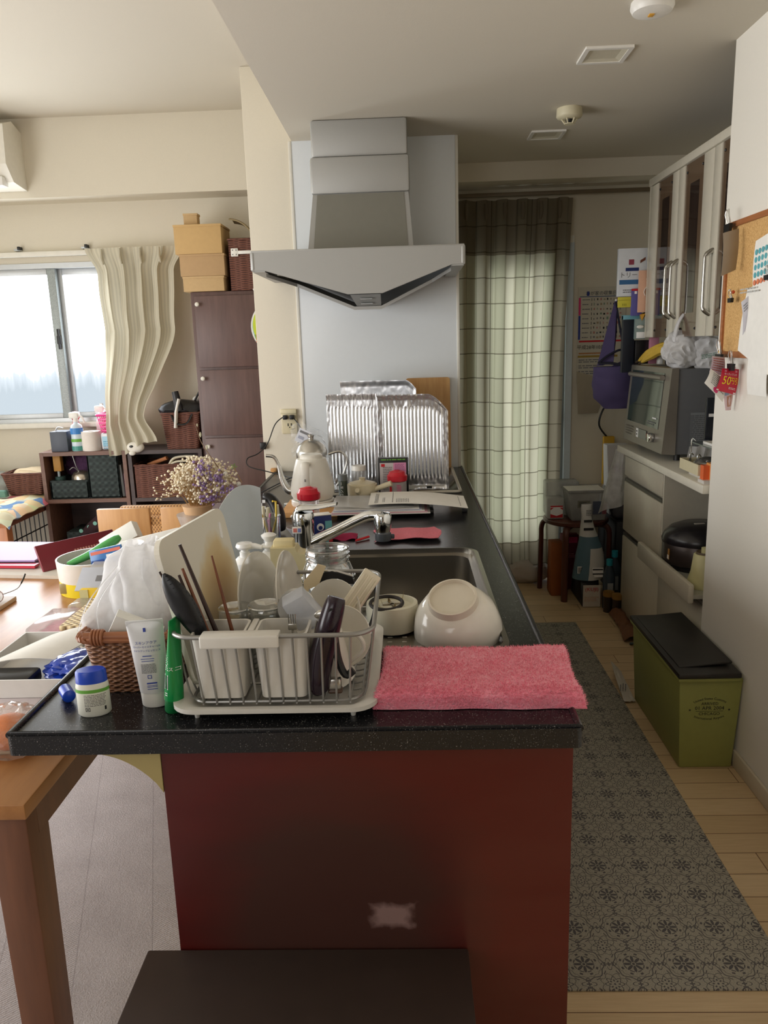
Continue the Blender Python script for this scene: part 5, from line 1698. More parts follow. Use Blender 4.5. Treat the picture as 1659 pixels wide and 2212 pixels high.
b = B(); b.box(-0.124, -0.001, 3.115, 3.15, ZC, ZC + 0.165, BLACK, 0.001); part('box_body', b, gbx)
b = B()
o_ = (-0.062, 3.1142, ZC + 0.075)
b.quad(o_, XA, ZA, -0.056, -0.0, -0.06, 0.07, pm('panel_pale', (206, 204, 206), 0.6)); b.quad(o_, XA, ZA, 0.0, 0.052, 0.02, 0.07, pm('panel_pink', (222, 150, 190), 0.6)); b.quad(o_, XA, ZA, 0.0, 0.052, -0.06, 0.02, MATS['panel_pale'])
b.quad((-0.062, 3.1138, ZC + 0.075), XA, ZA, -0.05, -0.035, 0.054, 0.066, REDI)
b.lines((-0.085, 3.1138, ZC + 0.08), XA, ZA, 0.04, 0.1, 14, INKG, seed=6); b.lines((-0.034, 3.1138, ZC + 0.12), XA, ZA, 0.044, 0.042, 8, pm('ink_mauve', (150, 90, 130), 0.7), seed=9); b.lines((-0.062, 3.1138, ZC + 0.158), XA, ZA, 0.1, 0.01, 1, GRNI, seed=2)
part('printed_panel', b, gbx)

# ------------------------------------------------------------------ stove with foil screen, papers, board
st = thing('stove', 'black glass stove top with a pale metal rim at the far end of the counter', 'stove', (-0.06, 3.5, ZC))
b = B(); b.box(-0.37, 0.215, 3.185, 3.83, ZC, ZC + 0.006, pm('stove_glass', (40, 30, 28), 0.08), 0.002); part('glass_top', b, st)
b = B(); b.tube([(p[0], p[1], ZC + 0.006) for p in rloop(-0.372, 0.217, 3.182, 3.835, 0.02, 4)], 0.007, pm('stove_rim', (190, 186, 174), 0.35, 0.3), 8, closed=True); part('rim', b, st)
FOIL = pm('foil', (226, 227, 230), 0.27, 1.0, noise_amt=0.03, nscale=60)
fs_ = thing('foil_splash_guard', 'ribbed shiny aluminium foil splash guard standing on the stove', 'splash guard', (-0.08, 3.26, ZC + 0.006))
zf = ZC + 0.008
def foil_panel(name, x0, x1, y0, y1, hgt, corner, ribs, seed, rib_span=None, zoff=0.0):
    b = B()
    L_ = Vector((x1 - x0, y1 - y0, 0)); W_ = L_.length; D_ = L_.normalized(); Nn = Vector((D_.y, -D_.x, 0))
    def fn(u, v):
        p = Vector((x0, y0, zf + zoff)) + D_ * (W_ * u)
        top_ = hgt
        if corner and u > 1 - corner / W_:
            q = (u - (1 - corner / W_)) / (corner / W_)
            top_ = hgt - corner * 0.85 * (q ** 1.6)
        z = top_ * v
        r_ = 0
        m0, m1 = 0.07, 0.93
        if m0 < u < m1 and 0.13 < v < 0.86:
            r_ = 0.0022 * math.sin(u * W_ / 0.0155 * 2 * pi)
            r_ *= min(1, (v - 0.13) / 0.02) * min(1, (0.86 - v) / 0.02)
        edge = 0.005 if (v > 0.965 or v < 0.03 or u > 0.97) else 0
        cr = 0.0022 * nz((u * 3 + seed, v * 2.5, seed)) + (0.0016 * nz((u * 22, v * 22, seed)) if not (m0 < u < m1 and 0.13 < v < 0.86) else 0)
        return p + Nn * (r_ + edge + cr) + Vector((0, 0, z))
    b.surf(fn, ribs, 44, FOIL, 0.0006)
    return part(name, b, fs_)
foil_panel('front_panel', -0.125, 0.170, 3.235, 3.232, 0.405, 0.085, 190, 1.3)
foil_panel('folded_panel', -0.340, -0.125, 3.262, 3.233, 0.412, 0, 150, 5.1)
foil_panel('rear_panel', -0.315, 0.045, 3.70, 3.66, 0.445, 0.05, 60, 8.2)
b = B(); b.box(0.075, 0.098, 3.226, 3.231, zf + 0.006, zf + 0.016, BLACK); b.box(-0.06, 0.15, 3.2285, 3.231, zf + 0.004, zf + 0.02, pm('foil_label', (206, 204, 198), 0.5)); part('sticker', b, fs_)
b = B()
b.prism(rloop(-0.004, 0.214, 0, 0.45, 0.014, 4), (0, 3.83, ZC + 0.002), XA, Vector((0, 0.08, 1)).normalized(), 0.016, wood('oak_board', (178, 130, 76), (208, 164, 106), 5, 0.5, 'Z', 9))
solo('wooden_cutting_board', 'brown wooden cutting board leaning on the splash wall behind the foil', 'cutting board', b, (0.1, 3.84, ZC))
ps = thing('binder_folder', 'stack of folders with a black clip folder under the white print', 'folder', (-0.06, 2.86, ZC))
b = B(); b.box(-0.14, 0.09, 2.79, 2.95, ZC, ZC + 0.014, BLACK, 0.003); part('base_tray', b, ps)
b = B()
for q in range(5):
    b.box(-0.29 + q * 0.004, 0.075 - q * 0.01, 2.73 + q * 0.002, 2.945, ZC + 0.015 + q * 0.004, ZC + 0.0178 + q * 0.004, (PAPER, pm('paper_pink', (226, 178, 190), 0.8), PAPER, pm('paper_lilac', (196, 198, 214), 0.8), PAPER)[q])
part('page_stack', b, ps)
b = B()
b.surf(lambda u, v: (-0.285 + 0.30 * u, 2.735 + 0.225 * v, ZC + 0.036 + 0.010 * (1 - u) ** 2 + 0.002 * math.sin(u * 9 + v * 4)), 24, 12, film('clear_folder', (246, 246, 246), 0.7, 0.15, 0.2), 0.0008)
solo('clear_file', 'glossy clear plastic file on top of the folder stack by the kettle', 'file', b, (-0.13, 2.87, ZC + 0.04))
pr = thing('printed_sheet', 'white printed sheet draped over the folder stack toward the counter edge', 'paper', (0.03, 2.87, ZC + 0.04))
b = B()
def prz(u, v): return ZC + 0.048 + 0.006 * math.sin(pi * min(1, u * 1.05)) - 0.018 * u * u
b.surf(lambda u, v: (-0.15 + 0.362 * u, 2.745 + 0.23 * v - 0.012 * u, prz(u, v)), 26, 8, PAPER, 0.0006); part('sheet', b, pr)
b = B()
rd = random.Random(11)
for (u0, u1, v0, v1, n_) in ((0.06, 0.10, 0.1, 0.9, 3), (0.14, 0.17, 0.15, 0.5, 2), (0.24, 0.25, 0.1, 0.95, 1), (0.28, 0.42, 0.1, 0.4, 8), (0.93, 0.945, 0.1, 0.9, 1)):
    for q in range(n_):
        uu = u0 + (u1 - u0) * q / max(1, n_)
        v = v0
        while v < v1:
            e = min(v1, v + rd.uniform(0.05, 0.14))
            pts = []
            for (U, V) in ((uu, v), (uu + 0.006, v), (uu + 0.006, e), (uu, e)):
                pts.append((-0.15 + 0.362 * U, 2.745 + 0.23 * V - 0.012 * U, prz(U, V) + 0.0012))
            b.add(pts, [(0, 1, 2, 3)], INKG); v = e + 0.02
part('printed_text', b, pr)
b = B(); b.box(0.195, 0.215, 2.80, 2.82, ZC, ZC + 0.012, BLACK, 0.002); b.tube([(0.2, 2.80, ZC + 0.012), (0.206, 2.79, ZC + 0.02), (0.212, 2.80, ZC + 0.012)], 0.001, STEEL, 6)
solo('binder_clip', 'black binder clip at the right corner of the white print on the counter', 'clip', b, (0.205, 2.81, ZC))

# ------------------------------------------------------------------ outlet and cords on the partition
ol = thing('wall_outlet', 'cream double wall outlet on the partition with two black plugs', 'outlet', (-0.592, YH, 1.10))
b = B(); b.box(-0.634, -0.556, YH - 0.010, YH, 1.042, 1.166, CREAM, 0.005); b.box(-0.638, -0.556, YH - 0.016, YH - 0.002, 1.142, 1.166, CREAM, 0.005); part('plate', b, ol)
b = B()
for z in (1.075,):
    b.box(-0.604, -0.600, YH - 0.012, YH - 0.0095, z + 0.006, z + 0.02, INK); b.box(-0.588, -0.584, YH - 0.012, YH - 0.0095, z + 0.006, z + 0.02, INK); b.lathe([(0, 0), (0.003, 0)], (0, 0, 0), INK, 10, mt=Matrix.Translation((-0.594, YH - 0.0105, z)) @ Matrix.Rotation(pi / 2, 4, 'X'))
part('socket_slots', b, ol)
for (x0, pts, lab) in ((-0.612, [(-0.612, YH - 0.012, 1.126), (-0.630, YH - 0.03, 1.124), (-0.665, YH - 0.04, 1.09), (-0.705, YH - 0.05, 1.0), (-0.75, YH - 0.08, 0.955), (-0.80, YH - 0.10, 0.935), (-0.79, YH - 0.13, 0.90), (-0.70, YH - 0.16, 0.878), (-0.62, YH - 0.2, 0.864), (-0.56, YH - 0.26, 0.858)], 'black cord curving left from the wall outlet past the brown cabinet'),
                       (-0.578, [(-0.578, YH - 0.012, 1.124), (-0.560, YH - 0.035, 1.112), (-0.535, YH - 0.05, 1.075), (-0.512, YH - 0.06, 1.01), (-0.50, YH - 0.08, 0.94), (-0.52, YH - 0.16, 0.87), (-0.58, YH - 0.3, 0.857), (-0.66, YH - 0.7, 0.857)], 'black cord running from the outlet down behind the kettle')):
    t = thing('appliance_cable', lab, 'cable', (x0, YH, 1.12), 0, 'plugged-in cords at the outlet')
    b = B(); b.tube(smooth_path(pts, 6), 0.0028, BLACK, 8); part('cable', b, t)
    b = B(); b.box(x0 - 0.011, x0 + 0.011, YH - 0.04, YH - 0.0105, 1.116, 1.138, BLACK, 0.004); part('plug', b, t)
b = B(); b.box(-0.565, -0.468, 3.75, 3.79, ZC, ZC + 0.042, pm('power_strip', (52, 54, 60), 0.5), 0.005)
solo('power_adapter', 'dark grey adapter block on the counter behind the kettle spout', 'adapter', b, (-0.51, 3.77, ZC))
b = B(); b.box(-0.015, 0.015, -0.008, 0.008, -0.018, 0.018, BLACK, 0.004, mt=Matrix.Translation((-0.735, YH - 0.012, 0.985)))
solo('cord_switch', 'small black inline switch at the edge of the partition wall', 'switch', b, (-0.735, YH - 0.012, 0.985))
b = B(); b.box(-0.70, -0.672, 3.84, 3.872, ZC, ZC + 0.02, MATS['pine_board'], 0.002)
solo('wood_block', 'tiny pale wooden block at the far left end of the counter', 'block', b, (-0.69, 3.85, ZC))

# ------------------------------------------------------------------ dining table and what is on it
TBL = wood('table_oak', (150, 98, 54), (188, 134, 82), 3.2, 0.36, 'Y', 7)
TBL2 = wood('table_leg_wood', (94, 58, 38), (122, 77, 52), 4, 0.45, 'Z', 8)
ZT = 0.70
tb = thing('dining_table', 'brown wooden dining table left of the black countertop', 'table', (-1.2, 2.0, 0))
b = B(); b.box(-1.78, -0.688, 1.19, 3.0, ZT - 0.03, ZT, TBL, 0.003); part('tabletop', b, tb)
b = B(); b.box(-1.72, -0.70, 1.215, 1.235, ZT - 0.085, ZT - 0.03, TBL2); part('apron', b, tb)
b = B(); b.box(-0.712, -0.692, 1.235, 2.93, ZT - 0.085, ZT - 0.03, TBL2); part('apron', b, tb)
for (x, y) in ((-0.728, 1.235), (-1.74, 1.235), (-0.728, 2.955), (-1.74, 2.955)):
    b = B(); b.frus((x, y), 0.062, 0.066, 0.006, 0.072, 0.078, ZT - 0.03, TBL2, 0.003); part('leg', b, tb)
ZT += 0.0005
# photo-album like binder, red folder
fd = thing('binder', 'glossy lilac folder lying over the pale pad at the far left of the dining table', 'folder', (-1.55, 2.85, ZT))
k = N('lilac_sheen')
o = k.sep(k.co())
k.base(k.ramp(k.math('MULTIPLY_ADD', o[0], 1.6, 0.8), [(0.1, (216, 160, 206)), (0.6, (186, 166, 222))]))
LIL = k.setp(0.5)
b = B(); b.prism([(0, 0), (0.45, -0.03), (0.47, 0.19), (0.0, 0.24)], (-1.83, 2.715, ZT + 0.030), XA, Vector((0, 1, 0.05)), 0.006, LIL); part('cover', b, fd)
b = B(); b.prism([(0, 0), (0.47, -0.05), (0.47, -0.012), (0.0, 0.02)], (-1.83, 2.690, ZT + 0.016), XA, YA, 0.010, pm('red_folder', (190, 34, 60), 0.35)); part('red_folder', b, fd)
rb_ = thing('red_book', 'dark red book lying open on its spine next to the lilac folder', 'book', (-1.27, 2.76, ZT))
b = B(); mt = Matrix.Translation((-1.235, 2.74, ZT + 0.055)) @ Matrix.Rotation(math.radians(52), 4, 'Z') @ Matrix.Rotation(math.radians(62), 4, 'X')
b.box(-0.155, 0.155, -0.05, 0.05, -0.006, 0.006, pm('maroon', (122, 26, 44), 0.4), 0.003, mt=mt); part('cover', b, rb_)
b = B(); 
for q in range(9):
    b.box(-0.02 + q * 0.011, -0.013 + q * 0.011, -0.006, 0.006, 0.0061, 0.0066, pm('gold_print', (214, 160, 150), 0.5), mt=mt)
part('title_print', b, rb_)
b = B(); b.prism([(0, 0), (0.62, -0.08), (0.70, 0.26), (0.02, 0.30)], (-1.83, 2.63, ZT), XA, YA, 0.012, pm('paper_pad', (212, 206, 196), 0.8)); 
solo('writing_pad', 'flat pale pad beneath the lilac folder and dark red book', 'pad', b, (-1.5, 2.8, ZT))
b = B(); b.prism([(0, 0), (0.20, -0.03), (0.22, 0.12), (0.03, 0.14)], (-1.26, 2.80, ZT + 0.0135), XA, YA, 0.002, pm('pale_blue_paper', (206, 220, 234), 0.7))
solo('blue_print', 'pale blue printed sheet behind the dark red book', 'paper', b, (-1.15, 2.85, ZT + 0.013))
# glasses on a book
b = B(); b.box(-1.50, -1.272, 2.22, 2.33, ZT, ZT + 0.014, pm('book_beige', (196, 176, 160), 0.5), 0.002)
solo('notebook', 'thin notebook beneath the eyeglasses at the left edge of the table', 'notebook', b, (-1.38, 2.28, ZT))
eg = thing('eyeglasses', 'pair of metal eyeglasses resting on the thin notebook', 'eyeglasses', (-1.33, 2.29, ZT + 0.014))
FRM = pm('frame_metal', (150, 120, 110), 0.3, 0.8)
for cx_ in (-1.362, -1.303):
    b = B(); b.tube([(cx_ + 0.026 * math.cos(a), 2.262 + 0.008 * math.sin(a), ZT + 0.034 + 0.019 * math.sin(a)) for a in [i * pi / 14 for i in range(28)]], 0.0014, FRM, 6, closed=True); rim_ = part('rim', b, eg)
    b = B(); b.lathe([(0, 0), (0.025, 0), (0.025, 0.001), (0, 0.001)], (0, 0, 0), GLASS, 24, mt=Matrix.Translation((cx_, 2.262, ZT + 0.034)) @ Matrix.Rotation(math.radians(67), 4, 'X') @ Matrix.Diagonal((1, 0.78, 1, 1))); part('lens', b, rim_)
b = B(); b.tube([(-1.338, 2.262, ZT + 0.037), (-1.333, 2.26, ZT + 0.042), (-1.328, 2.262, ZT + 0.037)], 0.0014, FRM, 6); part('bridge', b, eg)
for x in (-1.277, -1.388):
    b = B(); b.tube(smooth_path([(x, 2.262, ZT + 0.042), (x + 0.005, 2.34, ZT + 0.035), (x + 0.008, 2.375, ZT + 0.052), (x + 0.012, 2.39, ZT + 0.07)], 4), [0.0012] * 7 + [0.0026] * 6, BRB, 6); part('temple', b, eg)
# round white tub with a yellow band and what is in it
wt = thing('round_tub', 'round white tub with a yellow band, full of small things, on the table', 'tub', (-1.06, 2.42, ZT))
b = B(); b.lathe([(0, 0), (0.112, 0), (0.112, 0.045)], (-1.055, 2.44, ZT), pm('tub_yellow', (236, 214, 40), 0.35), 40); part('yellow_band', b, wt)
b = B(); b.lathe([(0.113, 0.045), (0.117, 0.112), (0.112, 0.112), (0.108, 0.045), (0.107, 0.006), (0, 0.006)], (-1.055, 2.44, ZT), WHITE, 44); part('tub_body', b, wt)
b = B(); b.box(-1.136, -1.108, 2.345, 2.352, ZT + 0.012, ZT + 0.046, pm('tape_clear', (176, 160, 110), 0.3), 0.002); part('tape', b, wt)
gc = B(); gc.tube(smooth_path([(-1.12, 2.39, ZT + 0.098), (-1.05, 2.42, ZT + 0.125), (-0.975, 2.48, ZT + 0.165)], 5), [0.012, 0.014, 0.016, 0.017, 0.018, 0.020, 0.022, 0.024, 0.024, 0.022, 0.014], pm('green_handle', (84, 172, 92), 0.3), 14, flat=0.7)
solo('green_scraper', 'green plastic tool lying across the round white tub', 'tool', gc, (-1.05, 2.42, ZT + 0.13))
b = B(); b.box(-0.07, 0.07, -0.02, 0.02, -0.03, 0.03, PAPER, 0.002, mt=Matrix.Translation((-1.01, 2.58, ZT + 0.135)) @ Matrix.Rotation(-0.5, 4, 'Y') @ Matrix.Rotation(-0.4, 4, 'X'))
solo('white_box', 'slim white box slanting up behind the green plastic tool', 'box', b, (-1.045, 2.54, ZT + 0.17))
bp = thing('blister_pack', 'blue printed plastic packet in the round white tub', 'packet', (-0.985, 2.39, ZT + 0.12))
mt = Matrix.Translation((-0.975, 2.36, ZT + 0.125)) @ Matrix.Rotation(-0.2, 4, 'Y') @ Matrix.Rotation(-0.25, 4, 'X')
b = B(); b.box(-0.055, 0.055, -0.004, 0.004, -0.035, 0.035, pm('packet_blue', (70, 126, 190), 0.2), 0.003, mt=mt); part('packet_body', b, bp)
b = B(); b.box(-0.05, 0.05, -0.0046, -0.004, 0.018, 0.028, pm('packet_red', (226, 120, 100), 0.4), mt=mt); b.box(-0.052, -0.01, -0.0046, -0.004, -0.028, 0.0, pm('packet_deep', (24, 70, 150), 0.3), mt=mt); b.box(0.0, 0.05, -0.0046, -0.004, 0.002, 0.012, WINK, mt=mt); part('printing', b, bp)
b = B(); b.box(-0.045, 0.045, -0.03, 0.03, -0.006, 0.006, film('clear_packet', (226, 230, 234), 0.5, 0.1, 0.4), 0.003, mt=Matrix.Translation((-0.965, 2.31, ZT + 0.108)) @ Matrix.Rotation(0.3, 4, 'X'))
solo('clear_packet', 'clear plastic packet below the blue packet at the tub rim', 'packet', b, (-0.965, 2.31, ZT + 0.14))
env = thing('paper_bag', 'white paper medicine bag with handwriting beside the cutting board', 'paper bag', (-0.83, 2.50, ZT))
b = B(); mt = Matrix.Translation((-0.845, 2.42, ZT + 0.088)) @ Matrix.Rotation(-0.22, 4, 'Y') @ Matrix.Rotation(-0.25, 4, 'X')
b.box(-0.10, 0.11, -0.012, 0.012, -0.075, 0.095, PAPER, 0.006, mt=mt); part('bag_body', b, env)
b = B(); r3 = mt.to_3x3()
b.text('おくすり', 0.03, mt @ Vector((0.02, -0.0126, 0.06)), r3 @ XA, r3 @ ZA, INKG); b.lines(mt @ Vector((-0.06, -0.0126, 0.055)), r3 @ XA, r3 @ ZA, 0.04, 0.01, 1, INKG, seed=3)
part('handwriting', b, env)
b = B(); b.box(-0.07, 0.08, -0.008, 0.008, -0.07, 0.085, pm('paper_cool', (222, 222, 226), 0.7), 0.004, mt=Matrix.Translation((-0.825, 2.29, ZT + 0.075)) @ Matrix.Rotation(-0.12, 4, 'Y') @ Matrix.Rotation(-0.15, 4, 'X'))
solo('folded_leaflet', 'folded white leaflet in front of the handwritten paper bag', 'leaflet', b, (-0.835, 2.29, ZT))
b = B(); b.box(-0.055, 0.07, -0.0015, 0.0015, -0.045, 0.045, pm('booklet_grey', (186, 190, 200), 0.4), 0.001, mt=Matrix.Translation((-0.965, 2.235, ZT + 0.094)) @ Matrix.Rotation(-0.95, 4, 'X'))
b.box(0.0, 0.028, -0.0022, -0.0016, -0.01, 0.012, INKG, 0, mt=Matrix.Translation((-0.965, 2.235, ZT + 0.094)) @ Matrix.Rotation(-0.95, 4, 'X'))
solo('booklet', 'grey glossy booklet slanting over the yellow box', 'booklet', b, (-0.965, 2.235, ZT + 0.08))
yb = thing('yellow_box', 'open bright yellow box behind the woven straw box', 'box', (-0.955, 2.22, ZT))
b = B(); b.box(-1.0, -0.905, 2.19, 2.255, ZT, ZT + 0.075, pm('box_yellow', (238, 200, 34), 0.4), 0.001); part('box_body', b, yb)
b = B(); b.box(-1.0005, -0.975, 2.188, 2.19, ZT + 0.001, ZT + 0.074, pm('box_side', (214, 206, 150), 0.5)); b.box(-1.0, -0.965, 2.187, 2.19, ZT + 0.002, ZT + 0.02, pm('box_crimson', (170, 30, 70), 0.4)); part('side_print', b, yb)
sb = thing('straw_box', 'pale woven straw box with a lid on the table behind the wicker basket', 'box', (-0.865, 2.06, ZT))
STRAW = weave('straw_weave', (150, 116, 76), (226, 204, 160), 300, 420, 0.6, 1.0)
k = N('straw_lid'); o = k.sep(k.co()); a_ = k.math('SINE', k.math('MULTIPLY', o[0], 260)); c_ = k.math('SINE', k.math('MULTIPLY', o[1], 300))
w_ = k.math('MULTIPLY_ADD', k.math('MULTIPLY', a_, c_), 0.5, 0.5); k.base(k.ramp(w_, [(0.08, (104, 78, 48)), (0.35, (204, 180, 136)), (0.8, (232, 212, 170))])); k.bump(w_, 0.8, 0.006); STL = k.setp(0.65)
b = B(); b.box(-0.948, -0.775, 1.935, 2.20, ZT, ZT + 0.042, STRAW, 0.004); part('box_body', b, sb)
b = B(); b.box(-0.952, -0.771, 1.931, 2.204, ZT + 0.040, ZT + 0.056, STL, 0.005); part('lid', b, sb)
for i, (x0, x1, y0, y1, h, lab) in enumerate(((-1.045, -0.956, 1.93, 2.10, 0.05, 'clear plastic case with a pink slip left of the straw box'), (-1.01, -0.957, 2.115, 2.19, 0.05, 'second clear plastic case farther back by the straw box'))):
    t = thing('clear_case', lab, 'case', ((x0 + x1) / 2, (y0 + y1) / 2, ZT), 0, 'clear cases on the table')
    b = B(); b.box(x0, x1, y0, y1, ZT, ZT + h, film('clear_case', (236, 234, 232), 0.34, 0.08, 0.4), 0.006); part('case_body', b, t)
    b = B(); b.box(x0 + 0.008, x1 - 0.008, y0 + 0.01, y1 - 0.01, ZT + 0.012, ZT + 0.016, pm('slip_pink', (226, 150, 170), 0.6) if i == 0 else PAPER); part('slip', b, t)
# white lid box with spectacles cases etc. beside the counter
wb_ = thing('stationery_tray', 'open white box lid holding papers and pouches beside the counter edge', 'box lid', (-0.86, 1.71, ZT + 0.026))
WBX = pm('white_card', (232, 230, 226), 0.55)
zb0 = ZT + 0.026
b = B(); b.box(-1.0, -0.715, 1.565, 1.855, zb0, zb0 + 0.004, WBX)
b.box(-1.0, -0.715, 1.561, 1.565, zb0, zb0 + 0.042, WBX); b.box(-1.0, -0.715, 1.855, 1.859, zb0, zb0 + 0.042, WBX); b.box(-1.004, -1.0, 1.561, 1.859, zb0, zb0 + 0.042, WBX); b.box(-0.715, -0.711, 1.561, 1.859, zb0, zb0 + 0.042, WBX)
part('tray_body', b, wb_)
b = B(); b.quad((-0.965, 1.5605, zb0 + 0.024), XA, ZA, -0.001, 0.001, -0.01, 0.01, REDI); part('red_mark', b, wb_)
b = B(); b.surf(lambda u, v: (-0.995 + 0.155 * u + 0.075 * v, 1.635 + 0.19 * v + 0.03 * u, zb0 + 0.044 + 0.010 * math.sin(u * pi) + 0.012 * u * v), 12, 8, PAPER, 0.002)
solo('notepaper', 'bent white notepaper lying across the open white box lid', 'paper', b, (-0.88, 1.70, zb0 + 0.05))
b = B(); b.box(-0.99, -0.86, 1.575, 1.645, zb0 + 0.005, zb0 + 0.040, BLACK, 0.01)
solo('black_pouch', 'shiny black pouch at the front of the open white box lid', 'pouch', b, (-0.92, 1.61, zb0))
b = B(); b.ball((-0.79, 1.665, zb0 + 0.029), 0.052, pm('blue_foil', (30, 64, 170), 0.15), 4, (1.1, 1.25, 0.45), bagfn(None, None, None, 2, 0.3))
solo('blue_packet', 'shiny dark blue packet on the right of the open white box lid', 'packet', b, (-0.79, 1.665, zb0))
b = B(); b.tube([(-0.79 + 0.018 * math.cos(a), 1.745 + 0.018 * math.sin(a), zb0 + 0.046) for a in [i * pi / 10 for i in range(20)]], 0.004, pm('tape_clearish', (196, 190, 180), 0.2), 8, closed=True)
b.tube([(-0.765 + 0.024 * math.cos(a), 1.76 + 0.024 * math.sin(a), zb0 + 0.042) for a in [i * pi / 10 for i in range(20)]], 0.005, pm('tape_brown', (140, 110, 80), 0.4), 8, closed=True)
solo('tape_ring', 'small tape rolls lying beside the blue packet', 'tape', b, (-0.78, 1.745, zb0))
b = B(); b.ball((-0.755, 1.815, zb0 + 0.025), 0.035, pm('aqua_wrap', (110, 186, 206), 0.15), 3, (1.0, 0.9, 0.5), bagfn(None, None, None, 6, 0.3))
solo('aqua_packet', 'aqua blue wrapped packet at the back of the open white box lid', 'packet', b, (-0.755, 1.815, zb0))
cat_cols = ((206, 196, 200), (226, 222, 216), (150, 150, 156), (214, 206, 180))
for q in range(4):
    b = B(); mt = Matrix.Translation((-0.865 - 0.01 * q, 1.60 - 0.042 * q, ZT + 0.022 - 0.006 * q)) @ Matrix.Rotation(0.05 * q - 0.06, 4, 'Z')
    b.box(-0.155, 0.155 - 0.004 * q, -0.12, 0.12, -0.003, 0.003, pm('mag_%d' % q, cat_cols[q], 0.35), 0.001, mt=mt)
    b.box(-0.13, 0.02, -0.121, -0.119, -0.002, 0.002, (REDI, INKG, pm('mag_slate', (96, 108, 118), 0.4), GRNI)[q], mt=mt)
    solo('magazine', ('topmost magazine directly beneath the open white box lid', 'second magazine from the top beneath the open white box lid', 'grey magazine, third in the pile beneath the white box lid', 'yellowish magazine at the bottom of the pile by the wrapped orange')[q], 'magazine', b, tuple(mt.translation), 'magazines piled beside the counter')
og = thing('wrapped_orange', 'orange fruit in crinkled clear film at the table corner', 'fruit', (-0.80, 1.42, ZT))
b = B(); b.ball((-0.805, 1.385, ZT + 0.038), 0.042, pm('orange_peel', (240, 130, 40), 0.45, noise_amt=0.1, nscale=300, bump=0.3), 3, (1.15, 1, 0.85)); part('fruit_body', b, og)
b = B(); b.ball((-0.807, 1.38, ZT + 0.044), 0.060, film('orange_film', (246, 236, 228), 0.25, 0.08, 0.5), 4, (1.08, 0.95, 0.72), bagfn(None, None, None, 5, 0.28)); part('film_wrap', b, og)

# ------------------------------------------------------------------ chairs behind the table
CHW = wood('chair_oak', (190, 138, 82), (218, 168, 110), 4, 0.4, 'Z', 9)
k = N('cane_weave'); o = k.sep(k.co()); w_ = k.math('MULTIPLY', k.math('SINE', k.math('MULTIPLY', o[0], 420)), k.math('SINE', k.math('MULTIPLY', o[2], 300))); k.base(k.ramp(k.math('MULTIPLY_ADD', w_, 0.5, 0.5), [(0.1, (120, 78, 40)), (0.7, (206, 158, 98))])); CNE = k.setp(0.6)
def chair(cx, cy, lab):
    t = thing('dining_chair', lab, 'chair', (cx, cy, 0), 0, 'dining chairs beyond the table')
    for sgn in (-1, 1):
        b = B(); b.box(cx + (-0.145 if sgn < 0 else 0.032), cx + (-0.022 if sgn < 0 else 0.155), cy - 0.012, cy + 0.012, 0.40, 0.826, CHW, 0.003)
        part('back_panel', b, t)
    b = B(); b.box(cx - 0.03, cx + 0.04, cy + 0.013, cy + 0.02, 0.40, 0.80, CNE); part('woven_strip', b, t)
    b = B(); b.box(cx - 0.22, cx + 0.22, cy - 0.45, cy - 0.02, 0.40, 0.43, CHW, 0.008); part('seat', b, t)
    for sx in (-0.2, 0.2):
        for yy in (-0.43, -0.03):
            b = B(); b.frus((cx + sx, cy + yy), 0.03, 0.03, 0.006, 0.036, 0.036, 0.40, CHW); part('leg', b, t)
    return t
ch1 = thing('dining_chair', 'light oak dining chair with a split solid back, right behind the table', 'chair', (-1.12, 3.2, 0), 0, 'dining chairs beyond the table')
for (x0, x1) in ((-1.322, -1.098), (-1.05, -0.90)):
    b = B(); b.box(x0, x1, 3.14, 3.165, 0.44, 0.825, CHW, 0.003); part('back_panel', b, ch1)
b = B()
for z in (0.52, 0.60, 0.68, 0.75):
    b.box(-1.10, -1.048, 3.15, 3.158, z, z + 0.034, CNE)
part('cross_slats', b, ch1)
b = B(); b.box(-1.32, -0.90, 3.165, 3.55, 0.42, 0.45, CHW, 0.006); part('seat', b, ch1)
for (x, y) in ((-1.3, 3.18), (-0.92, 3.18), (-1.3, 3.52), (-0.92, 3.52)):
    b = B(); b.frus((x, y), 0.03, 0.03, 0.006, 0.036, 0.036, 0.42, CHW); part('leg', b, ch1)
ch2 = thing('rattan_stool', 'woven rattan chair top just showing above the oak chair', 'chair', (-1.16, 3.9, 0))
b = B(); b.box(-1.40, -1.02, 3.60, 3.64, 0.70, 0.742, CNE, 0.006); part('top_rail', b, ch2)
b = B(); b.box(-1.38, -1.04, 3.61, 3.63, 0.45, 0.70, CNE, 0.004); part('back_panel', b, ch2)
b = B(); b.box(-1.40, -1.02, 3.64, 3.98, 0.42, 0.45, CNE, 0.004); part('seat', b, ch2)
for (x, y) in ((-1.38, 3.62), (-1.04, 3.62), (-1.38, 3.95), (-1.04, 3.95)):
    b = B(); b.frus((x, y), 0.028, 0.028, 0.006, 0.03, 0.03, 0.42, CHW); part('leg', b, ch2)

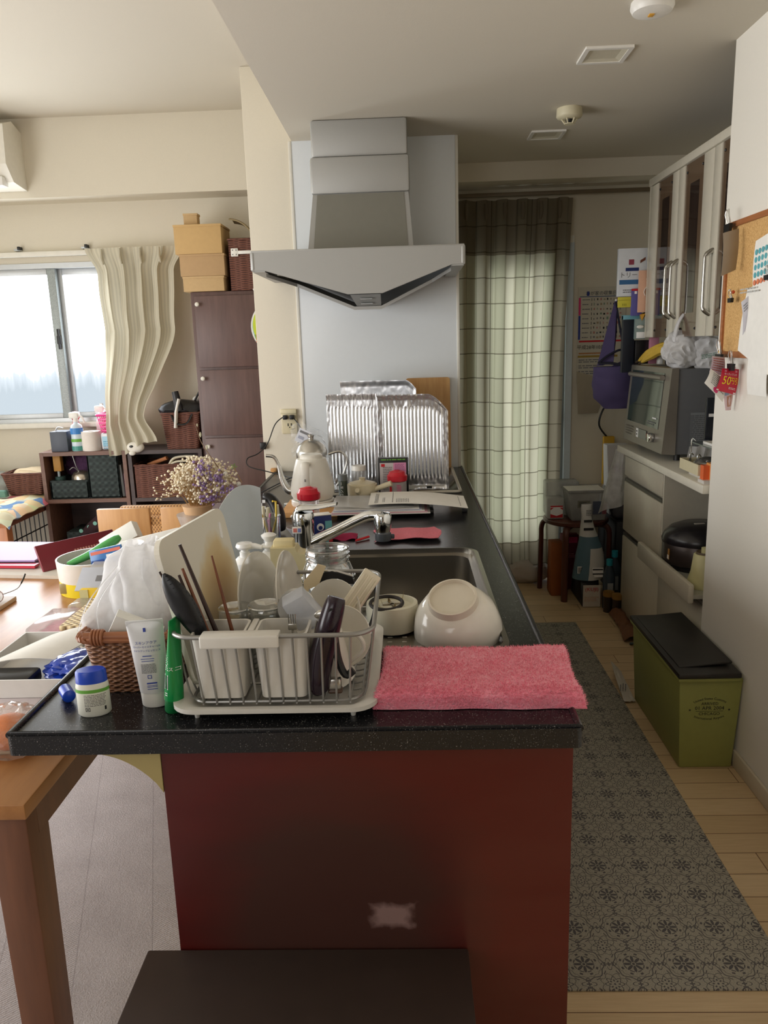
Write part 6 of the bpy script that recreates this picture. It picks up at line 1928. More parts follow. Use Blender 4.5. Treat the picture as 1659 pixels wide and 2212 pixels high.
# ------------------------------------------------------------------ dried flowers
fl = thing('dried_bouquet', 'bouquet of dried baby breath and purple statice in a paper wrap', 'bouquet', (-0.76, 2.74, ZT))
base_ = Vector((-0.77, 2.72, ZT))
b = B(); b.lathe([(0.02, 0.0), (0.022, 0.02), (0.03, 0.11), (0.055, 0.22)], tuple(base_), pm('kraft_wrap', (206, 168, 128), 0.8), 18); part('paper_wrap', b, fl)
b = B(); b.lathe([(0.024, 0.0), (0.027, 0.02), (0.036, 0.11), (0.060, 0.19)], (base_.x - 0.015, base_.y - 0.012, base_.z), FILM, 16); part('plastic_sleeve', b, fl)
rd = random.Random(21)
STEM = pm('dry_stem', (176, 142, 92), 0.8); BUD = pm('dry_bud', (240, 230, 206), 0.8); PURF = pm('statice', (146, 122, 168), 0.9)
bs_, bb_, bp_ = B(), B(), B()
ctr = Vector((-0.745, 2.73, 1.005))
rt_ = base_ + Vector((0.0, 0, 0.15))
def tri_stem(p, q, r):
    bs_.tube([p, q], r, STEM, 3, caps=False, smooth=False)
for q in range(200):
    d = Vector((rd.gauss(0, 1), rd.gauss(0, 0.9), rd.gauss(0.15, 0.75))).normalized()
    rr = rd.uniform(0.55, 1.0)
    tip = ctr + Vector((d.x * 0.120 * rr, d.y * 0.11 * rr, d.z * 0.088 * rr))
    mid = rt_ * 0.45 + tip * 0.55 + Vector((0, 0, 0.01))
    tri_stem(rt_, mid, 0.0007); tri_stem(mid, tip, 0.0006)
    for s in range(5):
        tt = tip + Vector((rd.uniform(-1, 1), rd.uniform(-1, 1), rd.uniform(-.7, 1))) * 0.021
        tri_stem(tip, tt, 0.0004)
        bb_.ball(tt, rd.uniform(0.0034, 0.0058), BUD, 1)
for q in range(9):      # stray sprays on the left
    tip = ctr + Vector((-0.115 - rd.uniform(0, 0.05), rd.uniform(-.05, .02), rd.uniform(-0.055, 0.015)))
    tri_stem(ctr + Vector((-0.03, 0, -0.04)), tip, 0.0006)
    for s in range(4):
        tt = tip + Vector((rd.uniform(-1, 1), rd.uniform(-1, 1), rd.uniform(-.7, 1))) * 0.016
        tri_stem(tip, tt, 0.0004); bb_.ball(tt, rd.uniform(0.003, 0.0045), BUD, 1)
for (dx, dz, n_) in ((0.018, 0.06, 40), (0.012, 0.0, 40), (0.03, -0.05, 45), (0.075, 0.018, 30), (0.09, -0.02, 20), (0.045, 0.02, 18)):
    for q in range(n_):
        p = ctr + Vector((dx, -0.06, dz)) + Vector((rd.gauss(0, 0.014), rd.gauss(0, 0.02), rd.gauss(0, 0.012)))
        bp_.ball(p, rd.uniform(0.003, 0.0065), PURF, 1)
part('stems', bs_, fl, stuff=True); part('white_buds', bb_, fl, stuff=True); part('purple_florets', bp_, fl, stuff=True)
b = B(); tw_ = smooth_path([(-0.66, 2.70, 1.03), (-0.70, 2.705, 1.09), (-0.735, 2.71, 1.15), (-0.748, 2.71, 1.20), (-0.757, 2.71, 1.22)], 5)
b.tube(tw_, [0.0024 - 0.0001 * i for i in range(len(tw_))], pm('twig', (132, 108, 84), 0.8), 6); part('twig', b, fl)
b = B()
for (p, r) in ((tw_[8], 0.006), (tw_[12], 0.0065), (tw_[16], 0.004)):
    b.ball(p + Vector((0.006, 0, 0.004)), r, pm('catkin', (198, 196, 168), 0.9), 2, (0.6, 0.6, 1.5))
b.ball((-0.655, 2.70, 1.035), 0.009, WHITE, 2); b.ball((-0.612, 2.71, 0.995), 0.009, WHITE, 2)
part('catkins', b, fl, stuff=True)
b = B()
for q in range(5):
    a = q * 2 * pi / 5
    b.add([Vector((-0.625, 2.71, 1.056)), Vector((-0.625 + 0.008 * math.cos(a - .4), 2.71 + 0.004, 1.058 + 0.008 * math.sin(a - .4))), Vector((-0.625 + 0.014 * math.cos(a), 2.71, 1.058 + 0.014 * math.sin(a))), Vector((-0.625 + 0.008 * math.cos(a + .4), 2.712, 1.058 + 0.008 * math.sin(a + .4)))], [(0, 1, 2, 3)], pm('young_leaf', (138, 158, 96), 0.7))
b.tube([(-0.60, 2.71, 1.0), (-0.625, 2.71, 1.056)], 0.0012, STEM, 5)
part('leaf_sprig', b, fl)

# ------------------------------------------------------------------ far dining wall: shelves, cabinet, curtain
SHB = wood('shelf_brown', (98, 68, 56), (124, 90, 74), 5, 0.5, 'X', 9)
SHD = wood('shelf_dark', (58, 46, 46), (82, 66, 62), 5, 0.5, 'X', 9)
def cube_shelf(name, lab, x0, x1, yf, ztop, m):
    t = thing(name, lab, 'shelf unit', ((x0 + x1) / 2, (yf + 4.7) / 2, 0.006))
    for s, (a, c) in enumerate(((x0, x0 + 0.022), (x1 - 0.022, x1))):
        b = B(); b.box(a, c, yf, 4.695, 0.006, ztop, m); part('side_panel', b, t)
    for z in (0.006, ztop * 0.335, ztop * 0.668, ztop - 0.022):
        b = B(); b.box(x0 + 0.022, x1 - 0.022, yf + 0.001, 4.69, z, z + 0.022, m); part('shelf_board', b, t)
    b = B(); b.box(x0 + 0.01, x1 - 0.01, 4.69, 4.697, 0.01, ztop - 0.005, SHD); part('back_panel', b, t)
    return t
YS_ = 4.40
cube_shelf('cube_shelf', 'brown three-tier shelf unit below the window, left of the two', -2.152, -1.642, YS_, 0.912, SHB)
cube_shelf('cube_shelf', 'dark brown three-tier shelf unit below the cream curtain, beside the cabinet', -1.632, -1.196, YS_, 0.910, SHD)
ZS = 0.9125
t = thing('pen_stand', 'square slate grey box with white tape on the left shelf top', 'organizer', (-2.04, 4.46, ZS))
b = B(); b.box(-2.085, -1.985, 4.42, 4.53, ZS, ZS + 0.118, pm('slate_box', (72, 78, 90), 0.5), 0.003); part('box_body', b, t)
b = B(); b.tube(smooth_path([(-2.055, 4.44, ZS + 0.122), (-2.04, 4.44, ZS + 0.142), (-2.015, 4.45, ZS + 0.135)], 4), 0.008, WHITE, 8, flat=0.4); part('tape', b, t)
b = B(); b.lathe([(0, 0), (0.033, 0), (0.034, 0.12), (0.02, 0.15), (0.016, 0.165), (0.03, 0.19), (0.026, 0.215), (0, 0.22)], (-2.0, 4.60, ZS), pm('red_bottle', (168, 30, 44), 0.3), 22)
solo('red_bottle', 'dark red bottle behind the slate grey box on the shelf top', 'bottle', b, (-2.0, 4.60, ZS))
def spray(x, y, cb_, cl, lab, h):
    t = thing('spray_bottle', lab, 'spray bottle', (x, y, ZS), 0, 'spray bottles on the shelf top')
    b = B(); b.lathe([(0, 0), (0.033, 0), (0.036, 0.01), (0.034, h * 0.4), (0.036, h * 0.55), (0.03, h * 0.66), (0.014, h * 0.72), (0.014, h * 0.76), (0, h * 0.76)], (x, y, ZS), cb_, 24); part('bottle_body', b, t)
    b = B(); b.box(x - 0.036, x + 0.02, y - 0.014, y + 0.014, ZS + h * 0.84, ZS + h, WHITE, 0.008); b.cyl((x, y, ZS + h * 0.74), (x, y, ZS + h * 0.86), 0.014, WHITE); b.tube(smooth_path([(x + 0.015, y, ZS + h * 0.95), (x + 0.04, y, ZS + h * 0.86), (x + 0.05, y, ZS + h * 0.72)], 4), 0.006, WHITE, 8); part('trigger_head', b, t)
    b = B()
    for (z0, z1, m) in cl:
        n = 12
        for i in range(n):
            a0 = -pi + i * pi / n; a1 = a0 + pi / n
            b.add([(x + 0.0368 * math.cos(a), y + 0.0368 * math.sin(a), ZS + z) for a, z in ((a0, z0), (a1, z0), (a1, z1), (a0, z1))], [(0, 1, 2, 3)], m)
    part('label_band', b, t)
spray(-1.937, 4.455, pm('pale_mist', (208, 222, 232), 0.3), ((0.10, 0.135, pm('band_blue', (60, 130, 200), 0.4)), (0.055, 0.072, GRNI), (0.004, 0.03, pm('band_teal', (76, 150, 140), 0.4))), 'blue labelled spray bottle between the slate box and the paper roll', 0.225)
spray(-1.84, 4.60, pm('pink_mist', (226, 196, 200), 0.3), ((0.05, 0.11, pm('band_pink', (226, 160, 170), 0.4)),), 'pink labelled spray bottle behind the paper roll', 0.25)
b = B(); b.box(-1.865, -1.845, 4.645, 4.665, ZS, ZS + 0.26, pm('pale_handle', (226, 214, 206), 0.4), 0.006)
solo('cleaning_stick', 'upright pale plastic stick behind the pink spray bottle', 'stick', b, (-1.855, 4.655, ZS))
b = B()
b.lathe([(0.02, 0), (0.054, 0), (0.054, 0.112), (0.02, 0.112), (0.02, 0)], (-1.858, 4.46, ZS), pm('tissue_roll', (226, 218, 210), 0.9), 32)
solo('paper_roll', 'white toilet paper roll standing on the left shelf top', 'paper roll', b, (-1.858, 4.46, ZS))
t = thing('wipes_pack', 'white and pale blue wet wipes pack under the pink basket', 'pack', (-1.73, 4.5, ZS))
b = B(); b.box(-1.80, -1.65, 4.45, 4.56, ZS, ZS + 0.10, pm('wipes_white', (224, 226, 230), 0.3), 0.012); part('pack_body', b, t)
b = B(); b.quad((-1.74, 4.449, ZS + 0.05), XA, ZA, -0.05, 0.05, -0.028, 0.03, pm('wipes_blue', (160, 206, 226), 0.4)); b.lines((-1.74, 4.4485, ZS + 0.03), XA, ZA, 0.09, 0.05, 4, pm('wipes_teal', (90, 160, 190), 0.5), seed=2); part('printing', b, t)
t = thing('pink_basket', 'hot pink plastic basket on top of the wipes pack', 'basket', (-1.73, 4.52, ZS + 0.1))
HP = pm('hot_pink', (232, 70, 150), 0.35)
b = B()
z0, z1 = ZS + 0.1015, ZS + 0.205
for q in range(4):
    z = z0 + 0.012 + q * 0.022
    w_ = 0.065 + 0.018 * (z - z0) / 0.1
    b.tube([(p[0], p[1], z) for p in rloop(-1.725 - w_, -1.725 + w_, 4.455 - 0.01 * q * 0.3, 4.585 + 0.01 * q * 0.3, 0.012, 3)], 0.005, HP, 6, closed=True)
for q in range(14):
    x = -1.787 + q * 0.0095
    b.tube([(x, 4.455, z0), (x + (x + 1.725) * 0.28, 4.448, z1)], 0.0022, HP, 5)
b.box(-1.785, -1.665, 4.458, 4.58, z0, z0 + 0.005, HP)
part('lattice', b, t)
b = B(); b.tube([(p[0], p[1], z1) for p in rloop(-1.812, -1.638, 4.445, 4.595, 0.016, 3)], 0.008, HP, 8, closed=True); part('rim', b, t)
b = B(); b.ball((-1.725, 4.52, z0 + 0.045), 0.05, pm('orange_goods', (236, 160, 120), 0.6), 3, (1.1, 0.9, 0.7), bagfn(None, None, None, 4, 0.2))
solo('cloth_bundle', 'peach bundle inside the hot pink basket', 'bundle', b, (-1.725, 4.52, z0))
# middle tier
zt = 0.912 * 0.668 + 0.0225
GRW = weave('green_black_weave', (34, 42, 42), (62, 74, 72), 160, 160, 0.8, 0.6)
for (x0, x1, y0, h, lab) in ((-1.885, -1.700, 4.42, 0.255, 'tall dark green woven storage box in the left shelf'), (-2.118, -1.890, 4.42, 0.105, 'low dark green woven storage box in the left shelf')):
    t = thing('storage_box', lab, 'storage box', ((x0 + x1) / 2, 4.5, zt), 0, 'woven storage boxes')
    b = B(); b.box(x0, x1, y0, y0 + 0.012, zt, zt + h, GRW, 0.003); b.box(x0, x1, 4.63, 4.645, zt, zt + h, GRW, 0.003); b.box(x0, x0 + 0.012, y0, 4.645, zt, zt + h, GRW, 0.003); b.box(x1 - 0.012, x1, y0, 4.645, zt, zt + h, GRW, 0.003); b.box(x0, x1, y0, 4.645, zt, zt + 0.008, GRW); part('woven_body', b, t)
    b = B(); b.tube([(p[0], p[1], zt + h) for p in rloop(x0 + 0.003, x1 - 0.003, y0 + 0.003, 4.642, 0.006, 2)], 0.006, GRW, 6, closed=True); part('rim', b, t)
zl = zt + 0.1065
b = B(); b.box(-2.10, -2.055, 4.45, 4.49, zl + 0.055, zl + 0.15, pm('mustard', (170, 122, 50), 0.6), 0.003); b.cyl((-2.08, 4.47, zl + 0.02), (-2.08, 4.47, zl + 0.06), 0.008, pm('pale_neck', (150, 160, 160), 0.4)); b.lathe([(0, 0), (0.03, 0), (0.03, 0.02), (0, 0.024)], (-2.078, 4.48, zl), pm('dark_leaf', (40, 66, 60), 0.7), 14)
solo('mustard_ornament', 'mustard yellow ornament standing on the low woven box', 'ornament', b, (-2.08, 4.47, zl))
t = thing('silver_dome', 'silver domed metal cover with a thin handle on the low woven box', 'dome', (-1.97, 4.47, zl))
b = B(); b.lathe([(0.062, 0), (0.06, 0.02), (0.045, 0.042), (0.02, 0.052), (0, 0.054)], (-1.955, 4.50, zl), pm('dome_silver', (196, 186, 172), 0.25, 0.9), 30); part('dome', b, t)
b = B(); b.tube(smooth_path([(-1.965, 4.48, zl + 0.05), (-1.975, 4.47, zl + 0.09), (-1.985, 4.46, zl + 0.165)], 4), 0.0035, GREYM, 6); b.tube(smooth_path([(-1.965, 4.48, zl + 0.05), (-1.985, 4.46, zl + 0.075), (-2.01, 4.46, zl + 0.06)], 4), 0.0025, GREYM, 6); part('wire_handle', b, t)
b = B(); b.ball((-1.97, 4.61, zl + 0.07), 0.075, pm('purple_fluff', (92, 58, 92), 0.95, noise_amt=0.3, nscale=120), 4, (1.4, 0.6, 0.95), bagfn(None, None, None, 7, 0.3))
solo('purple_cloth', 'dim purple fluffy cloth at the back of the left shelf', 'cloth', b, (-1.97, 4.61, zl))
b = B(); b.box(-0.009, 0.009, 4.43, 4.62, 0, 0.19, pm('grey_book', (86, 88, 86), 0.6), 0.003, mt=Matrix.Translation((-1.688, 0, zt + 0.004)) @ Matrix.Rotation(-0.05, 4, 'Y'))
solo('grey_book', 'grey book standing right of the tall woven box', 'book', b, (-1.688, 4.5, zt))
t = thing('pink_album', 'thin album with a pink edge at the right end of the left shelf', 'album', (-1.672, 4.52, zt))
b = B(); b.box(-1.678, -1.666, 4.43, 4.60, zt, zt + 0.145, pm('album_pink', (206, 160, 176), 0.6), 0.005); part('cover', b, t)
b = B(); b.box(-1.675, -1.669, 4.428, 4.598, zt + 0.008, zt + 0.137, pm('album_white', (220, 210, 212), 0.7), 0.001); part('pages', b, t)
# bottom tier of the left shelf
z3 = 0.912 * 0.335 + 0.0225
b = B(); b.box(-2.06, -1.70, 4.43, 4.64, z3, z3 + 0.10, GRW, 0.004)
solo('dark_box', 'dark green woven box on the lower tier behind the oak chair', 'storage box', b, (-1.88, 4.5, z3), 'woven storage boxes')
t = thing('dotted_umbrella', 'folded dark maroon umbrella with mint dots on the lower tier', 'umbrella', (-1.85, 4.44, z3 + 0.1))
b = B(); b.tube(smooth_path([(-1.98, 4.44, z3 + 0.055), (-1.90, 4.43, z3 + 0.12), (-1.80, 4.43, z3 + 0.18), (-1.70, 4.44, z3 + 0.21)], 5), [0.014, 0.02, 0.026, 0.032, 0.036, 0.04, 0.042, 0.044, 0.046, 0.046, 0.046, 0.046, 0.044, 0.042, 0.036, 0.03], pm('maroon_cloth', (52, 28, 34), 0.9), 12); part('cloth', b, t)
b = B()
MINT = pm('mint_dot', (130, 186, 170), 0.8)
for (x, y, z) in ((-1.905, 4.40, 0.115), (-1.83, 4.386, 0.165), (-1.96, 4.41, 0.09), (-1.86, 4.383, 0.14), (-1.76, 4.383, 0.20), (-1.79, 4.39, 0.155)):
    b.lathe([(0, 0), (0.012, 0), (0.012, 0.002), (0, 0.002)], (0, 0, 0), MINT, 14, mt=Matrix.Translation((x, y - 0.002, z3 + z + 0.02)) @ Matrix.Rotation(pi / 2, 4, 'X'))
part('dots', b, t)
# right shelf: baskets
BRW = weave('brown_raffia', (70, 40, 34), (150, 98, 80), 90, 520, 0.75, 0.9, 160)
def raffia(lab, x0, x1, y0, y1, z0, z1, grp, taper=0.0):
    t = thing('raffia_basket', lab, 'basket', ((x0 + x1) / 2, (y0 + y1) / 2, z0), 0, grp)
    b = B()
    a = rloop(x0 + taper, x1 - taper, y0 + taper * 0.4, y1 - taper * 0.4, 0.015, 3); c = rloop(x0, x1, y0, y1, 0.015, 3); d = rloop(x0 + 0.014, x1 - 0.014, y0 + 0.014, y1 - 0.014, 0.012, 3)
    n = len(a); vs = [(p[0], p[1], z0) for p in a] + [(p[0], p[1], z1) for p in c] + [(p[0], p[1], z1) for p in d] + [(p[0], p[1], z0 + (z1 - z0) * 0.55) for p in d]
    fs = []
    for j in range(3):
        for i in range(n):
            i2 = (i + 1) % n
            fs.append((j * n + i, j * n + i2, (j + 1) * n + i2, (j + 1) * n + i))
    fs += [tuple(3 * n + i for i in range(n)), tuple(reversed(range(n)))]
    b.add(vs, fs, BRW, True); part('woven_body', b, t)
    b = B(); b.tube([(p[0], p[1], z1) for p in c], 0.007, BRW, 6, closed=True); part('rim', b, t)
    return t
zr = 0.910 * 0.668 + 0.0225
raffia('wide brown raffia basket inside the dark shelf unit', -1.606, -1.222, 4.405, 4.66, zr, zr + 0.19, 'brown raffia baskets')
b = B()
b.tube(smooth_path([(-1.40, 4.43, zr + 0.19), (-1.37, 4.43, zr + 0.225), (-1.31, 4.44, zr + 0.235), (-1.24, 4.44, zr + 0.232)], 5), 0.016, pm('cream_strap', (220, 212, 190), 0.8), 10, flat=0.5)
b.tube(smooth_path([(-1.41, 4.42, zr + 0.175), (-1.36, 4.42, zr + 0.205), (-1.29, 4.425, zr + 0.21)], 5), 0.014, MATS['cream_strap'], 10, flat=0.5)
solo('cream_straps', 'cream cloth straps spilling out of the wide raffia basket', 'strap', b, (-1.33, 4.43, zr + 0.19))
b = B(); b.tube([(-1.55, 4.5, zr + 0.18), (-1.42, 4.46, zr + 0.225)], 0.012, pm('orange_tan', (186, 120, 76), 0.6), 8)
solo('tan_stick', 'tan wooden stick lying in the wide raffia basket', 'stick', b, (-1.5, 4.48, zr + 0.19))
b = B(); b.ball((-1.25, 4.50, zr + 0.20), 0.035, pm('pink_stripes', (186, 140, 156), 0.8, noise_amt=0.3, nscale=60), 3, (1, 0.8, 0.9), bagfn(None, None, None, 1, 0.2))
solo('pink_cloth', 'pink striped cloth at the right end of the wide raffia basket', 'cloth', b, (-1.25, 4.5, zr + 0.19))
ZR = 0.9105
raffia('square brown raffia basket on the dark shelf unit, under the black bag', -1.425, -1.20, 4.42, 4.65, ZR, ZR + 0.205, 'brown raffia baskets', 0.02)
b = B(); b.ball((-1.32, 4.50, ZR + 0.225), 0.085, BLACK, 3, (1.45, 0.8, 0.55), bagfn(None, None, None, 8, 0.2)); b.tube(smooth_path([(-1.36, 4.42, ZR + 0.2), (-1.33, 4.40, ZR + 0.15), (-1.27, 4.40, ZR + 0.15), (-1.24, 4.42, ZR + 0.2)], 5), 0.008, BLACK, 8, flat=0.5)
solo('black_bag', 'shiny black bag stuffed in the square raffia basket', 'bag', b, (-1.32, 4.5, ZR + 0.2))
b = B(); b.tube([(-1.305, 4.41, ZR + 0.29), (-1.325, 4.405, ZR + 0.215), (-1.335, 4.40, ZR + 0.125)], [0.014, 0.016, 0.016], WHITE, 10, flat=0.6); b.tube([(-1.33, 4.43, ZR + 0.33), (-1.31, 4.42, ZR + 0.22)], [0.02, 0.025], BLACK, 10)
solo('hair_iron', 'white and black hair iron hanging over the square raffia basket', 'hair iron', b, (-1.32, 4.41, ZR + 0.2))
b = B(); b.ball((-1.235, 4.55, ZR + 0.275), 0.03, WHITE, 3, (1.0, 0.8, 0.7)); b.tube([(-1.25, 4.50, ZR + 0.25), (-1.21, 4.50, ZR + 0.32)], 0.006, BLACK, 8)
solo('white_dryer', 'small white and black tool at the right of the black bag', 'tool', b, (-1.235, 4.53, ZR + 0.25))
t = thing('plush_toy', 'white plush toy head with a black nose peeking from under the cream curtain', 'plush toy', (-1.575, 4.44, ZR))
PLW = pm('plush_white', (230, 226, 216), 0.95)
b = B(); b.ball((-1.575, 4.385, ZR + 0.022), 0.046, PLW, 3, (1.12, 0.7, 0.72)); b.ball((-1.59, 4.365, ZR - 0.010), 0.02, PLW, 2, (1.0, 0.7, 0.7)); part('head', b, t)
b = B(); b.ball((-1.588, 4.355, ZR + 0.030), 0.011, BLACK, 2, (1.1, 0.4, 0.7)); part('nose', b, t)

# tall brown cabinet
CABW = wood('cabinet_brown', (84, 62, 58), (104, 78, 72), 5, 0.45, 'Z', 10)
CABX0, CABX1 = -1.192, -0.745
tc = thing('tall_cabinet', 'tall brown cabinet with stacked doors and white knobs beside the partition', 'cabinet', (-0.97, 4.55, 0.006))
b = B(); b.box(CABX0, CABX1, 4.42, 4.70, 0.006, 1.785, CABW, 0.002); part('carcass', b, tc)
for i, (z0, z1) in enumerate(((1.372, 1.762), (0.985, 1.356), (0.605, 0.969), (0.30, 0.59), (0.03, 0.285))):
    b = B(); b.box(CABX0 + 0.022, CABX1, 4.402, 4.42, z0, z1, CABW, 0.002); d = part('door', b, tc)
    b = B(); b.lathe([(0.005, 0), (0.005, 0.012), (0.011, 0.016), (0.012, 0.022), (0.008, 0.027), (0, 0.028)], (0, 0, 0), TRIMW, 16, mt=Matrix.Translation((CABX0 + 0.042, 4.402, z1 - 0.045)) @ Matrix.Rotation(pi / 2, 4, 'X')); part('knob', b, d)
for (x0, x1, z0, z1, m, lab) in ((-1.222, -0.995, 1.787, 1.868, CARD, 'lowest cardboard box of the stack on the tall cabinet'), (-1.232, -0.985, 1.8685, 1.985, pm('cardboard_dark', (184, 152, 112), 0.85), 'middle brown cardboard box of the stack on the tall cabinet'), (-1.252, -0.992, 1.9855, 2.14, pm('cardboard_gold', (200, 166, 114), 0.85), 'large cardboard box topping the stack of three on the tall cabinet'), (-1.205, -1.13, 2.1405, 2.205, CARD, 'small open cardboard box alone at the very top of the stack')):
    t = thing('cardboard_box', lab, 'box', ((x0 + x1) / 2, 4.5, z0), 0, 'cardboard boxes on the tall cabinet')
    b = B(); b.box(x0, x1, 4.40 if x1 - x0 > 0.1 else 4.45, 4.62 if x1 - x0 > 0.1 else 4.51, z0, z1, m, 0.002); part('box_body', b, t)
    b = B(); b.box(x0 - 0.002, x1 + 0.003, 4.398 if x1 - x0 > 0.1 else 4.448, 4.622 if x1 - x0 > 0.1 else 4.512, z1 - 0.012, z1 - 0.0004, m, 0.001); part('lid_edge', b, t)
tk = raffia('tall brown raffia basket on the cabinet, right of the cardboard boxes', -0.962, -0.66, 4.41, 4.66, 1.787, 2.055, 'brown raffia baskets')
b = B(); b.box(-0.945, -0.905, 4.398, 4.406, 1.965, 2.008, WHITE, 0.003); b.box(-0.91, -0.80, 4.399, 4.404, 1.977, 1.995, WHITE, 0.002)
for dx in (-0.935, -0.915):
    for dz in (1.975, 1.998):
        b.box(dx - 0.003, dx + 0.003, 4.397, 4.3985, dz - 0.003, dz + 0.003, INKG)
part('label_holder', b, tk)
b = B(); b.surf(lambda u, v: (-0.955 + 0.15 * u, 4.45 + 0.14 * v, 2.05 + 0.125 * (1 - u) * (0.5 + 0.5 * math.sin(pi * (0.3 + 0.4 * v))) + 0.03 * math.sin(u * pi)), 16, 10, pm('khaki_cap', (150, 134, 100), 0.8), 0.006)
solo('khaki_bag', 'khaki folded bag sticking out of the tall raffia basket', 'bag', b, (-0.88, 4.5, 2.05))
# round paper fan hanging on the cabinet side
fn_ = thing('paper_fan', 'round paper fan with a white handle, lime and blue print, by the partition edge', 'fan', (-0.79, 4.385, 1.50))
fc = Vector((-0.708, 4.385, 1.585))
b = B(); b.lathe([(0, 0), (0.150, 0), (0.150, 0.002), (0, 0.002)], (0, 0, 0), WHITE, 40, mt=Matrix.Translation(fc) @ Matrix.Rotation(pi / 2, 4, 'X')); part('fan_leaf', b, fn_)
b = B()
def disc(c, r, y, m, a0=0, a1=2 * pi, sq=1.0):
    b.add([(c[0], y, c[1])] + [(c[0] + r * math.cos(a0 + (a1 - a0) * i / 28), y, c[1] + r * sq * math.sin(a0 + (a1 - a0) * i / 28)) for i in range(29)], [(0, i + 1, i + 2) for i in range(28)], m)
disc((fc.x, fc.z), 0.142, 4.3825, pm('fan_blue', (150, 200, 230), 0.5)); disc((fc.x, fc.z + 0.005), 0.139, 4.382, pm('fan_lime', (196, 212, 50), 0.5), pi * 0.72, pi * 1.2); disc((fc.x, fc.z - 0.02), 0.134, 4.3815, pm('fan_green', (120, 176, 60), 0.5), pi * 1.05, pi * 1.22)
for q in range(4):
    b.quad((fc.x - 0.09, 4.381, fc.z - 0.035 - q * 0.012), Vector((1, 0, 0.25)), ZA, -0.035, 0.03, -0.003, 0.003, pm('fan_orange', (226, 110, 60), 0.5))
part('fan_print', b, fn_)
b = B(); b.tube([(-0.83, 4.383, 1.79), (-0.775, 4.383, 1.70)], [0.012, 0.016], WHITE, 10, flat=0.4); part('handle', b, fn_)
b = B(); b.box(-0.80, -0.70, 4.397, 4.401, 1.50, 1.80, pm('poster_blue', (206, 222, 236), 0.5)); b.box(-0.795, -0.775, 4.3965, 4.397, 1.64, 1.79, pm('fan_stripe', (120, 170, 214), 0.5))
solo('blue_leaflet', 'pale blue leaflet behind the round paper fan', 'leaflet', b, (-0.76, 4.40, 1.65))

# cream curtain gathered at the right of the window
CUR = cloth('curtain_cream', (214, 208, 188), 0.22, rib=330.0)
cu_ = thing('cream_curtain', 'cream ribbed curtain gathered at the right of the dining window', 'curtain', (-1.57, 4.62, 0.92))
def lerp_keys(keys, t):
    for i in range(len(keys) - 1):
        if t <= keys[i + 1][0]:
            a, c = keys[i], keys[i + 1]
            q = (t - a[0]) / (c[0] - a[0]); q = q * q * (3 - 2 * q)
            return a[1] + (c[1] - a[1]) * q
    return keys[-1][1]
CL = [(0, -1.84), (0.12, -1.785), (1, -1.735)]
CRt = [(0, -1.275), (0.12, -1.335), (0.40, -1.35), (0.84, -1.50), (1, -1.43)]
def curfn(u, v):
    xl_, xr_ = lerp_keys(CL, v), lerp_keys(CRt, v)
    z = 2.062 - 1.15 * v - 0.03 * v * (1 - u)
    pl = math.sin(u * 2 * pi * 4.6 + 0.5 * math.sin(v * 3)) * (0.020 + 0.014 * min(1, v * 6)) * (1 - 0.45 * v)
    pin = 0.0
    if v < 0.10:
        pin = 0.012 * math.sin(u * 2 * pi * 4.6) * (1 - v / 0.10)
    x = xl_ + (xr_ - xl_) * (u + 0.025 * math.sin(u * 4.6 * 4 * pi) * (1 - v) )
    y = 4.615 + pl - pin + 0.03 * nz((u * 4, v * 5, 3)) - 0.225 * min(1, max(0, v - 0.40) / 0.45)
    if v > 0.7 and u > 0.35:
        y -= 0.06 * (v - 0.7) / 0.3 * (u - 0.35)
        z += 0.055 * min(1, (u - 0.35) * 3) * (v - 0.7) / 0.3
    return (x, y, z)
b = B(); b.surf(curfn, 110, 60, CUR, uv=True); part('fabric', b, cu_)
b = B()
for q in range(4):
    u = (q + 0.6) / 4.6
    p = Vector(curfn(u, 0.05)) 
    b = B(); b.tube([p + Vector((0, -0.012, 0.05)), p + Vector((0, -0.022, 0)), p + Vector((0.004, -0.012, -0.035))], [0.006, 0.010, 0.006], CUR, 8); part('pleat', b, cu_)

# ------------------------------------------------------------------ dog crate at the far left
CRT = wood('crate_wood', (170, 108, 68), (196, 130, 84), 5, 0.45, 'Z', 9)
CRT2 = wood('crate_wood_dark', (104, 62, 48), (124, 76, 58), 5, 0.5, 'Y', 9)
cr = thing('pet_crate', 'wooden pet crate with black wire bars left of the shelf', 'crate', (-2.55, 4.2, 0.006))
XC0, XC1, YC0, YC1, ZC1 = -2.95, -2.165, 3.96, 4.66, 0.625
for (x, y) in ((XC1 - 0.075, YC0), (XC1 - 0.075, YC1 - 0.06), (XC0, YC0), (XC0, YC1 - 0.06)):
    b = B(); b.box(x, x + 0.075, y, y + 0.06, 0.006, ZC1 - 0.055, CRT if y == YC0 else CRT2, 0.003); part('post', b, cr)
for (x0, x1, y0, y1) in ((XC0, XC1, YC0, YC0 + 0.05), (XC0, XC1, YC1 - 0.05, YC1), (XC1 - 0.05, XC1, YC0 + 0.05, YC1 - 0.05), (XC0, XC0 + 0.05, YC0 + 0.05, YC1 - 0.05)):
    b = B(); b.box(x0, x1, y0, y1, ZC1 - 0.06, ZC1, CRT2 if x1 - x0 < 0.1 else CRT, 0.002); part('top_rail', b, cr)
b = B(); b.box(XC0 + 0.02, XC1 - 0.02, YC0 + 0.02, YC1 - 0.02, ZC1 - 0.012, ZC1 - 0.002, CRT2); part('top_board', b, cr)
for q in range(11):
    y = YC0 + 0.075 + q * 0.055
    b = B(); b.cyl((XC1 - 0.02, y, 0.02), (XC1 - 0.02, y, ZC1 - 0.06), 0.0035, BLACK, n=6); part('bar', b, cr)
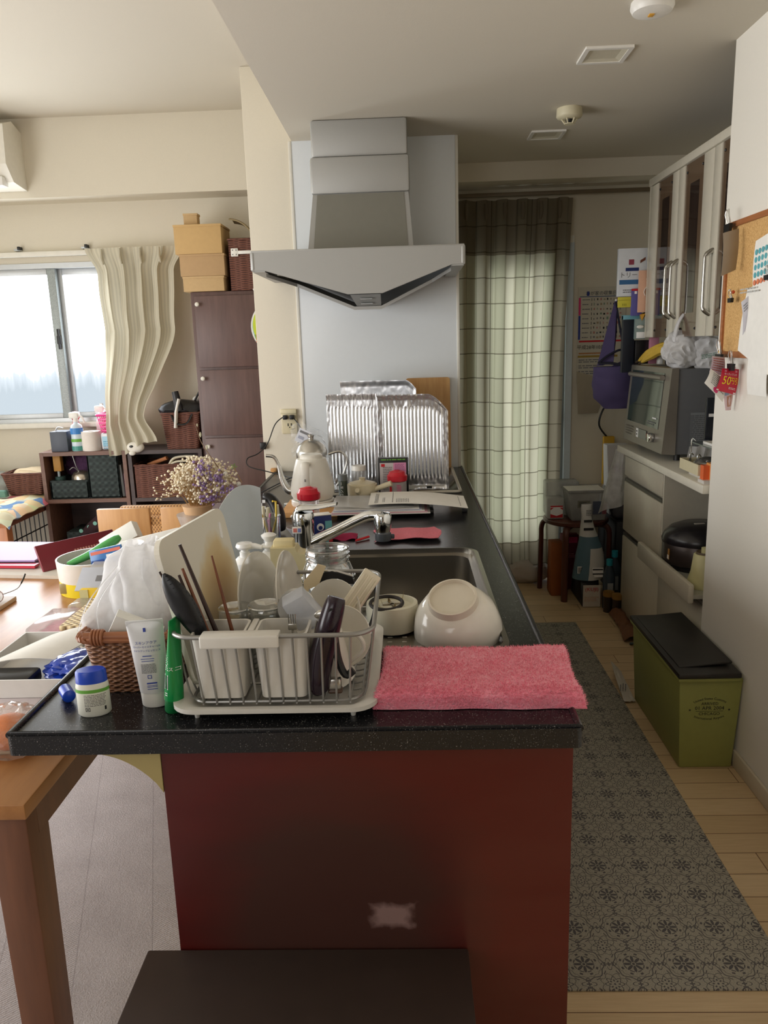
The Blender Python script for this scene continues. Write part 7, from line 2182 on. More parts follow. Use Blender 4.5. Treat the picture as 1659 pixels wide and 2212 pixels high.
for q in range(10):
    x = XC1 - 0.11 - q * 0.06
    b = B(); b.cyl((x, YC0 + 0.02, 0.02), (x, YC0 + 0.02, ZC1 - 0.06), 0.0035, BLACK, n=6); part('bar', b, cr)
b = B(); b.tube([(XC1 - 0.02, YC0 + 0.06, 0.47), (XC1 - 0.02, YC1 - 0.06, 0.47)], 0.004, BLACK, 6); part('cross_bar', b, cr)
b = B(); b.tube([(XC0, YC0 + 0.02, 0.20), (XC1 - 0.07, YC0 + 0.02, 0.20)], 0.004, BLACK, 6); part('cross_bar', b, cr)
k = N('floral_cloth')
v_ = k.t.nodes.new('ShaderNodeTexVoronoi'); v_.inputs['Scale'].default_value = 14; k.l(k.co(), v_.inputs['Vector'])
k.base(k.ramp(k.sep(v_.outputs['Color'])[0], [(0.1, (96, 130, 170)), (0.3, (224, 214, 176)), (0.5, (206, 216, 190)), (0.66, (226, 176, 140)), (0.85, (198, 206, 150)), (0.97, (206, 110, 120))])); FLO = k.setp(0.9)
b = B(); b.surf(lambda u, v: (-2.94 + 0.80 * u, 3.94 + 0.62 * v, ZC1 + 0.012 + 0.012 * nz((u * 8, v * 8, 3)) - (0.04 * max(0, 0.06 - v) / 0.06) - 0.035 * max(0, (u - 0.96) / 0.04)), 40, 30, FLO, 0.012)
solo('floral_cloth', 'colourful floral cloth lying over the pet crate', 'cloth', b, (-2.55, 4.2, ZC1))
t = raffia('small dark reddish wicker basket on the crate beside the shelf', -2.43, -2.17, 4.46, 4.66, ZC1 + 0.03, ZC1 + 0.155, 'brown raffia baskets', 0.03)
b = B(); b.ball((-2.29, 4.56, ZC1 + 0.15), 0.09, pm('cream_towel', (214, 196, 164), 0.9), 3, (1.1, 0.8, 0.32), bagfn(None, None, None, 3, 0.2))
solo('cream_towel', 'cream towel in the small reddish wicker basket', 'towel', b, (-2.29, 4.56, ZC1 + 0.15))
b = B(); b.ball((-2.62, 4.60, ZC1 + 0.075), 0.16, film('pale_bag', (206, 212, 206), 0.75, 0.3, 0.4), 4, (1.2, 0.5, 0.55), bagfn(None, None, None, 12, 0.12))
solo('pale_plastic_bag', 'pale grey plastic bag on the crate against the wall', 'bag', b, (-2.62, 4.6, ZC1 + 0.03))
b = B(); b.frus((-2.42, 4.42), 0.08, 0.05, ZC1 + 0.028, 0.06, 0.04, ZC1 + 0.068, pm('teal_box', (96, 140, 124), 0.6), 0.008)
solo('teal_pouch', 'small teal pouch in front of the reddish wicker basket', 'pouch', b, (-2.42, 4.42, ZC1 + 0.03))

# ------------------------------------------------------------------ checked curtain over the kitchen door
k = N('curtain_checked')
u = k.t.nodes.new('ShaderNodeUVMap'); uv = k.sep(u.outputs[0])
cu = k.math('FRACT', k.math('MULTIPLY', uv[0], 9.0)); cv = k.math('FRACT', k.math('MULTIPLY', uv[1], 15.0))
line = k.math('MAXIMUM', k.math('LESS_THAN', cu, 0.035), k.math('LESS_THAN', cv, 0.04))
idx = k.math('ADD', k.math('FLOOR', k.math('MULTIPLY', uv[0], 9.0)), k.math('FLOOR', k.math('MULTIPLY', uv[1], 15.0)))
alt = k.math('FRACT', k.math('MULTIPLY', k.math('FLOOR', k.math('MULTIPLY', uv[0], 9.0)), 0.5))
alt2 = k.math('FRACT', k.math('MULTIPLY', k.math('FLOOR', k.math('MULTIPLY', uv[1], 15.0)), 0.5))
col = k.mix(k.math('MULTIPLY', alt, 1.6), lin((206, 200, 180)), lin((182, 180, 156)))
col = k.mix(k.math('MULTIPLY', alt2, 0.4), col, lin((184, 176, 158)))
topb = k.math('GREATER_THAN', uv[1], 0.86); botb = k.math('LESS_THAN', uv[1], 0.07)
side = k.math('GREATER_THAN', uv[0], 0.87)
col = k.mix(k.math('MULTIPLY', k.math('MAXIMUM', k.math('MAXIMUM', topb, botb), side), 0.75), col, lin((112, 98, 80)))
col = k.mix(k.math('MULTIPLY', line, 0.75), col, lin((86, 78, 62)))
df = k.t.nodes.new('ShaderNodeBsdfDiffuse'); tl = k.t.nodes.new('ShaderNodeBsdfTranslucent'); mx = k.t.nodes.new('ShaderNodeMixShader'); mx.inputs[0].default_value = 0.5
k.l(col, df.inputs[0]); k.l(col, tl.inputs[0]); k.l(df.outputs[0], mx.inputs[1]); k.l(tl.outputs[0], mx.inputs[2]); k.l(mx.outputs[0], k.out.inputs[0])
CHK = k.m
ck = thing('checked_curtain', 'brown and green checked curtain covering the glazed kitchen door', 'curtain', (0.62, 4.64, 0.06))
def ckf(u, v):
    z = 2.245 - 2.13 * v + 0.012 * math.sin(u * 9) * v
    xr_ = 0.965 - 0.05 * v - 0.02 * math.sin(v * 3)
    x = 0.275 + (xr_ - 0.275) * (u + 0.012 * math.sin(u * 2 * pi * 12))
    a = (0.018 + 0.014 * math.exp(-u * 4)) * (1 - 0.3 * v)
    y = 4.63 + a * math.sin(u * 2 * pi * 6.3 + 0.5 * math.sin(v * 2.5)) + 0.012 * nz((u * 5, v * 4, 9)) - 0.03 * v
    if v > 0.86 and u > 0.55:
        y -= 0.04 * (v - 0.86) / 0.14 * math.sin((u - 0.55) * 7)
    return (x, y, z)
b = B(); b.surf(ckf, 150, 50, CHK, uv=True)
for kk in list(b.uv): b.uv[kk] = (b.uv[kk][0], 1 - b.uv[kk][1])
part('fabric', b, ck)
b = B()
for q in range(7):
    u = (q + 0.75) / 6.3 * 0.98
    if u > 1: break
    p = Vector(ckf(min(u, 1), 0.02))
    b = B(); b.tube([p + Vector((0, -0.012, 0.02)), p + Vector((0, -0.022, -0.03)), p + Vector((0, -0.012, -0.07))], [0.010, 0.012, 0.005], CHK, 8)
    for i_ in range(len(b.v)): b.uv[i_] = (0.05, 0.93)
    part('pleat', b, ck)
b = B(); b.box(0.262, 1.62, 4.64, 4.665, 2.265, 2.285, pm('rail_bronze', (112, 98, 76), 0.5), 0.003)
struct('trim_6', b)

# ------------------------------------------------------------------ kitchen cupboards on the right
LAM = pm('laminate_ivory', (206, 200, 184), 0.25)
LAMG = pm('laminate_grey', (176, 176, 168), 0.4)
SLOT = pm('grip_slot', (96, 94, 88), 0.35, 0.5)
XF = 1.125
lc = thing('drawer_cabinet', 'ivory gloss drawer cabinet below the oven with three grip slots', 'cabinet', (1.36, 3.7, 0))
b = B(); b.box(XF + 0.02, 1.615, 3.40, 4.0, 0.0, 0.885, LAM); part('body', b, lc)
for (z0, z1) in ((0.765, 0.868), (0.475, 0.735), (0.03, 0.445)):
    b = B(); b.box(XF, XF + 0.02, 3.402, 3.998, z0, z1, LAM, 0.006); d = part('drawer', b, lc)
    b = B(); b.box(XF + 0.004, XF + 0.02, 3.405, 3.995, z1 + 0.002, z1 + 0.016, SLOT); part('grip', b, d)
rc_ = thing('rice_cooker_cabinet', 'ivory cabinet with an open alcove and pull-out shelf beside the white wall', 'cabinet', (1.36, 3.1, 0))
b = B(); b.box(1.57, 1.615, 2.835, 3.40, 0.0, 0.885, LAMG); b.box(XF + 0.005, 1.57, 3.385, 3.40, 0.0, 0.885, LAM); b.box(XF + 0.02, 1.57, 2.835, 3.385, 0.0, 0.44, LAM); b.box(XF + 0.02, 1.57, 2.835, 2.85, 0.44, 0.885, LAM); part('body', b, rc_)
b = B(); b.box(1.545, 1.569, 2.85, 3.385, 0.50, 0.885, pm('alcove_grey', (158, 158, 150), 0.6)); part('alcove_back', b, rc_)
b = B(); b.box(XF, XF + 0.02, 2.84, 3.398, 0.03, 0.43, LAM, 0.006); part('door', b, rc_)
b = B(); b.box(1.085, 1.54, 2.86, 3.375, 0.472, 0.488, pm('shelf_grey', (190, 188, 176), 0.4)); b.box(1.062, 1.085, 2.852, 3.52, 0.456, 0.532, LAM, 0.006); part('pull_out_shelf', b, rc_)
wt_ = B(); wt_.box(1.088, 1.615, 2.84, 4.02, 0.887, 0.922, pm('worktop_ivory', (224, 220, 206), 0.25), 0.006)
solo('side_worktop', 'ivory worktop with a pale front edge carrying the silver oven', 'worktop', wt_, (1.35, 3.4, 0.9))
ZW = 0.9225
# oven
ov = thing('oven', 'silver steam oven with a dark glass door on the side worktop', 'oven', (1.33, 3.72, ZW))
OVS = pm('oven_silver', (150, 144, 136), 0.35, 0.6); OVG = pm('oven_side', (98, 100, 104), 0.5, 0.2)
GLB = pm('oven_glass', (48, 62, 60), 0.05, 0.0, noise_amt=0, **{'Specular IOR Level': 0.8})
zo = ZW + 0.028
b = B(); b.box(1.175, 1.56, 3.42, 4.02, zo, zo + 0.375, OVG, 0.006); part('casing', b, ov)
b = B()
vs = [(1.120, 3.415, zo + 0.005), (1.120, 4.025, zo + 0.005), (1.150, 4.025, zo + 0.378), (1.150, 3.415, zo + 0.378), (1.18, 3.415, zo), (1.18, 4.025, zo), (1.18, 4.025, zo + 0.380), (1.18, 3.415, zo + 0.380)]
b.add(vs, [(0, 1, 2, 3)[::-1], (4, 5, 6, 7), (0, 3, 7, 4)[::-1], (1, 5, 6, 2)[::-1], (3, 2, 6, 7)[::-1], (0, 4, 5, 1)[::-1]], OVS); part('front_frame', b, ov)
def ovp(y, z, off=0.002):
    q = (z - 0.005) / 0.373
    return (1.120 + 0.030 * q - off, y, zo + z)
b = B()
b.add([ovp(3.50, 0.105), ovp(3.985, 0.105), ovp(3.985, 0.355), ovp(3.50, 0.355)], [(0, 3, 2, 1)], GLB)
dr_ = part('door', b, ov, 'dark glass oven door')
b = B(); b.tube([ovp(3.49, 0.335, 0.012), ovp(3.99, 0.335, 0.012)], 0.012, OVS, 10); part('handle', b, dr_)
b = B(); b.lines(ovp(3.60, 0.125, 0.004), -YA, ZA, 0.12, 0.02, 2, INKG, seed=2); b.quad(ovp(3.56, 0.15, 0.004), -YA, ZA, -0.03, 0.03, -0.003, 0.003, WINK); part('door_print', b, dr_)
b = B()
b.lathe([(0.0, 0), (0.021, 0), (0.023, 0.012), (0.018, 0.022), (0, 0.023)], (0, 0, 0), CHROME, 24, mt=Matrix.Translation(ovp(3.56, 0.062)) @ Matrix.Rotation(-pi / 2, 4, 'Y')); part('dial', b, ov)
b = B(); b.lathe([(0.0, 0), (0.012, 0), (0.012, 0.006), (0, 0.006)], (0, 0, 0), pm('dark_red_button', (130, 50, 44), 0.4), 20, mt=Matrix.Translation(ovp(3.625, 0.062)) @ Matrix.Rotation(-pi / 2, 4, 'Y')); part('button', b, ov)
b = B(); b.quad(ovp(3.78, 0.06, 0.003), -YA, ZA, -0.03, 0.13, -0.022, 0.022, pm('display_grey', (126, 130, 122), 0.3)); b.quad(ovp(3.79, 0.06, 0.004), -YA, ZA, -0.018, 0.018, -0.022, 0.022, WINK); b.lines(ovp(3.79, 0.06, 0.005), -YA, ZA, 0.02, 0.03, 2, INK, seed=5); b.lines(ovp(3.92, 0.06, 0.004), -YA, ZA, 0.14, 0.05, 4, pm('ink_taupe', (110, 104, 96), 0.6), seed=7); part('control_panel', b, ov)
b = B(); b.quad((1.34, 3.4185, zo + 0.10), XA, ZA, -0.10, 0.12, -0.075, 0.085, pm('sticker_grey', (120, 124, 128), 0.5)); b.lines((1.29, 3.4178, zo + 0.105), XA, ZA, 0.1, 0.14, 16, pm('ink_label', (84, 87, 92), 0.6), seed=12); b.lines((1.41, 3.4178, zo + 0.105), XA, ZA, 0.09, 0.14, 14, MATS['ink_label'], seed=13); part('rating_label', b, ov)
for (x, y) in ((1.20, 3.45), (1.52, 3.45), (1.20, 3.98), (1.52, 3.98)):
    b = B(); b.cyl((x, y, ZW), (x, y, zo), 0.014, BLACK, n=14); part('foot', b, ov)
# bananas and bag on the oven
zoT = zo + 0.381
BAN = pm('banana', (214, 178, 70), 0.5, noise_amt=0.12, nscale=30)
for q, (dy, dz, lab) in enumerate(((0.0, 0.0, 'lower yellow banana of the bunch on the oven by the carrier bag'), (0.048, 0.006, 'upper yellow banana of the bunch on the oven'))):
    t = thing('banana', lab, 'banana', (1.30, 3.80 + dy, zoT), 0, 'bananas on the oven')
    b = B(); pth = smooth_path([(1.172, 3.93 + dy, zoT + 0.012 + dz), (1.20, 3.86 + dy, zoT + 0.048 + dz), (1.235, 3.78 + dy, zoT + 0.078 + dz), (1.29, 3.70 + dy, zoT + 0.088 + dz), (1.37, 3.66 + dy, zoT + 0.075 + dz)], 5)
    n_ = len(pth); b.tube(pth, [0.006 + 0.016 * min(1, i / 5) for i in range(n_)], BAN, 8, smooth=True); part('fruit', b, t)
    b = B(); b.tube([(1.166, 3.955 + dy, zoT + 0.004 + dz), (1.173, 3.929 + dy, zoT + 0.013 + dz)], [0.006, 0.0065], pm('banana_tip', (66, 52, 34), 0.7), 7); part('stem', b, t)
b = B(); b.box(1.24, 1.45, 3.62, 3.80, zoT, zoT + 0.05, pm('black_tray', (26, 26, 28), 0.3), 0.008)
solo('black_tray', 'black plastic tray beneath the bananas on the oven', 'tray', b, (1.36, 3.7, zoT))
cb2 = thing('carrier_bag', 'white plastic carrier bag with a loop handle on top of the oven', 'bag', (1.25, 3.5, zoT))
b = B(); b.ball((1.220, 3.475, zoT + 0.078), 0.092, BAGC, 5, (0.9, 0.55, 0.85), bagfn(None, None, None, 15, 0.2)); b.ball((1.335, 3.46, zoT + 0.072), 0.10, BAGC, 5, (0.95, 0.6, 0.80), bagfn(None, None, None, 31, 0.2)); part('bag_body', b, cb2)
b = B()
hp = smooth_path([(1.165, 3.46, zoT + 0.11), (1.18, 3.455, zoT + 0.19), (1.215, 3.45, zoT + 0.235), (1.25, 3.45, zoT + 0.20), (1.245, 3.46, zoT + 0.11)], 6)
b.tube(hp, [0.022 - 0.009 * math.sin(pi * i / (len(hp) - 1)) for i in range(len(hp))], BAGC, 10, flat=0.4); part('loop_handle', b, cb2)
b = B(); b.lines((1.31, 3.395, zoT + 0.05), Vector((1, 0, 0.15)), ZA, 0.09, 0.02, 3, pm('ink_sage', (120, 160, 140), 0.6), seed=3); part('printing', b, cb2)
# rice cooker, blender stand
rk = thing('rice_cooker', 'dark grey rice cooker on the pull-out shelf', 'rice cooker', (1.25, 3.24, 0.4885))
RKB = pm('cooker_dark', (36, 34, 38), 0.25); RKS = pm('cooker_band', (74, 66, 64), 0.3, 0.6)
mtk = Matrix.Translation((1.248, 3.235, 0.4885)) @ Matrix.Diagonal((1.12, 0.98, 1, 1))
b = B(); b.lathe([(0, 0), (0.118, 0), (0.128, 0.016), (0.128, 0.026), (0, 0.026)], (0, 0, 0), RKB, 40, mt=mtk); part('base', b, rk)
b = B(); b.lathe([(0.134, 0.024), (0.142, 0.03), (0.144, 0.115), (0.142, 0.118)], (0, 0, 0), RKS, 44, mt=mtk); part('steel_band', b, rk)
b = B(); b.lathe([(0.145, 0.115), (0.147, 0.13), (0.138, 0.155), (0.115, 0.18), (0.08, 0.195), (0, 0.2)], (0, 0, 0), RKB, 44, mt=mtk); part('lid', b, rk)
b = B(); b.lathe([(0.0, 0.0), (0.032, 0.0), (0.034, 0.004), (0, 0.006)], (1.31, 3.20, 0.4885 + 0.194), pm('vent_silver', (176, 170, 158), 0.3, 0.6), 24); part('steam_vent', b, rk)
b = B(); b.box(-0.022, 0.022, -0.012, 0.012, 0, 0.003, pm('lid_label', (176, 172, 162), 0.4), mt=Matrix.Translation((1.225, 3.20, 0.4885 + 0.194)) @ Matrix.Rotation(0.35, 4, 'X')); part('lid_badge', b, rk)
b = B(); b.box(1.094, 1.097, 3.18, 3.22, 0.54, 0.585, pm('sticker_amber', (170, 120, 50), 0.5)); b.box(1.0935, 1.0965, 3.181, 3.219, 0.54, 0.558, PAPER); part('sticker', b, rk)
bd_ = thing('blender_stand', 'cream and lime blender motor base on the pull-out shelf by the wall', 'blender', (1.185, 2.96, 0.4885))
CRB2 = pm('blender_cream', (206, 200, 150), 0.4); LIM = pm('blender_lime', (150, 166, 78), 0.35)
b = B(); b.lathe([(0, 0), (0.066, 0), (0.068, 0.006), (0.052, 0.06), (0.044, 0.13), (0.04, 0.134), (0, 0.134)], (1.165, 2.97, 0.4885), CRB2, 26); part('motor_body', b, bd_)
b = B(); b.frus((1.215, 2.925), 0.07, 0.075, 0.4885, 0.055, 0.06, 0.655, LIM, 0.006); part('front_panel', b, bd_)
b = B(); b.lathe([(0.016, 0.133), (0.016, 0.158), (0.010, 0.160), (0, 0.160)], (1.165, 2.97, 0.4885), CRB2, 14); b.lathe([(0.036, 0.134), (0.034, 0.142), (0.02, 0.136), (0, 0.136)], (1.165, 2.97, 0.4885), pm('coupling_brown', (96, 80, 60), 0.6), 20); part('coupling', b, bd_)
# small things at the near end of the worktop
nb = thing('cutlery_tray', 'small cream tray with metal odds and ends on the side worktop', 'tray', (1.15, 3.05, ZW))
b = B(); b.box(1.105, 1.31, 2.93, 3.12, ZW + 0.02, ZW + 0.024, CREAM); b.box(1.10, 1.105, 2.925, 3.125, ZW + 0.02, ZW + 0.062, CREAM); b.box(1.105, 1.31, 3.12, 3.125, ZW + 0.02, ZW + 0.062, CREAM); b.box(1.105, 1.31, 2.925, 2.93, ZW + 0.02, ZW + 0.062, CREAM); b.box(1.305, 1.31, 2.93, 3.12, ZW + 0.02, ZW + 0.062, CREAM); b.box(1.13, 1.29, 2.95, 3.10, ZW, ZW + 0.02, pm('white_stack', (216, 212, 206), 0.7)); part('tray_body', b, nb)
for q, (x, y, h) in enumerate(((1.135, 3.10, 0.14), (1.125, 3.085, 0.085), (1.15, 3.07, 0.08))):
    b = B(); b.tube(smooth_path([(x, y, ZW + 0.025), (x, y, ZW + h - 0.01), (x + 0.006, y, ZW + h), (x + 0.014, y, ZW + h - 0.008)], 4), 0.0025, CHROME, 6)
    solo('metal_hook', ('tallest chrome hook standing in the small cream tray', 'middle chrome hook in the small cream tray', 'shortest chrome hook in the small cream tray')[q], 'hook', b, (x, y, ZW + 0.025), 'chrome hooks in the small tray')
b = B(); b.ball((1.185, 3.04, ZW + 0.052), 0.035, pm('foil_bits', (150, 150, 150), 0.25, 0.8), 3, (1.4, 1, 0.5), bagfn(None, None, None, 4, 0.35))
solo('foil_lump', 'crumpled shiny odds and ends in the small cream tray', 'odds and ends', b, (1.185, 3.04, ZW + 0.03))
t = thing('orange_box', 'small orange and yellow product box at the wall edge of the worktop', 'box', (1.15, 2.89, ZW))
b = B(); b.box(1.106, 1.128, 2.885, 2.918, ZW + 0.012, ZW + 0.065, pm('box_orange', (236, 110, 60), 0.4)); b.box(1.128, 1.19, 2.87, 2.918, ZW + 0.012, ZW + 0.073, pm('box_amber', (230, 160, 90), 0.4)); b.box(1.10, 1.22, 2.86, 2.922, ZW, ZW + 0.012, pm('white_stack2', (216, 212, 206), 0.7)); part('box_body', b, t)
b = B(); b.quad((1.148, 2.8695, ZW + 0.035), XA, ZA, -0.012, 0.03, -0.02, 0.02, REDI); b.quad((1.14, 2.869, ZW + 0.045), XA, ZA, -0.01, 0.01, -0.004, 0.006, WINK); part('printing', b, t)
b = B(); b.surf(lambda u, v: (1.185 + 0.12 * u, 3.26 + 0.01 * math.sin(u * 20) + 0.04 * (1 - v), ZW + 0.002 + 0.085 * v), 24, 10, BAGW, smooth=True)
solo('folded_bag', 'folded white plastic bag against the oven side on the worktop', 'bag', b, (1.24, 3.28, ZW))
b = B(); b.box(1.16, 1.42, 2.95, 3.18, ZW + 0.115, ZW + 0.12, pm('glass_shelf', (90, 100, 98), 0.15)); b.box(1.18, 1.32, 2.96, 3.10, ZW + 0.1205, ZW + 0.13, PAPER); b.box(1.41, 1.42, 3.17, 3.18, ZW, ZW + 0.115, STEEL); b.box(1.41, 1.42, 2.95, 2.96, ZW, ZW + 0.115, STEEL); b.box(1.33, 1.34, 3.17, 3.18, ZW, ZW + 0.115, STEEL)
solo('small_shelf', 'small raised shelf with a paper on it over the cream tray', 'shelf', b, (1.36, 3.05, ZW))
t = thing('dark_tablet', 'dark upright panel showing white print at the wall edge', 'panel', (1.26, 3.10, ZW + 0.121))
b = B(); b.box(1.195, 1.36, 3.12, 3.14, ZW + 0.1305, ZW + 0.30, pm('tablet_dark', (30, 34, 42), 0.2), 0.003); b.box(1.23, 1.25, 3.14, 3.17, ZW + 0.1205, ZW + 0.2, BLACK); part('screen', b, t)
b = B(); b.quad((1.215, 3.1185, ZW + 0.23), XA, ZA, -0.012, 0.03, -0.006, 0.006, WINK); part('printing', b, t)

# upper cupboard
XU = 1.195
uc = thing('wall_cupboard', 'ivory wall cupboard with brown glass strips and silver bow handles', 'cupboard', (1.40, 3.4, 1.46))
b = B(); b.box(XU + 0.02, 1.615, 2.84, 3.965, 1.465, 2.20, pm('cupboard_inside', (196, 188, 168), 0.5)); b.box(XU - 0.01, 1.615, 2.84, 3.975, 2.165, 2.20, LAM, 0.004); b.box(XU - 0.004, XU + 0.02, 3.955, 3.972, 1.462, 2.165, LAM); part('carcass', b, uc)
SMOKE = pm('brown_glass', (96, 78, 62), 0.06, noise_amt=0); SMOKD = pm('brown_glass_dark', (46, 36, 32), 0.05, noise_amt=0)
for i, (y1, y0, hy) in enumerate(((3.955, 3.57, 3.605), (3.565, 3.18, 3.53), (3.175, 2.85, 3.14))):
    b = B()
    st_ = 0.078 if i == 0 else 0.068
    b.box(XU - 0.004, XU + 0.018, y1 - (0.105 if i == 0 else st_), y1, 1.462, 2.163, LAM, 0.003); b.box(XU - 0.004, XU + 0.018, y0, y0 + (st_ if i == 0 else 0.105), 1.462, 2.163, LAM, 0.003)
    d = part('door', b, uc)
    ga, gb2 = y0 + (st_ if i == 0 else 0.105), y1 - (0.105 if i == 0 else st_)
    b = B(); b.box(XU + 0.002, XU + 0.012, ga, gb2, 1.462, 2.163, SMOKE); b.box(XU + 0.001, XU + 0.0018, ga + (gb2 - ga) * 0.25, gb2 - (gb2 - ga) * 0.28, 1.56, 2.08, SMOKD); part('glass_strip', b, d)
    b = B()
    for yy in (ga + 0.02, gb2 - 0.02):
        for zz in (1.495, 2.13):
            b = B(); b.ball((XU + 0.001, yy, zz), 0.006, BLACK, 1); part('screw', b, d)
    b = B(); b.tube(smooth_path([(XU - 0.004, hy, 1.785), (XU - 0.03, hy, 1.768), (XU - 0.034, hy, 1.74), (XU - 0.034, hy, 1.60), (XU - 0.03, hy, 1.565), (XU - 0.004, hy, 1.545)], 5), [0.010, 0.010, 0.010, 0.009, 0.009, 0.008] + [0.0065] * 14 + [0.009] * 6, STEEL, 10); part('handle', b, d)
b = B(); b.box(1.55, 1.615, 2.84, 3.98, 1.30, 1.46, LAM)
solo('shelf_backboard', 'pale ivory board on the recess wall below the wall cupboard', 'board', b, (1.58, 3.4, 1.38))

# ------------------------------------------------------------------ things hanging in the corner
def slab(name, lab, cat, x0, x1, y, z0, z1, m, th=0.004, grp=None, marks=()):
    t = thing(name, lab, cat, ((x0 + x1) / 2, y, z0), 0, grp)
    b = B(); b.box(x0, x1, y, y + th, z0, z1, m, min(0.002, th * 0.3)); part('sheet', b, t)
    if marks:
        b = B()
        for mk_ in marks:
            mk_(b)
        part('printing', b, t)
    return t
yq = 4.716
def pq(b, x0, x1, z0, z1, m, y=4.7135):
    b.quad((0, y, 0), XA, ZA, x0, x1, z0, z1, m)
PST = pm('poster_paper', (206, 200, 184), 0.8)
POS = thing('poster', 'printed waste collection poster on the far wall beside the curtain', 'poster', (1.15, yq, 1.25))
b = B(); b.box(1.02, 1.30, 4.7145, 4.718, 1.20, 1.76, PST); part('sheet', b, POS)
b = B()
b.text('わが家の収集日', 0.026, (1.155, 4.7125, 1.722), XA, ZA, pm('ink_slate', (60, 66, 80), 0.7)); pq(b, 1.07, 1.085, 1.71, 1.735, INKB)
pq(b, 1.03, 1.29, 1.703, 1.707, pm('rule_blue', (70, 90, 130), 0.7))
pq(b, 1.024, 1.036, 1.60, 1.70, PINKI); pq(b, 1.024, 1.036, 1.46, 1.597, INKB); pq(b, 1.03, 1.28, 1.444, 1.454, REDI)
rd = random.Random(14)
for q in range(9):
    z = 1.688 - q * 0.027
    b.lines((1.068, 4.7125, z), XA, ZA, 0.045, 0.012, 1, INKG, seed=q); pq(b, 1.098, 1.101, z - 0.008, z + 0.008, INK)
    for s in range(9):
        x = 1.112 + s * 0.019
        pq(b, x, x + rd.uniform(0.004, 0.013), z - rd.uniform(0.003, 0.008), z + rd.uniform(0.002, 0.009), rd.choice([INKG, INKG, pm('pr_tan', (170, 150, 120), 0.7), pm('pr_rose', (190, 130, 120), 0.7), pm('pr_sage', (130, 150, 130), 0.7), INK]))
b.text('平成28年10月から', 0.028, (1.13, 4.7125, 1.413), XA, ZA, INK)
pq(b, 1.03, 1.25, 1.375, 1.383, pm('pr_orange', (190, 130, 80), 0.7)); pq(b, 1.025, 1.26, 1.355, 1.367, pm('pr_gold', (170, 140, 60), 0.7))
for q in range(4):
    b.lines((1.12, 4.7125, 1.335 - q * 0.034), XA, ZA, 0.18, 0.024, 2, INKG, seed=40 + q)
part('printing', b, POS)
b = B(); b.surf(lambda u, v: (1.02 + 0.20 * u * (1 - 0.35 * v), 4.708 - 0.05 * v * (1 - u), 1.215 - 0.19 * v + 0.06 * (1 - v) * (1 - u)), 8, 8, pm('poster_back', (176, 166, 146), 0.8), 0.001)
solo('curled_sheet', 'torn curled sheet hanging below the poster on the far wall', 'paper', b, (1.1, 4.70, 1.1))
# purple tote bag
tt = thing('tote_bag', 'purple tote bag hanging in the corner left of the oven', 'tote bag', (1.12, 4.25, 1.1))
TOTE = pm('tote_purple', (88, 78, 122), 0.8, noise_amt=0.06, nscale=14); TOTD = pm('tote_navy', (34, 34, 52), 0.8)
b = B()
def totef(u, v):
    th_ = 2 * pi * u
    w = 0.115 + 0.012 * math.sin(v * 3) - 0.045 * max(0, v - 0.75) / 0.25
    d = 0.075 * (0.35 + 0.65 * math.sin(pi * min(1, 0.25 + v * 0.7)))
    return (1.125 + 0.02 * v + w * math.cos(th_) + 0.01 * nz((u * 6, v * 4, 2)), 4.25 + d * math.sin(th_) + 0.012 * nz((u * 5, v * 5, 5)), 1.335 - 0.245 * v + 0.06 * max(0, math.cos(th_)) * (1 - v) - 0.02 * (1 - v))
b.surf(totef, 36, 20, TOTE); part('bag_body', b, tt)
b = B(); b.surf(lambda u, v: (1.03 + 0.13 * v * (0.3 + 0.7 * u) + 0.03, 4.22 + 0.03 * u, 1.33 + 0.32 * v * (1 - 0.0 * u) + 0.02 * u), 8, 12, TOTE, 0.002)
bpy_ = B(); bpy_.add([(1.015, 4.20, 1.32), (1.10, 4.19, 1.335), (1.125, 4.235, 1.50), (1.125, 4.25, 1.655), (1.112, 4.25, 1.655)], [(0, 1, 2, 3, 4), (4, 3, 2, 1, 0)], TOTE)
part('flap', bpy_, tt)
b = B()
b.tube(smooth_path([(1.118, 4.25, 1.65), (1.14, 4.235, 1.52), (1.17, 4.22, 1.36)], 5), 0.006, TOTD, 6)
b.tube(smooth_path([(1.02, 4.185, 1.335), (1.08, 4.17, 1.335), (1.14, 4.16, 1.325), (1.19, 4.155, 1.335), (1.205, 4.17, 1.31)], 5), 0.007, TOTD, 6)
b.tube(smooth_path([(1.018, 4.185, 1.335), (1.06, 4.18, 1.37), (1.12, 4.18, 1.40), (1.16, 4.2, 1.40)], 5), 0.006, TOTD, 6)
part('strap', b, tt)
b = B(); b.tube([(1.118, 4.25, 1.66), (1.13, 4.30, 1.66), (1.16, 4.40, 1.66), (1.62, 4.45, 1.66)], 0.006, STEEL, 8)
solo('hanging_rail', 'thin rail on the recess wall that carries the purple tote bag', 'rail', b, (1.3, 4.4, 1.66))
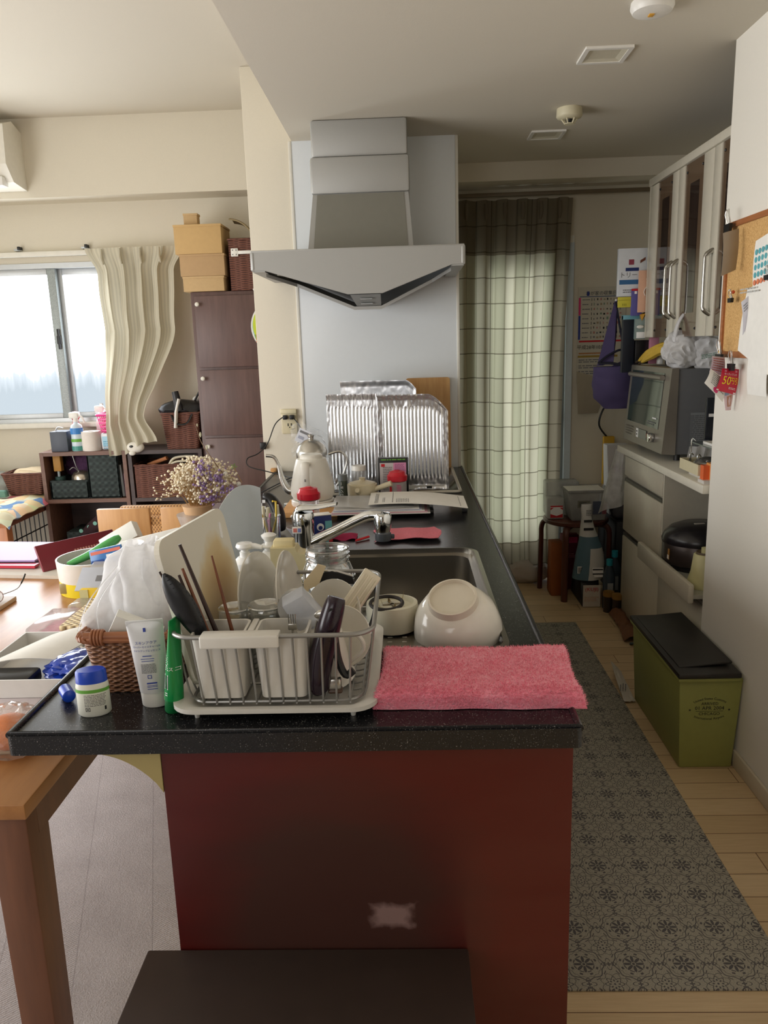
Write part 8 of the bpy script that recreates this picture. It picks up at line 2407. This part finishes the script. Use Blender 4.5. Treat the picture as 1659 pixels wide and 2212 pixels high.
slab('treat_bag', 'white printed pet treat bag hanging beside the wall cupboard', 'bag', 1.06, 1.24, 4.0, 1.665, 1.893, pm('treat_white', (222, 226, 232), 0.2), 0.03, None, (
    lambda b: b.quad((0, 3.999, 0), XA, ZA, 1.095, 1.16, 1.785, 1.795 + 0.006, pm('ink_navy', (30, 50, 110), 0.6)), lambda b: b.text('トリーツ', 0.03, (1.125, 3.999, 1.765), XA, ZA, INKG),
    lambda b: b.quad((0, 3.999, 0), XA, ZA, 1.066, 1.235, 1.722, 1.744, pm('band_denim', (60, 110, 160), 0.4)), lambda b: b.quad((0, 3.999, 0), XA, ZA, 1.11, 1.135, 1.815, 1.84, pm('ink_wine', (150, 60, 80), 0.6)), lambda b: b.quad((1.178, 3.999, 1.835), Vector((1, 0, 0.6)).normalized(), ZA, -0.015, 0.015, -0.007, 0.007, pm('biscuit', (110, 60, 40), 0.6)), lambda b: b.lines((1.12, 3.999, 1.69), XA, ZA, 0.07, 0.02, 2, INKG, seed=4)))
slab('yellow_card', 'bright yellow card hanging below the pet treat bag', 'card', 1.06, 1.128, 3.992, 1.612, 1.662, pm('card_yellow', (214, 204, 70), 0.5), 0.006, None, (lambda b: b.text('111', 0.016, (1.092, 3.991, 1.624), XA, ZA, INK), lambda b: b.quad((0, 3.991, 0), XA, ZA, 1.06, 1.128, 1.646, 1.6475, pm('crease', (150, 140, 50), 0.6))))
slab('purple_folder', 'purple file hanging behind the peach folder', 'file', 1.125, 1.18, 3.990, 1.57, 1.70, pm('file_purple', (96, 92, 160), 0.4), 0.006, None, (lambda b: b.quad((0, 3.989, 0), XA, ZA, 1.14, 1.152, 1.675, 1.688, WINK), lambda b: b.quad((0, 3.989, 0), XA, ZA, 1.125, 1.165, 1.69, 1.70, REDI)))
slab('peach_folder', 'peach coloured folder hanging at the side of the wall cupboard', 'folder', 1.155, 1.205, 3.978, 1.585, 1.785, pm('folder_peach', (226, 178, 150), 0.6), 0.008)
b = B(); b.surf(lambda u, v: (1.192 + 0.01 * math.sin(v * 6), 3.972 + 0.004 * u, 1.745 - 0.08 * v), 2, 10, PAPER, 0.002)
solo('paper_strip', 'thin white paper strip beside the peach folder', 'paper', b, (1.19, 3.972, 1.7))
b = B(); b.prism([(0, 0), (0.035, 0.005), (0.03, 0.012), (0.012, -0.03)], (1.165, 3.975, 1.575), XA, ZA, 0.004, pm('ochre', (206, 150, 50), 0.6))
solo('ochre_tag', 'small ochre tag below the peach folder', 'tag', b, (1.175, 3.975, 1.57))
b = B(); b.box(1.10, 1.16, 4.03, 4.06, 1.29, 1.575, pm('dark_file', (28, 34, 46), 0.4), 0.003); b.box(1.10, 1.18, 4.025, 4.065, 1.553, 1.575, pm('file_aqua', (120, 176, 190), 0.4), 0.002)
solo('dark_file', 'tall dark file with an aqua top edge behind the bananas', 'file', b, (1.13, 4.04, 1.3))
t = thing('clear_organizer', 'clear plastic organizer with a white block beside the dark file', 'organizer', (1.17, 3.985, 1.45))
b = B(); b.box(1.145, 1.20, 3.984, 3.999, 1.455, 1.555, film('clear_org', (190, 222, 224), 0.4, 0.1, 0.4), 0.003); part('case_body', b, t)
b = B(); b.box(1.155, 1.198, 3.980, 3.984, 1.46, 1.49, WINK, 0.001); b.ball((1.17, 3.975, 1.515), 0.015, WHITE, 2, (1.2, 0.4, 0.6)); part('white_block', b, t)
b = B(); b.box(1.165, 1.24, 4.03, 4.10, zoT, 1.45, BLACK, 0.006)
solo('black_canister', 'black canister behind the bananas in the corner', 'canister', b, (1.2, 4.06, zoT))
b = B(); b.box(1.24, 1.26, 3.88, 3.92, zoT, zoT + 0.04, WHITE, 0.003); b.box(1.232, 1.275, 4.0, 4.03, zoT, zoT + 0.13, pm('box_pinkish', (206, 140, 160), 0.5), 0.002)
solo('pink_packet', 'small pink and white packet behind the bananas', 'packet', b, (1.25, 4.0, zoT))

# stool with tubs, bags under it
STM = wood('stool_mahogany', (70, 36, 28), (98, 54, 42), 5, 0.35, 'Z', 8)
sl = thing('stool', 'round dark brown bentwood stool carrying plastic tubs in the far corner', 'stool', (0.955, 4.40, 0))
b = B(); b.lathe([(0, 0.43), (0.178, 0.43), (0.185, 0.436), (0.185, 0.452), (0.18, 0.456), (0, 0.456)], (0.965, 4.40, 0), STM, 40); part('seat', b, sl)
for a in (-2.05, -0.55, 1.1, 2.75):
    d = Vector((math.cos(a), math.sin(a), 0)); p = Vector((0.965, 4.40, 0))
    b = B(); b.tube(smooth_path([p + d * 0.11 + Vector((0, 0, 0.42)), p + d * 0.175 + Vector((0, 0, 0.42)), p + d * 0.198 + Vector((0, 0, 0.385)), p + d * 0.20 + Vector((0, 0, 0.30)), p + d * 0.205 + Vector((0, 0, 0.0))], 5), 0.019, STM, 10, flat=0.8); part('leg', b, sl)
ZST = 0.4565
TUBP = film('cloudy_tub', (206, 206, 204), 0.55, 0.15, 0.4)
t = thing('storage_tub', 'large cloudy plastic tub with a paper on its lid on the dark stool', 'tub', (1.0, 4.36, ZST))
b = B(); b.frus((1.01, 4.36), 0.19, 0.17, ZST + 0.0, 0.235, 0.20, ZST + 0.165, TUBP, 0.01); part('tub_body', b, t)
b = B(); b.box(0.885, 1.135, 4.25, 4.47, ZST + 0.165, ZST + 0.178, TUBP, 0.005); part('lid', b, t)
b = B(); b.quad((0.98, 4.264, ZST + 0.10), XA, ZA, -0.035, 0.035, -0.02, 0.02, pm('label_taupe', (120, 118, 106), 0.6)); b.lines((0.98, 4.2635, ZST + 0.10), XA, ZA, 0.05, 0.026, 3, INK, seed=3); b.quad((1.06, 4.264, ZST + 0.08), XA, ZA, -0.03, 0.02, -0.04, 0.035, pm('label_bluegrey', (76, 84, 104), 0.6)); b.quad((1.095, 4.266, ZST + 0.08), XA, ZA, -0.012, 0.012, -0.04, 0.035, pm('label_maroon', (130, 70, 80), 0.6)); part('labels', b, t)
b = B(); b.box(0.89, 1.09, 4.262, 4.40, ZST + 0.1785, ZST + 0.182, PAPER)
solo('tub_paper', 'white papers lying on the lid of the cloudy tub', 'paper', b, (1.0, 4.33, ZST + 0.18))
t = thing('sugar_tub', 'small white tub with a red printed label left of the cloudy tub', 'tub', (0.845, 4.38, ZST))
b = B(); b.box(0.79, 0.885, 4.34, 4.42, ZST, ZST + 0.125, film('tub_white', (222, 222, 220), 0.7, 0.15, 0.4), 0.008); part('tub_body', b, t)
b = B(); b.quad((0.838, 4.3395, ZST + 0.045), XA, ZA, -0.03, 0.04, -0.036, 0.034, WINK); b.quad((0.838, 4.339, ZST + 0.072), XA, ZA, -0.03, 0.04, -0.001, 0.007, REDI); b.prism([(-0.03, -0.036), (0.04, -0.036), (0.04, -0.014), (0.005, -0.026), (-0.03, -0.014)], (0.838, 4.3388, ZST + 0.045), XA, ZA, -0.0004, REDI); b.prism([(-0.03, 0.022), (-0.012, 0.022), (-0.03, 0.008)], (0.838, 4.3388, ZST + 0.045), XA, ZA, -0.0004, REDI); b.prism([(0.04, 0.022), (0.022, 0.022), (0.04, 0.008)], (0.838, 4.3388, ZST + 0.045), XA, ZA, -0.0004, REDI); part('red_label', b, t)
b = B(); b.box(0.80, 0.99, 4.43, 4.55, ZST, ZST + 0.20, TUBP, 0.01)
solo('back_tub', 'taller cloudy tub at the back of the dark stool', 'tub', b, (0.9, 4.5, ZST))
def paper_bag(name, lab, x0, x1, y0, y1, z0, z1, m, lean=0.0, marks=None):
    t = thing(name, lab, 'bag', ((x0 + x1) / 2, (y0 + y1) / 2, z0))
    b = B(); b.frus(((x0 + x1) / 2, (y0 + y1) / 2), x1 - x0, y1 - y0, z0, (x1 - x0) * 1.02, (y1 - y0) * 0.7, z1, m, 0.006, c1=((x0 + x1) / 2 + lean, (y0 + y1) / 2)); part('bag_body', b, t)
    if marks:
        b = B(); marks(b); part('printing', b, t)
    return t
paper_bag('orange_bag', 'orange brown paper bag on the floor under the dark stool', 0.815, 0.885, 4.32, 4.46, 0.0, 0.315, pm('bag_orange', (160, 88, 36), 0.7, noise_amt=0.15, nscale=12))
paper_bag('red_bag', 'dark crimson bag under the stool right of the orange bag', 0.90, 1.0, 4.44, 4.54, 0.0, 0.33, pm('bag_crimson', (110, 24, 48), 0.6), 0, lambda b: (b.quad((0.95, 4.448, 0.30), XA, ZA, -0.04, 0.04, -0.015, 0.02, PINKI), b.lines((0.95, 4.440, 0.21), XA, ZA, 0.06, 0.03, 3, pm('ink_rose', (200, 130, 140), 0.7), seed=4)))
paper_bag('black_carton', 'black carton with gold lettering and a white end face on the floor', 0.95, 1.05, 4.12, 4.42, 0.0, 0.15, BLACK, 0, lambda b: (b.quad((1.0, 4.109, 0.07), XA, ZA, -0.048, 0.048, -0.066, 0.06, pm('end_white', (206, 200, 190), 0.6)), b.text('(KUJI)', 0.03, (1.0, 4.107, 0.105), XA, ZA, REDI), b.lines((1.0, 4.107, 0.05), XA, ZA, 0.08, 0.03, 3, pm('ink_peach', (206, 170, 150), 0.6), seed=2)))
lt = thing('litter_bag', 'blue grey and white printed sack with a folded top standing before the stool', 'sack', (0.99, 4.2, 0.155))
SKB = pm('sack_blue', (86, 116, 132), 0.5); SKW = pm('sack_white', (206, 206, 204), 0.5)
b = B()
def sackf(u, v):
    th_ = 2 * pi * u
    w = 0.082 - 0.05 * v + 0.012 * math.sin(v * 6); d = 0.055 * (1 - v) ** 0.7 + 0.012
    return (0.985 + 0.012 * math.sin(v * 5) + w * math.cos(th_) + (0.004 * nz((u * 8, v * 8, 1))), 4.17 + d * math.sin(th_), 0.157 + 0.42 * v)
b.surf(sackf, 30, 26, SKB)
for i_ in range(len(b.f)):
    c_ = sum((Vector(b.v[q]) for q in b.f[i_]), Vector()) / len(b.f[i_])
    if c_.z > 0.40 or (c_.x > 0.985 and c_.z < 0.34):
        b.mi[i_] = b.slot(SKW)
part('sack_body', b, lt)
b = B()
for (z, w) in ((0.49, 0.025), (0.445, 0.03)):
    b.quad((0.985 + 0.012 * math.sin((z - 0.157) / 0.42 * 5), 4.128, z), XA, ZA, -w, w * 0.8, -0.007, 0.007, INK)
b.lines((0.985, 4.138, 0.535), XA, ZA, 0.04, 0.035, 4, INKG, seed=2)
b.quad((1.03, 4.108, 0.20), XA, ZA, -0.03, 0.03, -0.025, 0.03, WINK); b.quad((1.03, 4.107, 0.22), XA, ZA, -0.028, 0.028, -0.004, 0.003, INK); b.quad((1.03, 4.107, 0.195), XA, ZA, -0.028, 0.028, -0.004, 0.003, INK)
b.quad((0.935, 4.122, 0.215), XA, ZA, -0.014, 0.012, -0.02, 0.02, WINK)
for q in range(6):
    b.quad((0.925 + q * 0.004, 4.120, 0.215), XA, ZA, 0, 0.002, -0.016, 0.016, INK)
part('printing', b, lt)
# hanging white bags and paper bags between stool and cabinet
b = B(); b.surf(lambda u, v: (1.10 + 0.09 * (u - 0.5) * (0.6 + 1.2 * v) + 0.03 * (1 - v), 4.10 + 0.02 * math.sin(u * 7) + 0.012 * nz((u * 5, v * 4, 6)), 0.885 - 0.33 * v + 0.06 * v * (u - 0.3)), 20, 20, BAGW, smooth=True)
solo('hanging_bag', 'translucent white plastic bag hanging at the far end of the drawer cabinet', 'bag', b, (1.11, 4.1, 0.6))
t = paper_bag('gift_bag', 'white paper carrier bag with a purple print leaning in the corner', 1.17, 1.30, 4.44, 4.57, 0.451, 0.86, pm('gift_white', (196, 192, 190), 0.6), -0.02, lambda b: (b.ball((1.22, 4.452, 0.72), 0.04, pm('ink_plum', (140, 100, 130), 0.8), 2, (1, 0.1, 0.5)), b.quad((1.22, 4.444, 0.655), XA, ZA, -0.03, 0.04, -0.006, 0.006, INK), b.quad((1.22, 4.442, 0.63), Vector((1, 0, -0.06)), ZA, -0.03, 0.04, -0.005, 0.005, INK)))
b = B(); b.box(1.17, 1.235, 4.62, 4.65, 0.451, 0.89, pm('yellow_sheet', (206, 160, 40), 0.6), 0.004, mt=Matrix.Identity(4))
solo('yellow_file', 'yellow file standing behind the white gift bag', 'file', b, (1.2, 4.63, 0.451))
b = B(); b.box(1.165, 1.50, 4.26, 4.68, 0.0, 0.45, pm('dark_crate', (26, 26, 30), 0.6), 0.01)
solo('dark_bin', 'dark box filling the corner behind the stool, under the gift bag', 'box', b, (1.33, 4.5, 0))
b = B(); b.tube(smooth_path([(1.17, 4.34, 0.53), (1.175, 4.34, 0.64), (1.21, 4.34, 0.66), (1.235, 4.34, 0.53)], 5), 0.004, pm('handle_cord', (206, 200, 190), 0.7), 6); b.ball((1.215, 4.345, 0.495), 0.06, pm('dim_bundle', (70, 68, 70), 0.8), 3, (1, 0.8, 0.7), bagfn(None, None, None, 3, 0.2))
solo('dim_bundle', 'grey bundle with white cord loops between the tubs and the gift bag', 'bundle', b, (1.215, 4.34, 0.45))
b = B(); b.tube(smooth_path([(1.20, 4.65, 0.88), (1.14, 4.62, 0.96), (1.16, 4.62, 1.05), (1.22, 4.66, 1.10)], 5), 0.006, BLACK, 6)
solo('black_cable', 'black cable loop on the far wall behind the oven', 'cable', b, (1.17, 4.62, 0.95))
for q, (x, y, h, lab) in enumerate(((1.09, 4.10, 0.28, 'dark bottle with a turquoise cap next to the printed sack'), (1.145, 4.20, 0.30, 'second dark bottle with a turquoise cap, nearer the drawer cabinet'))):
    t = thing('bottle', lab, 'bottle', (x, y, 0.0), 0, 'turquoise capped bottles')
    b = B(); b.lathe([(0, 0), (0.032, 0), (0.033, h * 0.7), (0.014, h * 0.88), (0.014, h * 0.9), (0, h * 0.9)], (x, y, 0.0), pm('bottle_dark', (60, 72, 84), 0.2), 22); part('bottle_body', b, t)
    b = B(); b.lathe([(0.017, h * 0.88), (0.017, h), (0, h)], (x, y, 0.0), pm('cap_turq', (40, 150, 170), 0.4), 18); part('cap', b, t)
    b = B(); b.quad((x, y - 0.0335, h * 0.4), XA, ZA, -0.015, 0.015, -0.04, 0.04, pm('lab_grey', (150, 156, 160), 0.5)); part('label_band', b, t)
for q, (x, y, lab) in enumerate(((1.075, 4.04, 'amber lidded jar on the floor by the drawer cabinet'), (1.11, 3.99, 'second amber lidded jar tight against the drawer cabinet'))):
    t = thing('jar', lab, 'jar', (x, y, 0), 0, 'amber lidded jars on the floor')
    b = B(); b.lathe([(0, 0), (0.026, 0), (0.028, 0.09), (0, 0.09)], (x, y, 0), pm('jar_dark', (52, 42, 34), 0.3), 20); part('jar_body', b, t)
    b = B(); b.lathe([(0.03, 0.09), (0.03, 0.115), (0, 0.117)], (x, y, 0), pm('lid_amber', (150, 112, 52), 0.4), 20); part('lid', b, t)
# brown paper roll on the floor, white bundle by the curtain
br_ = thing('brown_paper_bag', 'crumpled brown paper bag lying flat along the drawer cabinet', 'bag', (1.07, 3.85, 0))
b = B(); b.surf(lambda u, v: (1.035 + 0.085 * u + 0.03 * math.sin(v * 2), 3.58 + 0.40 * v, 0.003 + 0.035 * math.sin(pi * u) * (0.7 + 0.3 * math.sin(v * 9)) + 0.008 * (1 + nz((u * 6, v * 12, 1)))), 16, 30, pm('bag_brown', (120, 78, 50), 0.8, noise_amt=0.12, nscale=30), 0.003); part('bag_body', b, br_)
b = B(); b.tube(smooth_path([(1.06, 3.56, 0.006), (1.07, 3.52, 0.02), (1.085, 3.49, 0.006)], 4), 0.006, pm('teal_string', (60, 80, 84), 0.8), 6); part('string', b, br_)
b = B(); b.ball((0.72, 4.60, 0.075), 0.095, pm('white_bundle', (190, 184, 178), 0.85), 4, (1.35, 0.7, 0.75), bagfn(None, None, None, 5, 0.1))
solo('white_bundle', 'pale cloth bundle on the floor under the checked curtain', 'bundle', b, (0.72, 4.6, 0))
b = B(); b.surf(lambda u, v: (0.86 + 0.045 * u + 0.02 * v, 2.94 + 0.30 * v, 0.003 + 0.05 * (v ** 1.5) * (1 - u) + 0.006 * (1 + nz((u * 5, v * 9, 2)))), 10, 16, pm('paper_bag_grey', (206, 200, 190), 0.8), 0.002); b.lines((0.885, 3.05, 0.022), Vector((0.3, 1, 0)).normalized(), Vector((-1, 0.3, 0)).normalized(), 0.08, 0.03, 3, INKG, seed=3)
solo('flat_paper_bag', 'white printed paper bag peeking out left of the green bin', 'bag', b, (0.89, 3.08, 0))

# ------------------------------------------------------------------ green bin
bn = thing('waste_bin', 'olive green waste bin with a black lid and stamp print against the white wall', 'waste bin', (1.0, 2.72, 0))
GBN = pm('bin_green', (152, 156, 86), 0.5); GBL = pm('bin_lid', (40, 38, 36), 0.45)
by0, by1 = 2.435, 2.99
b = B(); b.frus((1.003, 2.715), 0.180, 0.53, 0.0, 0.214, 0.55, 0.335, GBN, 0.006)
b.box(0.888, 1.094, 2.425, 3.0, 0.330, 0.343, GBN, 0.004); part('bin_body', b, bn)
b = B(); b.box(0.886, 1.096, 2.42, 3.0, 0.343, 0.362, GBL, 0.006); part('lid_frame', b, bn)
b = B(); b.box(0.905, 1.085, 2.475, 2.97, 0.357, 0.366, GBL, 0.004, mt=Matrix.Translation((0.905, 0, 0.36)) @ Matrix.Rotation(-0.09, 4, 'Y') @ Matrix.Translation((-0.905, 0, -0.36))); part('flap', b, bn)
b = B()
zs = 0.222
ys_ = lambda z: 2.715 - (0.265 + 0.010 * z / 0.335) - 0.0012
Xs, Zs = XA, Vector((0, -0.03, 1)).normalized()
def st_text(s, size, x, z, **kw): b.text(s, size, (x, ys_(z), z), Xs, Zs, INK, **kw)
cxs = 1.003
st_text('United States Customs', 0.0122, cxs, zs + 0.041, arc=0.11); st_text('ARRIVED', 0.0145, cxs, zs + 0.0215); st_text('01 APR 2004', 0.0185, cxs, zs + 0.005); st_text('CHICAGO', 0.0155, cxs, zs - 0.016); st_text('International Airport', 0.0122, cxs, zs - 0.035, arc=-0.13)
b.quad((cxs, ys_(zs - 0.006), zs - 0.006), Xs, Zs, -0.046, 0.046, -0.0006, 0.0006, INK)
for sx in (-0.066, 0.066):
    pts = []
    for q in range(10):
        r = 0.005 if q % 2 == 0 else 0.002; a = pi / 2 + q * pi / 5
        pts.append((cxs + sx + r * math.cos(a), ys_(zs), zs - 0.001 + r * math.sin(a)))
    b.add(pts, [tuple(range(10))], INK)
part('stamp_print', b, bn)

# ------------------------------------------------------------------ cork board and papers on the right wall
k = N('cork'); n_ = k.noise(k.co(), 220, 4, 0.7); k.base(k.ramp(n_, [(0.3, (176, 132, 76)), (0.55, (214, 172, 112)), (0.75, (228, 190, 132))])); k.bump(n_, 0.3, 0.003); CORK = k.setp(0.9)
co_ = thing('cork_board', 'cork notice board with a wooden frame on the white right wall', 'notice board', (1.105, 2.4, 1.6))
b = B(); b.box(1.098, 1.108, 2.10, 2.765, 1.395, 1.825, CORK); part('cork_sheet', b, co_)
FRW = wood('frame_wood', (146, 88, 50), (180, 116, 70), 8, 0.45, 'Y', 9)
for (y0, y1, z0, z1) in ((2.755, 2.772, 1.39, 1.83), (2.10, 2.755, 1.39, 1.41), (2.10, 2.755, 1.812, 1.83), (2.09, 2.10, 1.39, 1.83)):
    b = B(); b.box(1.09, 1.108, y0, y1, z0, z1, FRW, 0.002); part('frame_side', b, co_)
XW = 1.088
def wpaper(name, lab, pts, x, m, marks=None, curl=0.0):
    """pts: (y, z) corners of a sheet pinned on the wall"""
    t = thing(name, lab, 'paper', (x, pts[0][0], pts[0][1]))
    b = B()
    n = 8
    def fn(u, v):
        a = Vector((0, *pts[0])).lerp(Vector((0, *pts[1])), u); c = Vector((0, *pts[3])).lerp(Vector((0, *pts[2])), u)
        p = a.lerp(c, v)
        return (x - 0.002 - curl * (v ** 2) * (0.3 + 0.7 * u) - 0.004 * math.sin(v * pi), p.y, p.z)
    b.surf(fn, n, n, m, 0.0006); part('sheet', b, t)
    if marks:
        b = B(); marks(b, x - 0.006 - curl * 0.2); part('printing', b, t)
    return t
wpaper('calendar_sheet', 'sheet of round teal stickers at the right edge of the cork board', ((2.525, 1.745), (2.33, 1.775), (2.33, 1.61), (2.52, 1.59)), XW, PAPER, lambda b, x: [b.lathe([(0.004, 0), (0.0085, 0), (0.0085, 0.0008), (0.004, 0.0008)], (0, 0, 0), pm('dot_teal', (90, 170, 180), 0.6) if j < 4 else pm('dot_salmon', (226, 130, 90), 0.6), 14, mt=Matrix.Translation((x, 2.505 - i * 0.022, 1.71 - j * 0.0225 + i * 0.002)) @ Matrix.Rotation(-pi / 2, 4, 'Y')) for i in range(7) for j in range(5)])
wpaper('long_receipt', 'long crumpled white sheets hanging over the lower right of the cork board', ((2.555, 1.605), (2.30, 1.64), (2.30, 1.33), (2.59, 1.415)), XW - 0.003, PAPER, lambda b, x: b.lines((x, 2.52, 1.60), Vector((0, -1, 0)), ZA, 0.15, 0.02, 2, pm('ink_faint', (180, 180, 176), 0.8), seed=1), 0.01)
wpaper('white_slip', 'small white slip below the long crumpled sheets on the wall', ((2.50, 1.40), (2.36, 1.40), (2.36, 1.28), (2.49, 1.28)), XW - 0.008, PAPER)
def clip_obj(lab, y, z, s=1.0, x=XW):
    t = thing('binder_clip', lab, 'clip', (x, y, z), 0, 'black clips on the cork board')
    b = B(); b.prism([(-0.016 * s, 0), (0.016 * s, 0), (0.013 * s, -0.016 * s), (-0.013 * s, -0.016 * s)], (x - 0.010, y, z), -YA, ZA, 0.010, BLACK); part('clip_body', b, t)
    for sgn in (-1, 1):
        b = B(); b.tube(smooth_path([(x - 0.012, y + 0.008 * sgn * s, z), (x - 0.02, y + 0.011 * sgn * s, z + 0.02 * s), (x - 0.018, y + 0.004 * sgn * s, z + 0.03 * s), (x - 0.012, y + 0.002 * sgn * s, z)], 4), 0.0012, STEEL, 6); part('wire_lever', b, t)
clip_obj('big black binder clip at the top left corner of the cork board', 2.712, 1.822, 1.5)
clip_obj('black binder clip holding the pale bluish note', 2.655, 1.583, 0.9)
clip_obj('black binder clip at the right edge above the long white sheets', 2.40, 1.635, 0.9)
clip_obj('black binder clip at the bottom left corner of the cork board frame', 2.70, 1.402, 1.6, 1.080)
clip_obj('black binder clip on top of the red coupon', 2.61, 1.372, 1.4, 1.085)
b = B(); b.ball((XW - 0.008, 2.655, 1.602), 0.006, pm('pin_orange', (206, 90, 50), 0.4), 2)
solo('push_pin', 'orange push pin above the pale bluish note', 'pin', b, (XW, 2.655, 1.602))
b = B(); b.ball((XW - 0.006, 2.742, 1.408), 0.007, pm('brass_pin', (180, 140, 60), 0.3, 0.8), 2)
solo('brass_hook', 'brass pin in the lower left corner of the cork board', 'pin', b, (XW, 2.742, 1.408))
COUP = pm('coupon_red', (206, 30, 60), 0.4)


def fan_sheet(name, lab, pts, y, m, marks=None, slope=0.35):
    """sheet hanging off the wall: pts are (x, z) corners; it turns toward the room by slope"""
    t = thing(name, lab, 'paper', (1.10, y, pts[0][1]))
    yy = lambda x: y + (x - 1.10) * slope

    def fn(u, v):
        a = Vector((pts[0][0], 0, pts[0][1])).lerp(Vector((pts[1][0], 0, pts[1][1])), u); c = Vector((pts[3][0], 0, pts[3][1])).lerp(Vector((pts[2][0], 0, pts[2][1])), u)
        p = a.lerp(c, v)
        return Vector((p.x, yy(p.x) - 0.008 * math.sin(v * pi) - 0.004 * math.sin(u * pi), p.z))
    b = B(); b.surf(fn, 8, 8, m, 0.0006); part('sheet', b, t)
    if marks:
        b = B(); marks(b, lambda u, v: fn(u, v) + Vector((-0.0004, -0.0014, 0))); part('printing', b, t)
    return t


def fq(b, f, u0, u1, v0, v1, m):
    b.add([f(u0, v1), f(u1, v1), f(u1, v0), f(u0, v0)], [(0, 1, 2, 3)], m)


def frows(b, f, u0, u1, v0, v1, n, m, seed):
    rd = random.Random(seed)
    for i in range(n):
        v = v0 + (v1 - v0) * i / n; u = u0
        while u < u1:
            e = min(u1, u + rd.uniform(0.05, 0.2)); fq(b, f, u, e, v, v + 0.35 * (v1 - v0) / n, m); u = e + 0.02


def coupon_marks(b, f):
    b.text('50', 0.038, (0, 0, 0), XA, ZA, YELI, fn=lambda x, y: f(0.36 + x / 0.082, 0.52 - y / 0.075))
    b.text('円引', 0.022, (0, 0, 0), XA, ZA, YELI, fn=lambda x, y: f(0.78 + x / 0.082, 0.50 - y / 0.075))
    b.text('サーティワンの', 0.0085, (0, 0, 0), XA, ZA, WINK, fn=lambda x, y: f(0.52 + x / 0.082, 0.24 - y / 0.075))
    fq(b, f, 0.15, 0.9, 0.06, 0.14, pm('coupon_pink', (240, 150, 170), 0.5)); frows(b, f, 0.55, 0.92, 0.76, 0.86, 2, WINK, 3); fq(b, f, 0.02, 0.98, 0.93, 0.98, WINK)


fan_sheet('coupon_strip', 'white form with a pink seal hanging leftmost in the coupon bunch', ((1.005, 1.358), (1.062, 1.318), (1.058, 1.245), (0.984, 1.312)), 2.645, PAPER,
          lambda b, f: (frows(b, f, 0.2, 0.95, 0.08, 0.75, 7, INKG, 4), b.add([f(0.52 + 0.12 * math.cos(a), 0.82 + 0.13 * math.sin(a)) for a in [i * pi / 8 for i in range(16)]], [tuple(range(16))], PINKI)))
fan_sheet('leaflet_photo', 'pale leaflet with a food photo pointing down behind the red coupon', ((1.045, 1.33), (1.108, 1.36), (1.098, 1.215), (1.078, 1.215)), 2.66, pm('leaflet_pale', (226, 200, 204), 0.5),
          lambda b, f: (fq(b, f, 0.3, 0.8, 0.62, 0.9, pm('photo_tan', (196, 140, 110), 0.6)), fq(b, f, 0.1, 0.5, 0.5, 0.58, pm('photo_blue', (150, 180, 206), 0.6)), fq(b, f, 0.93, 1.0, 0.1, 1.0, COUP)))
fan_sheet('red_coupon', 'red coupon with yellow 50 print hanging below the cork board', ((1.043, 1.358), (1.107, 1.352), (1.098, 1.268), (1.022, 1.288)), 2.632, COUP, coupon_marks)
fan_sheet('striped_leaflet', 'greyish striped leaflet tucked at the back of the coupon bunch', ((1.018, 1.398), (1.066, 1.392), (1.066, 1.33), (1.01, 1.345)), 2.668, pm('leaflet_mauve', (200, 180, 190), 0.6),
          lambda b, f: frows(b, f, 0.1, 0.9, 0.1, 0.9, 6, pm('ink_brick', (170, 90, 80), 0.7), 4))
fan_sheet('memo_sheet', 'plain grey beige memo sheet clipped at the top corner of the cork board', ((1.028, 1.785), (1.086, 1.80), (1.083, 1.672), (1.030, 1.652)), 2.66, pm('memo_grey', (166, 156, 142), 0.7))
fan_sheet('note_sheet', 'pale bluish note with faint writing hanging from a black clip on the cork board', ((1.058, 1.565), (1.088, 1.588), (1.090, 1.50), (1.071, 1.462)), 2.55, pm('note_blue', (222, 222, 234), 0.7), lambda b, f: frows(b, f, 0.15, 0.6, 0.15, 0.4, 3, INKG, 6))
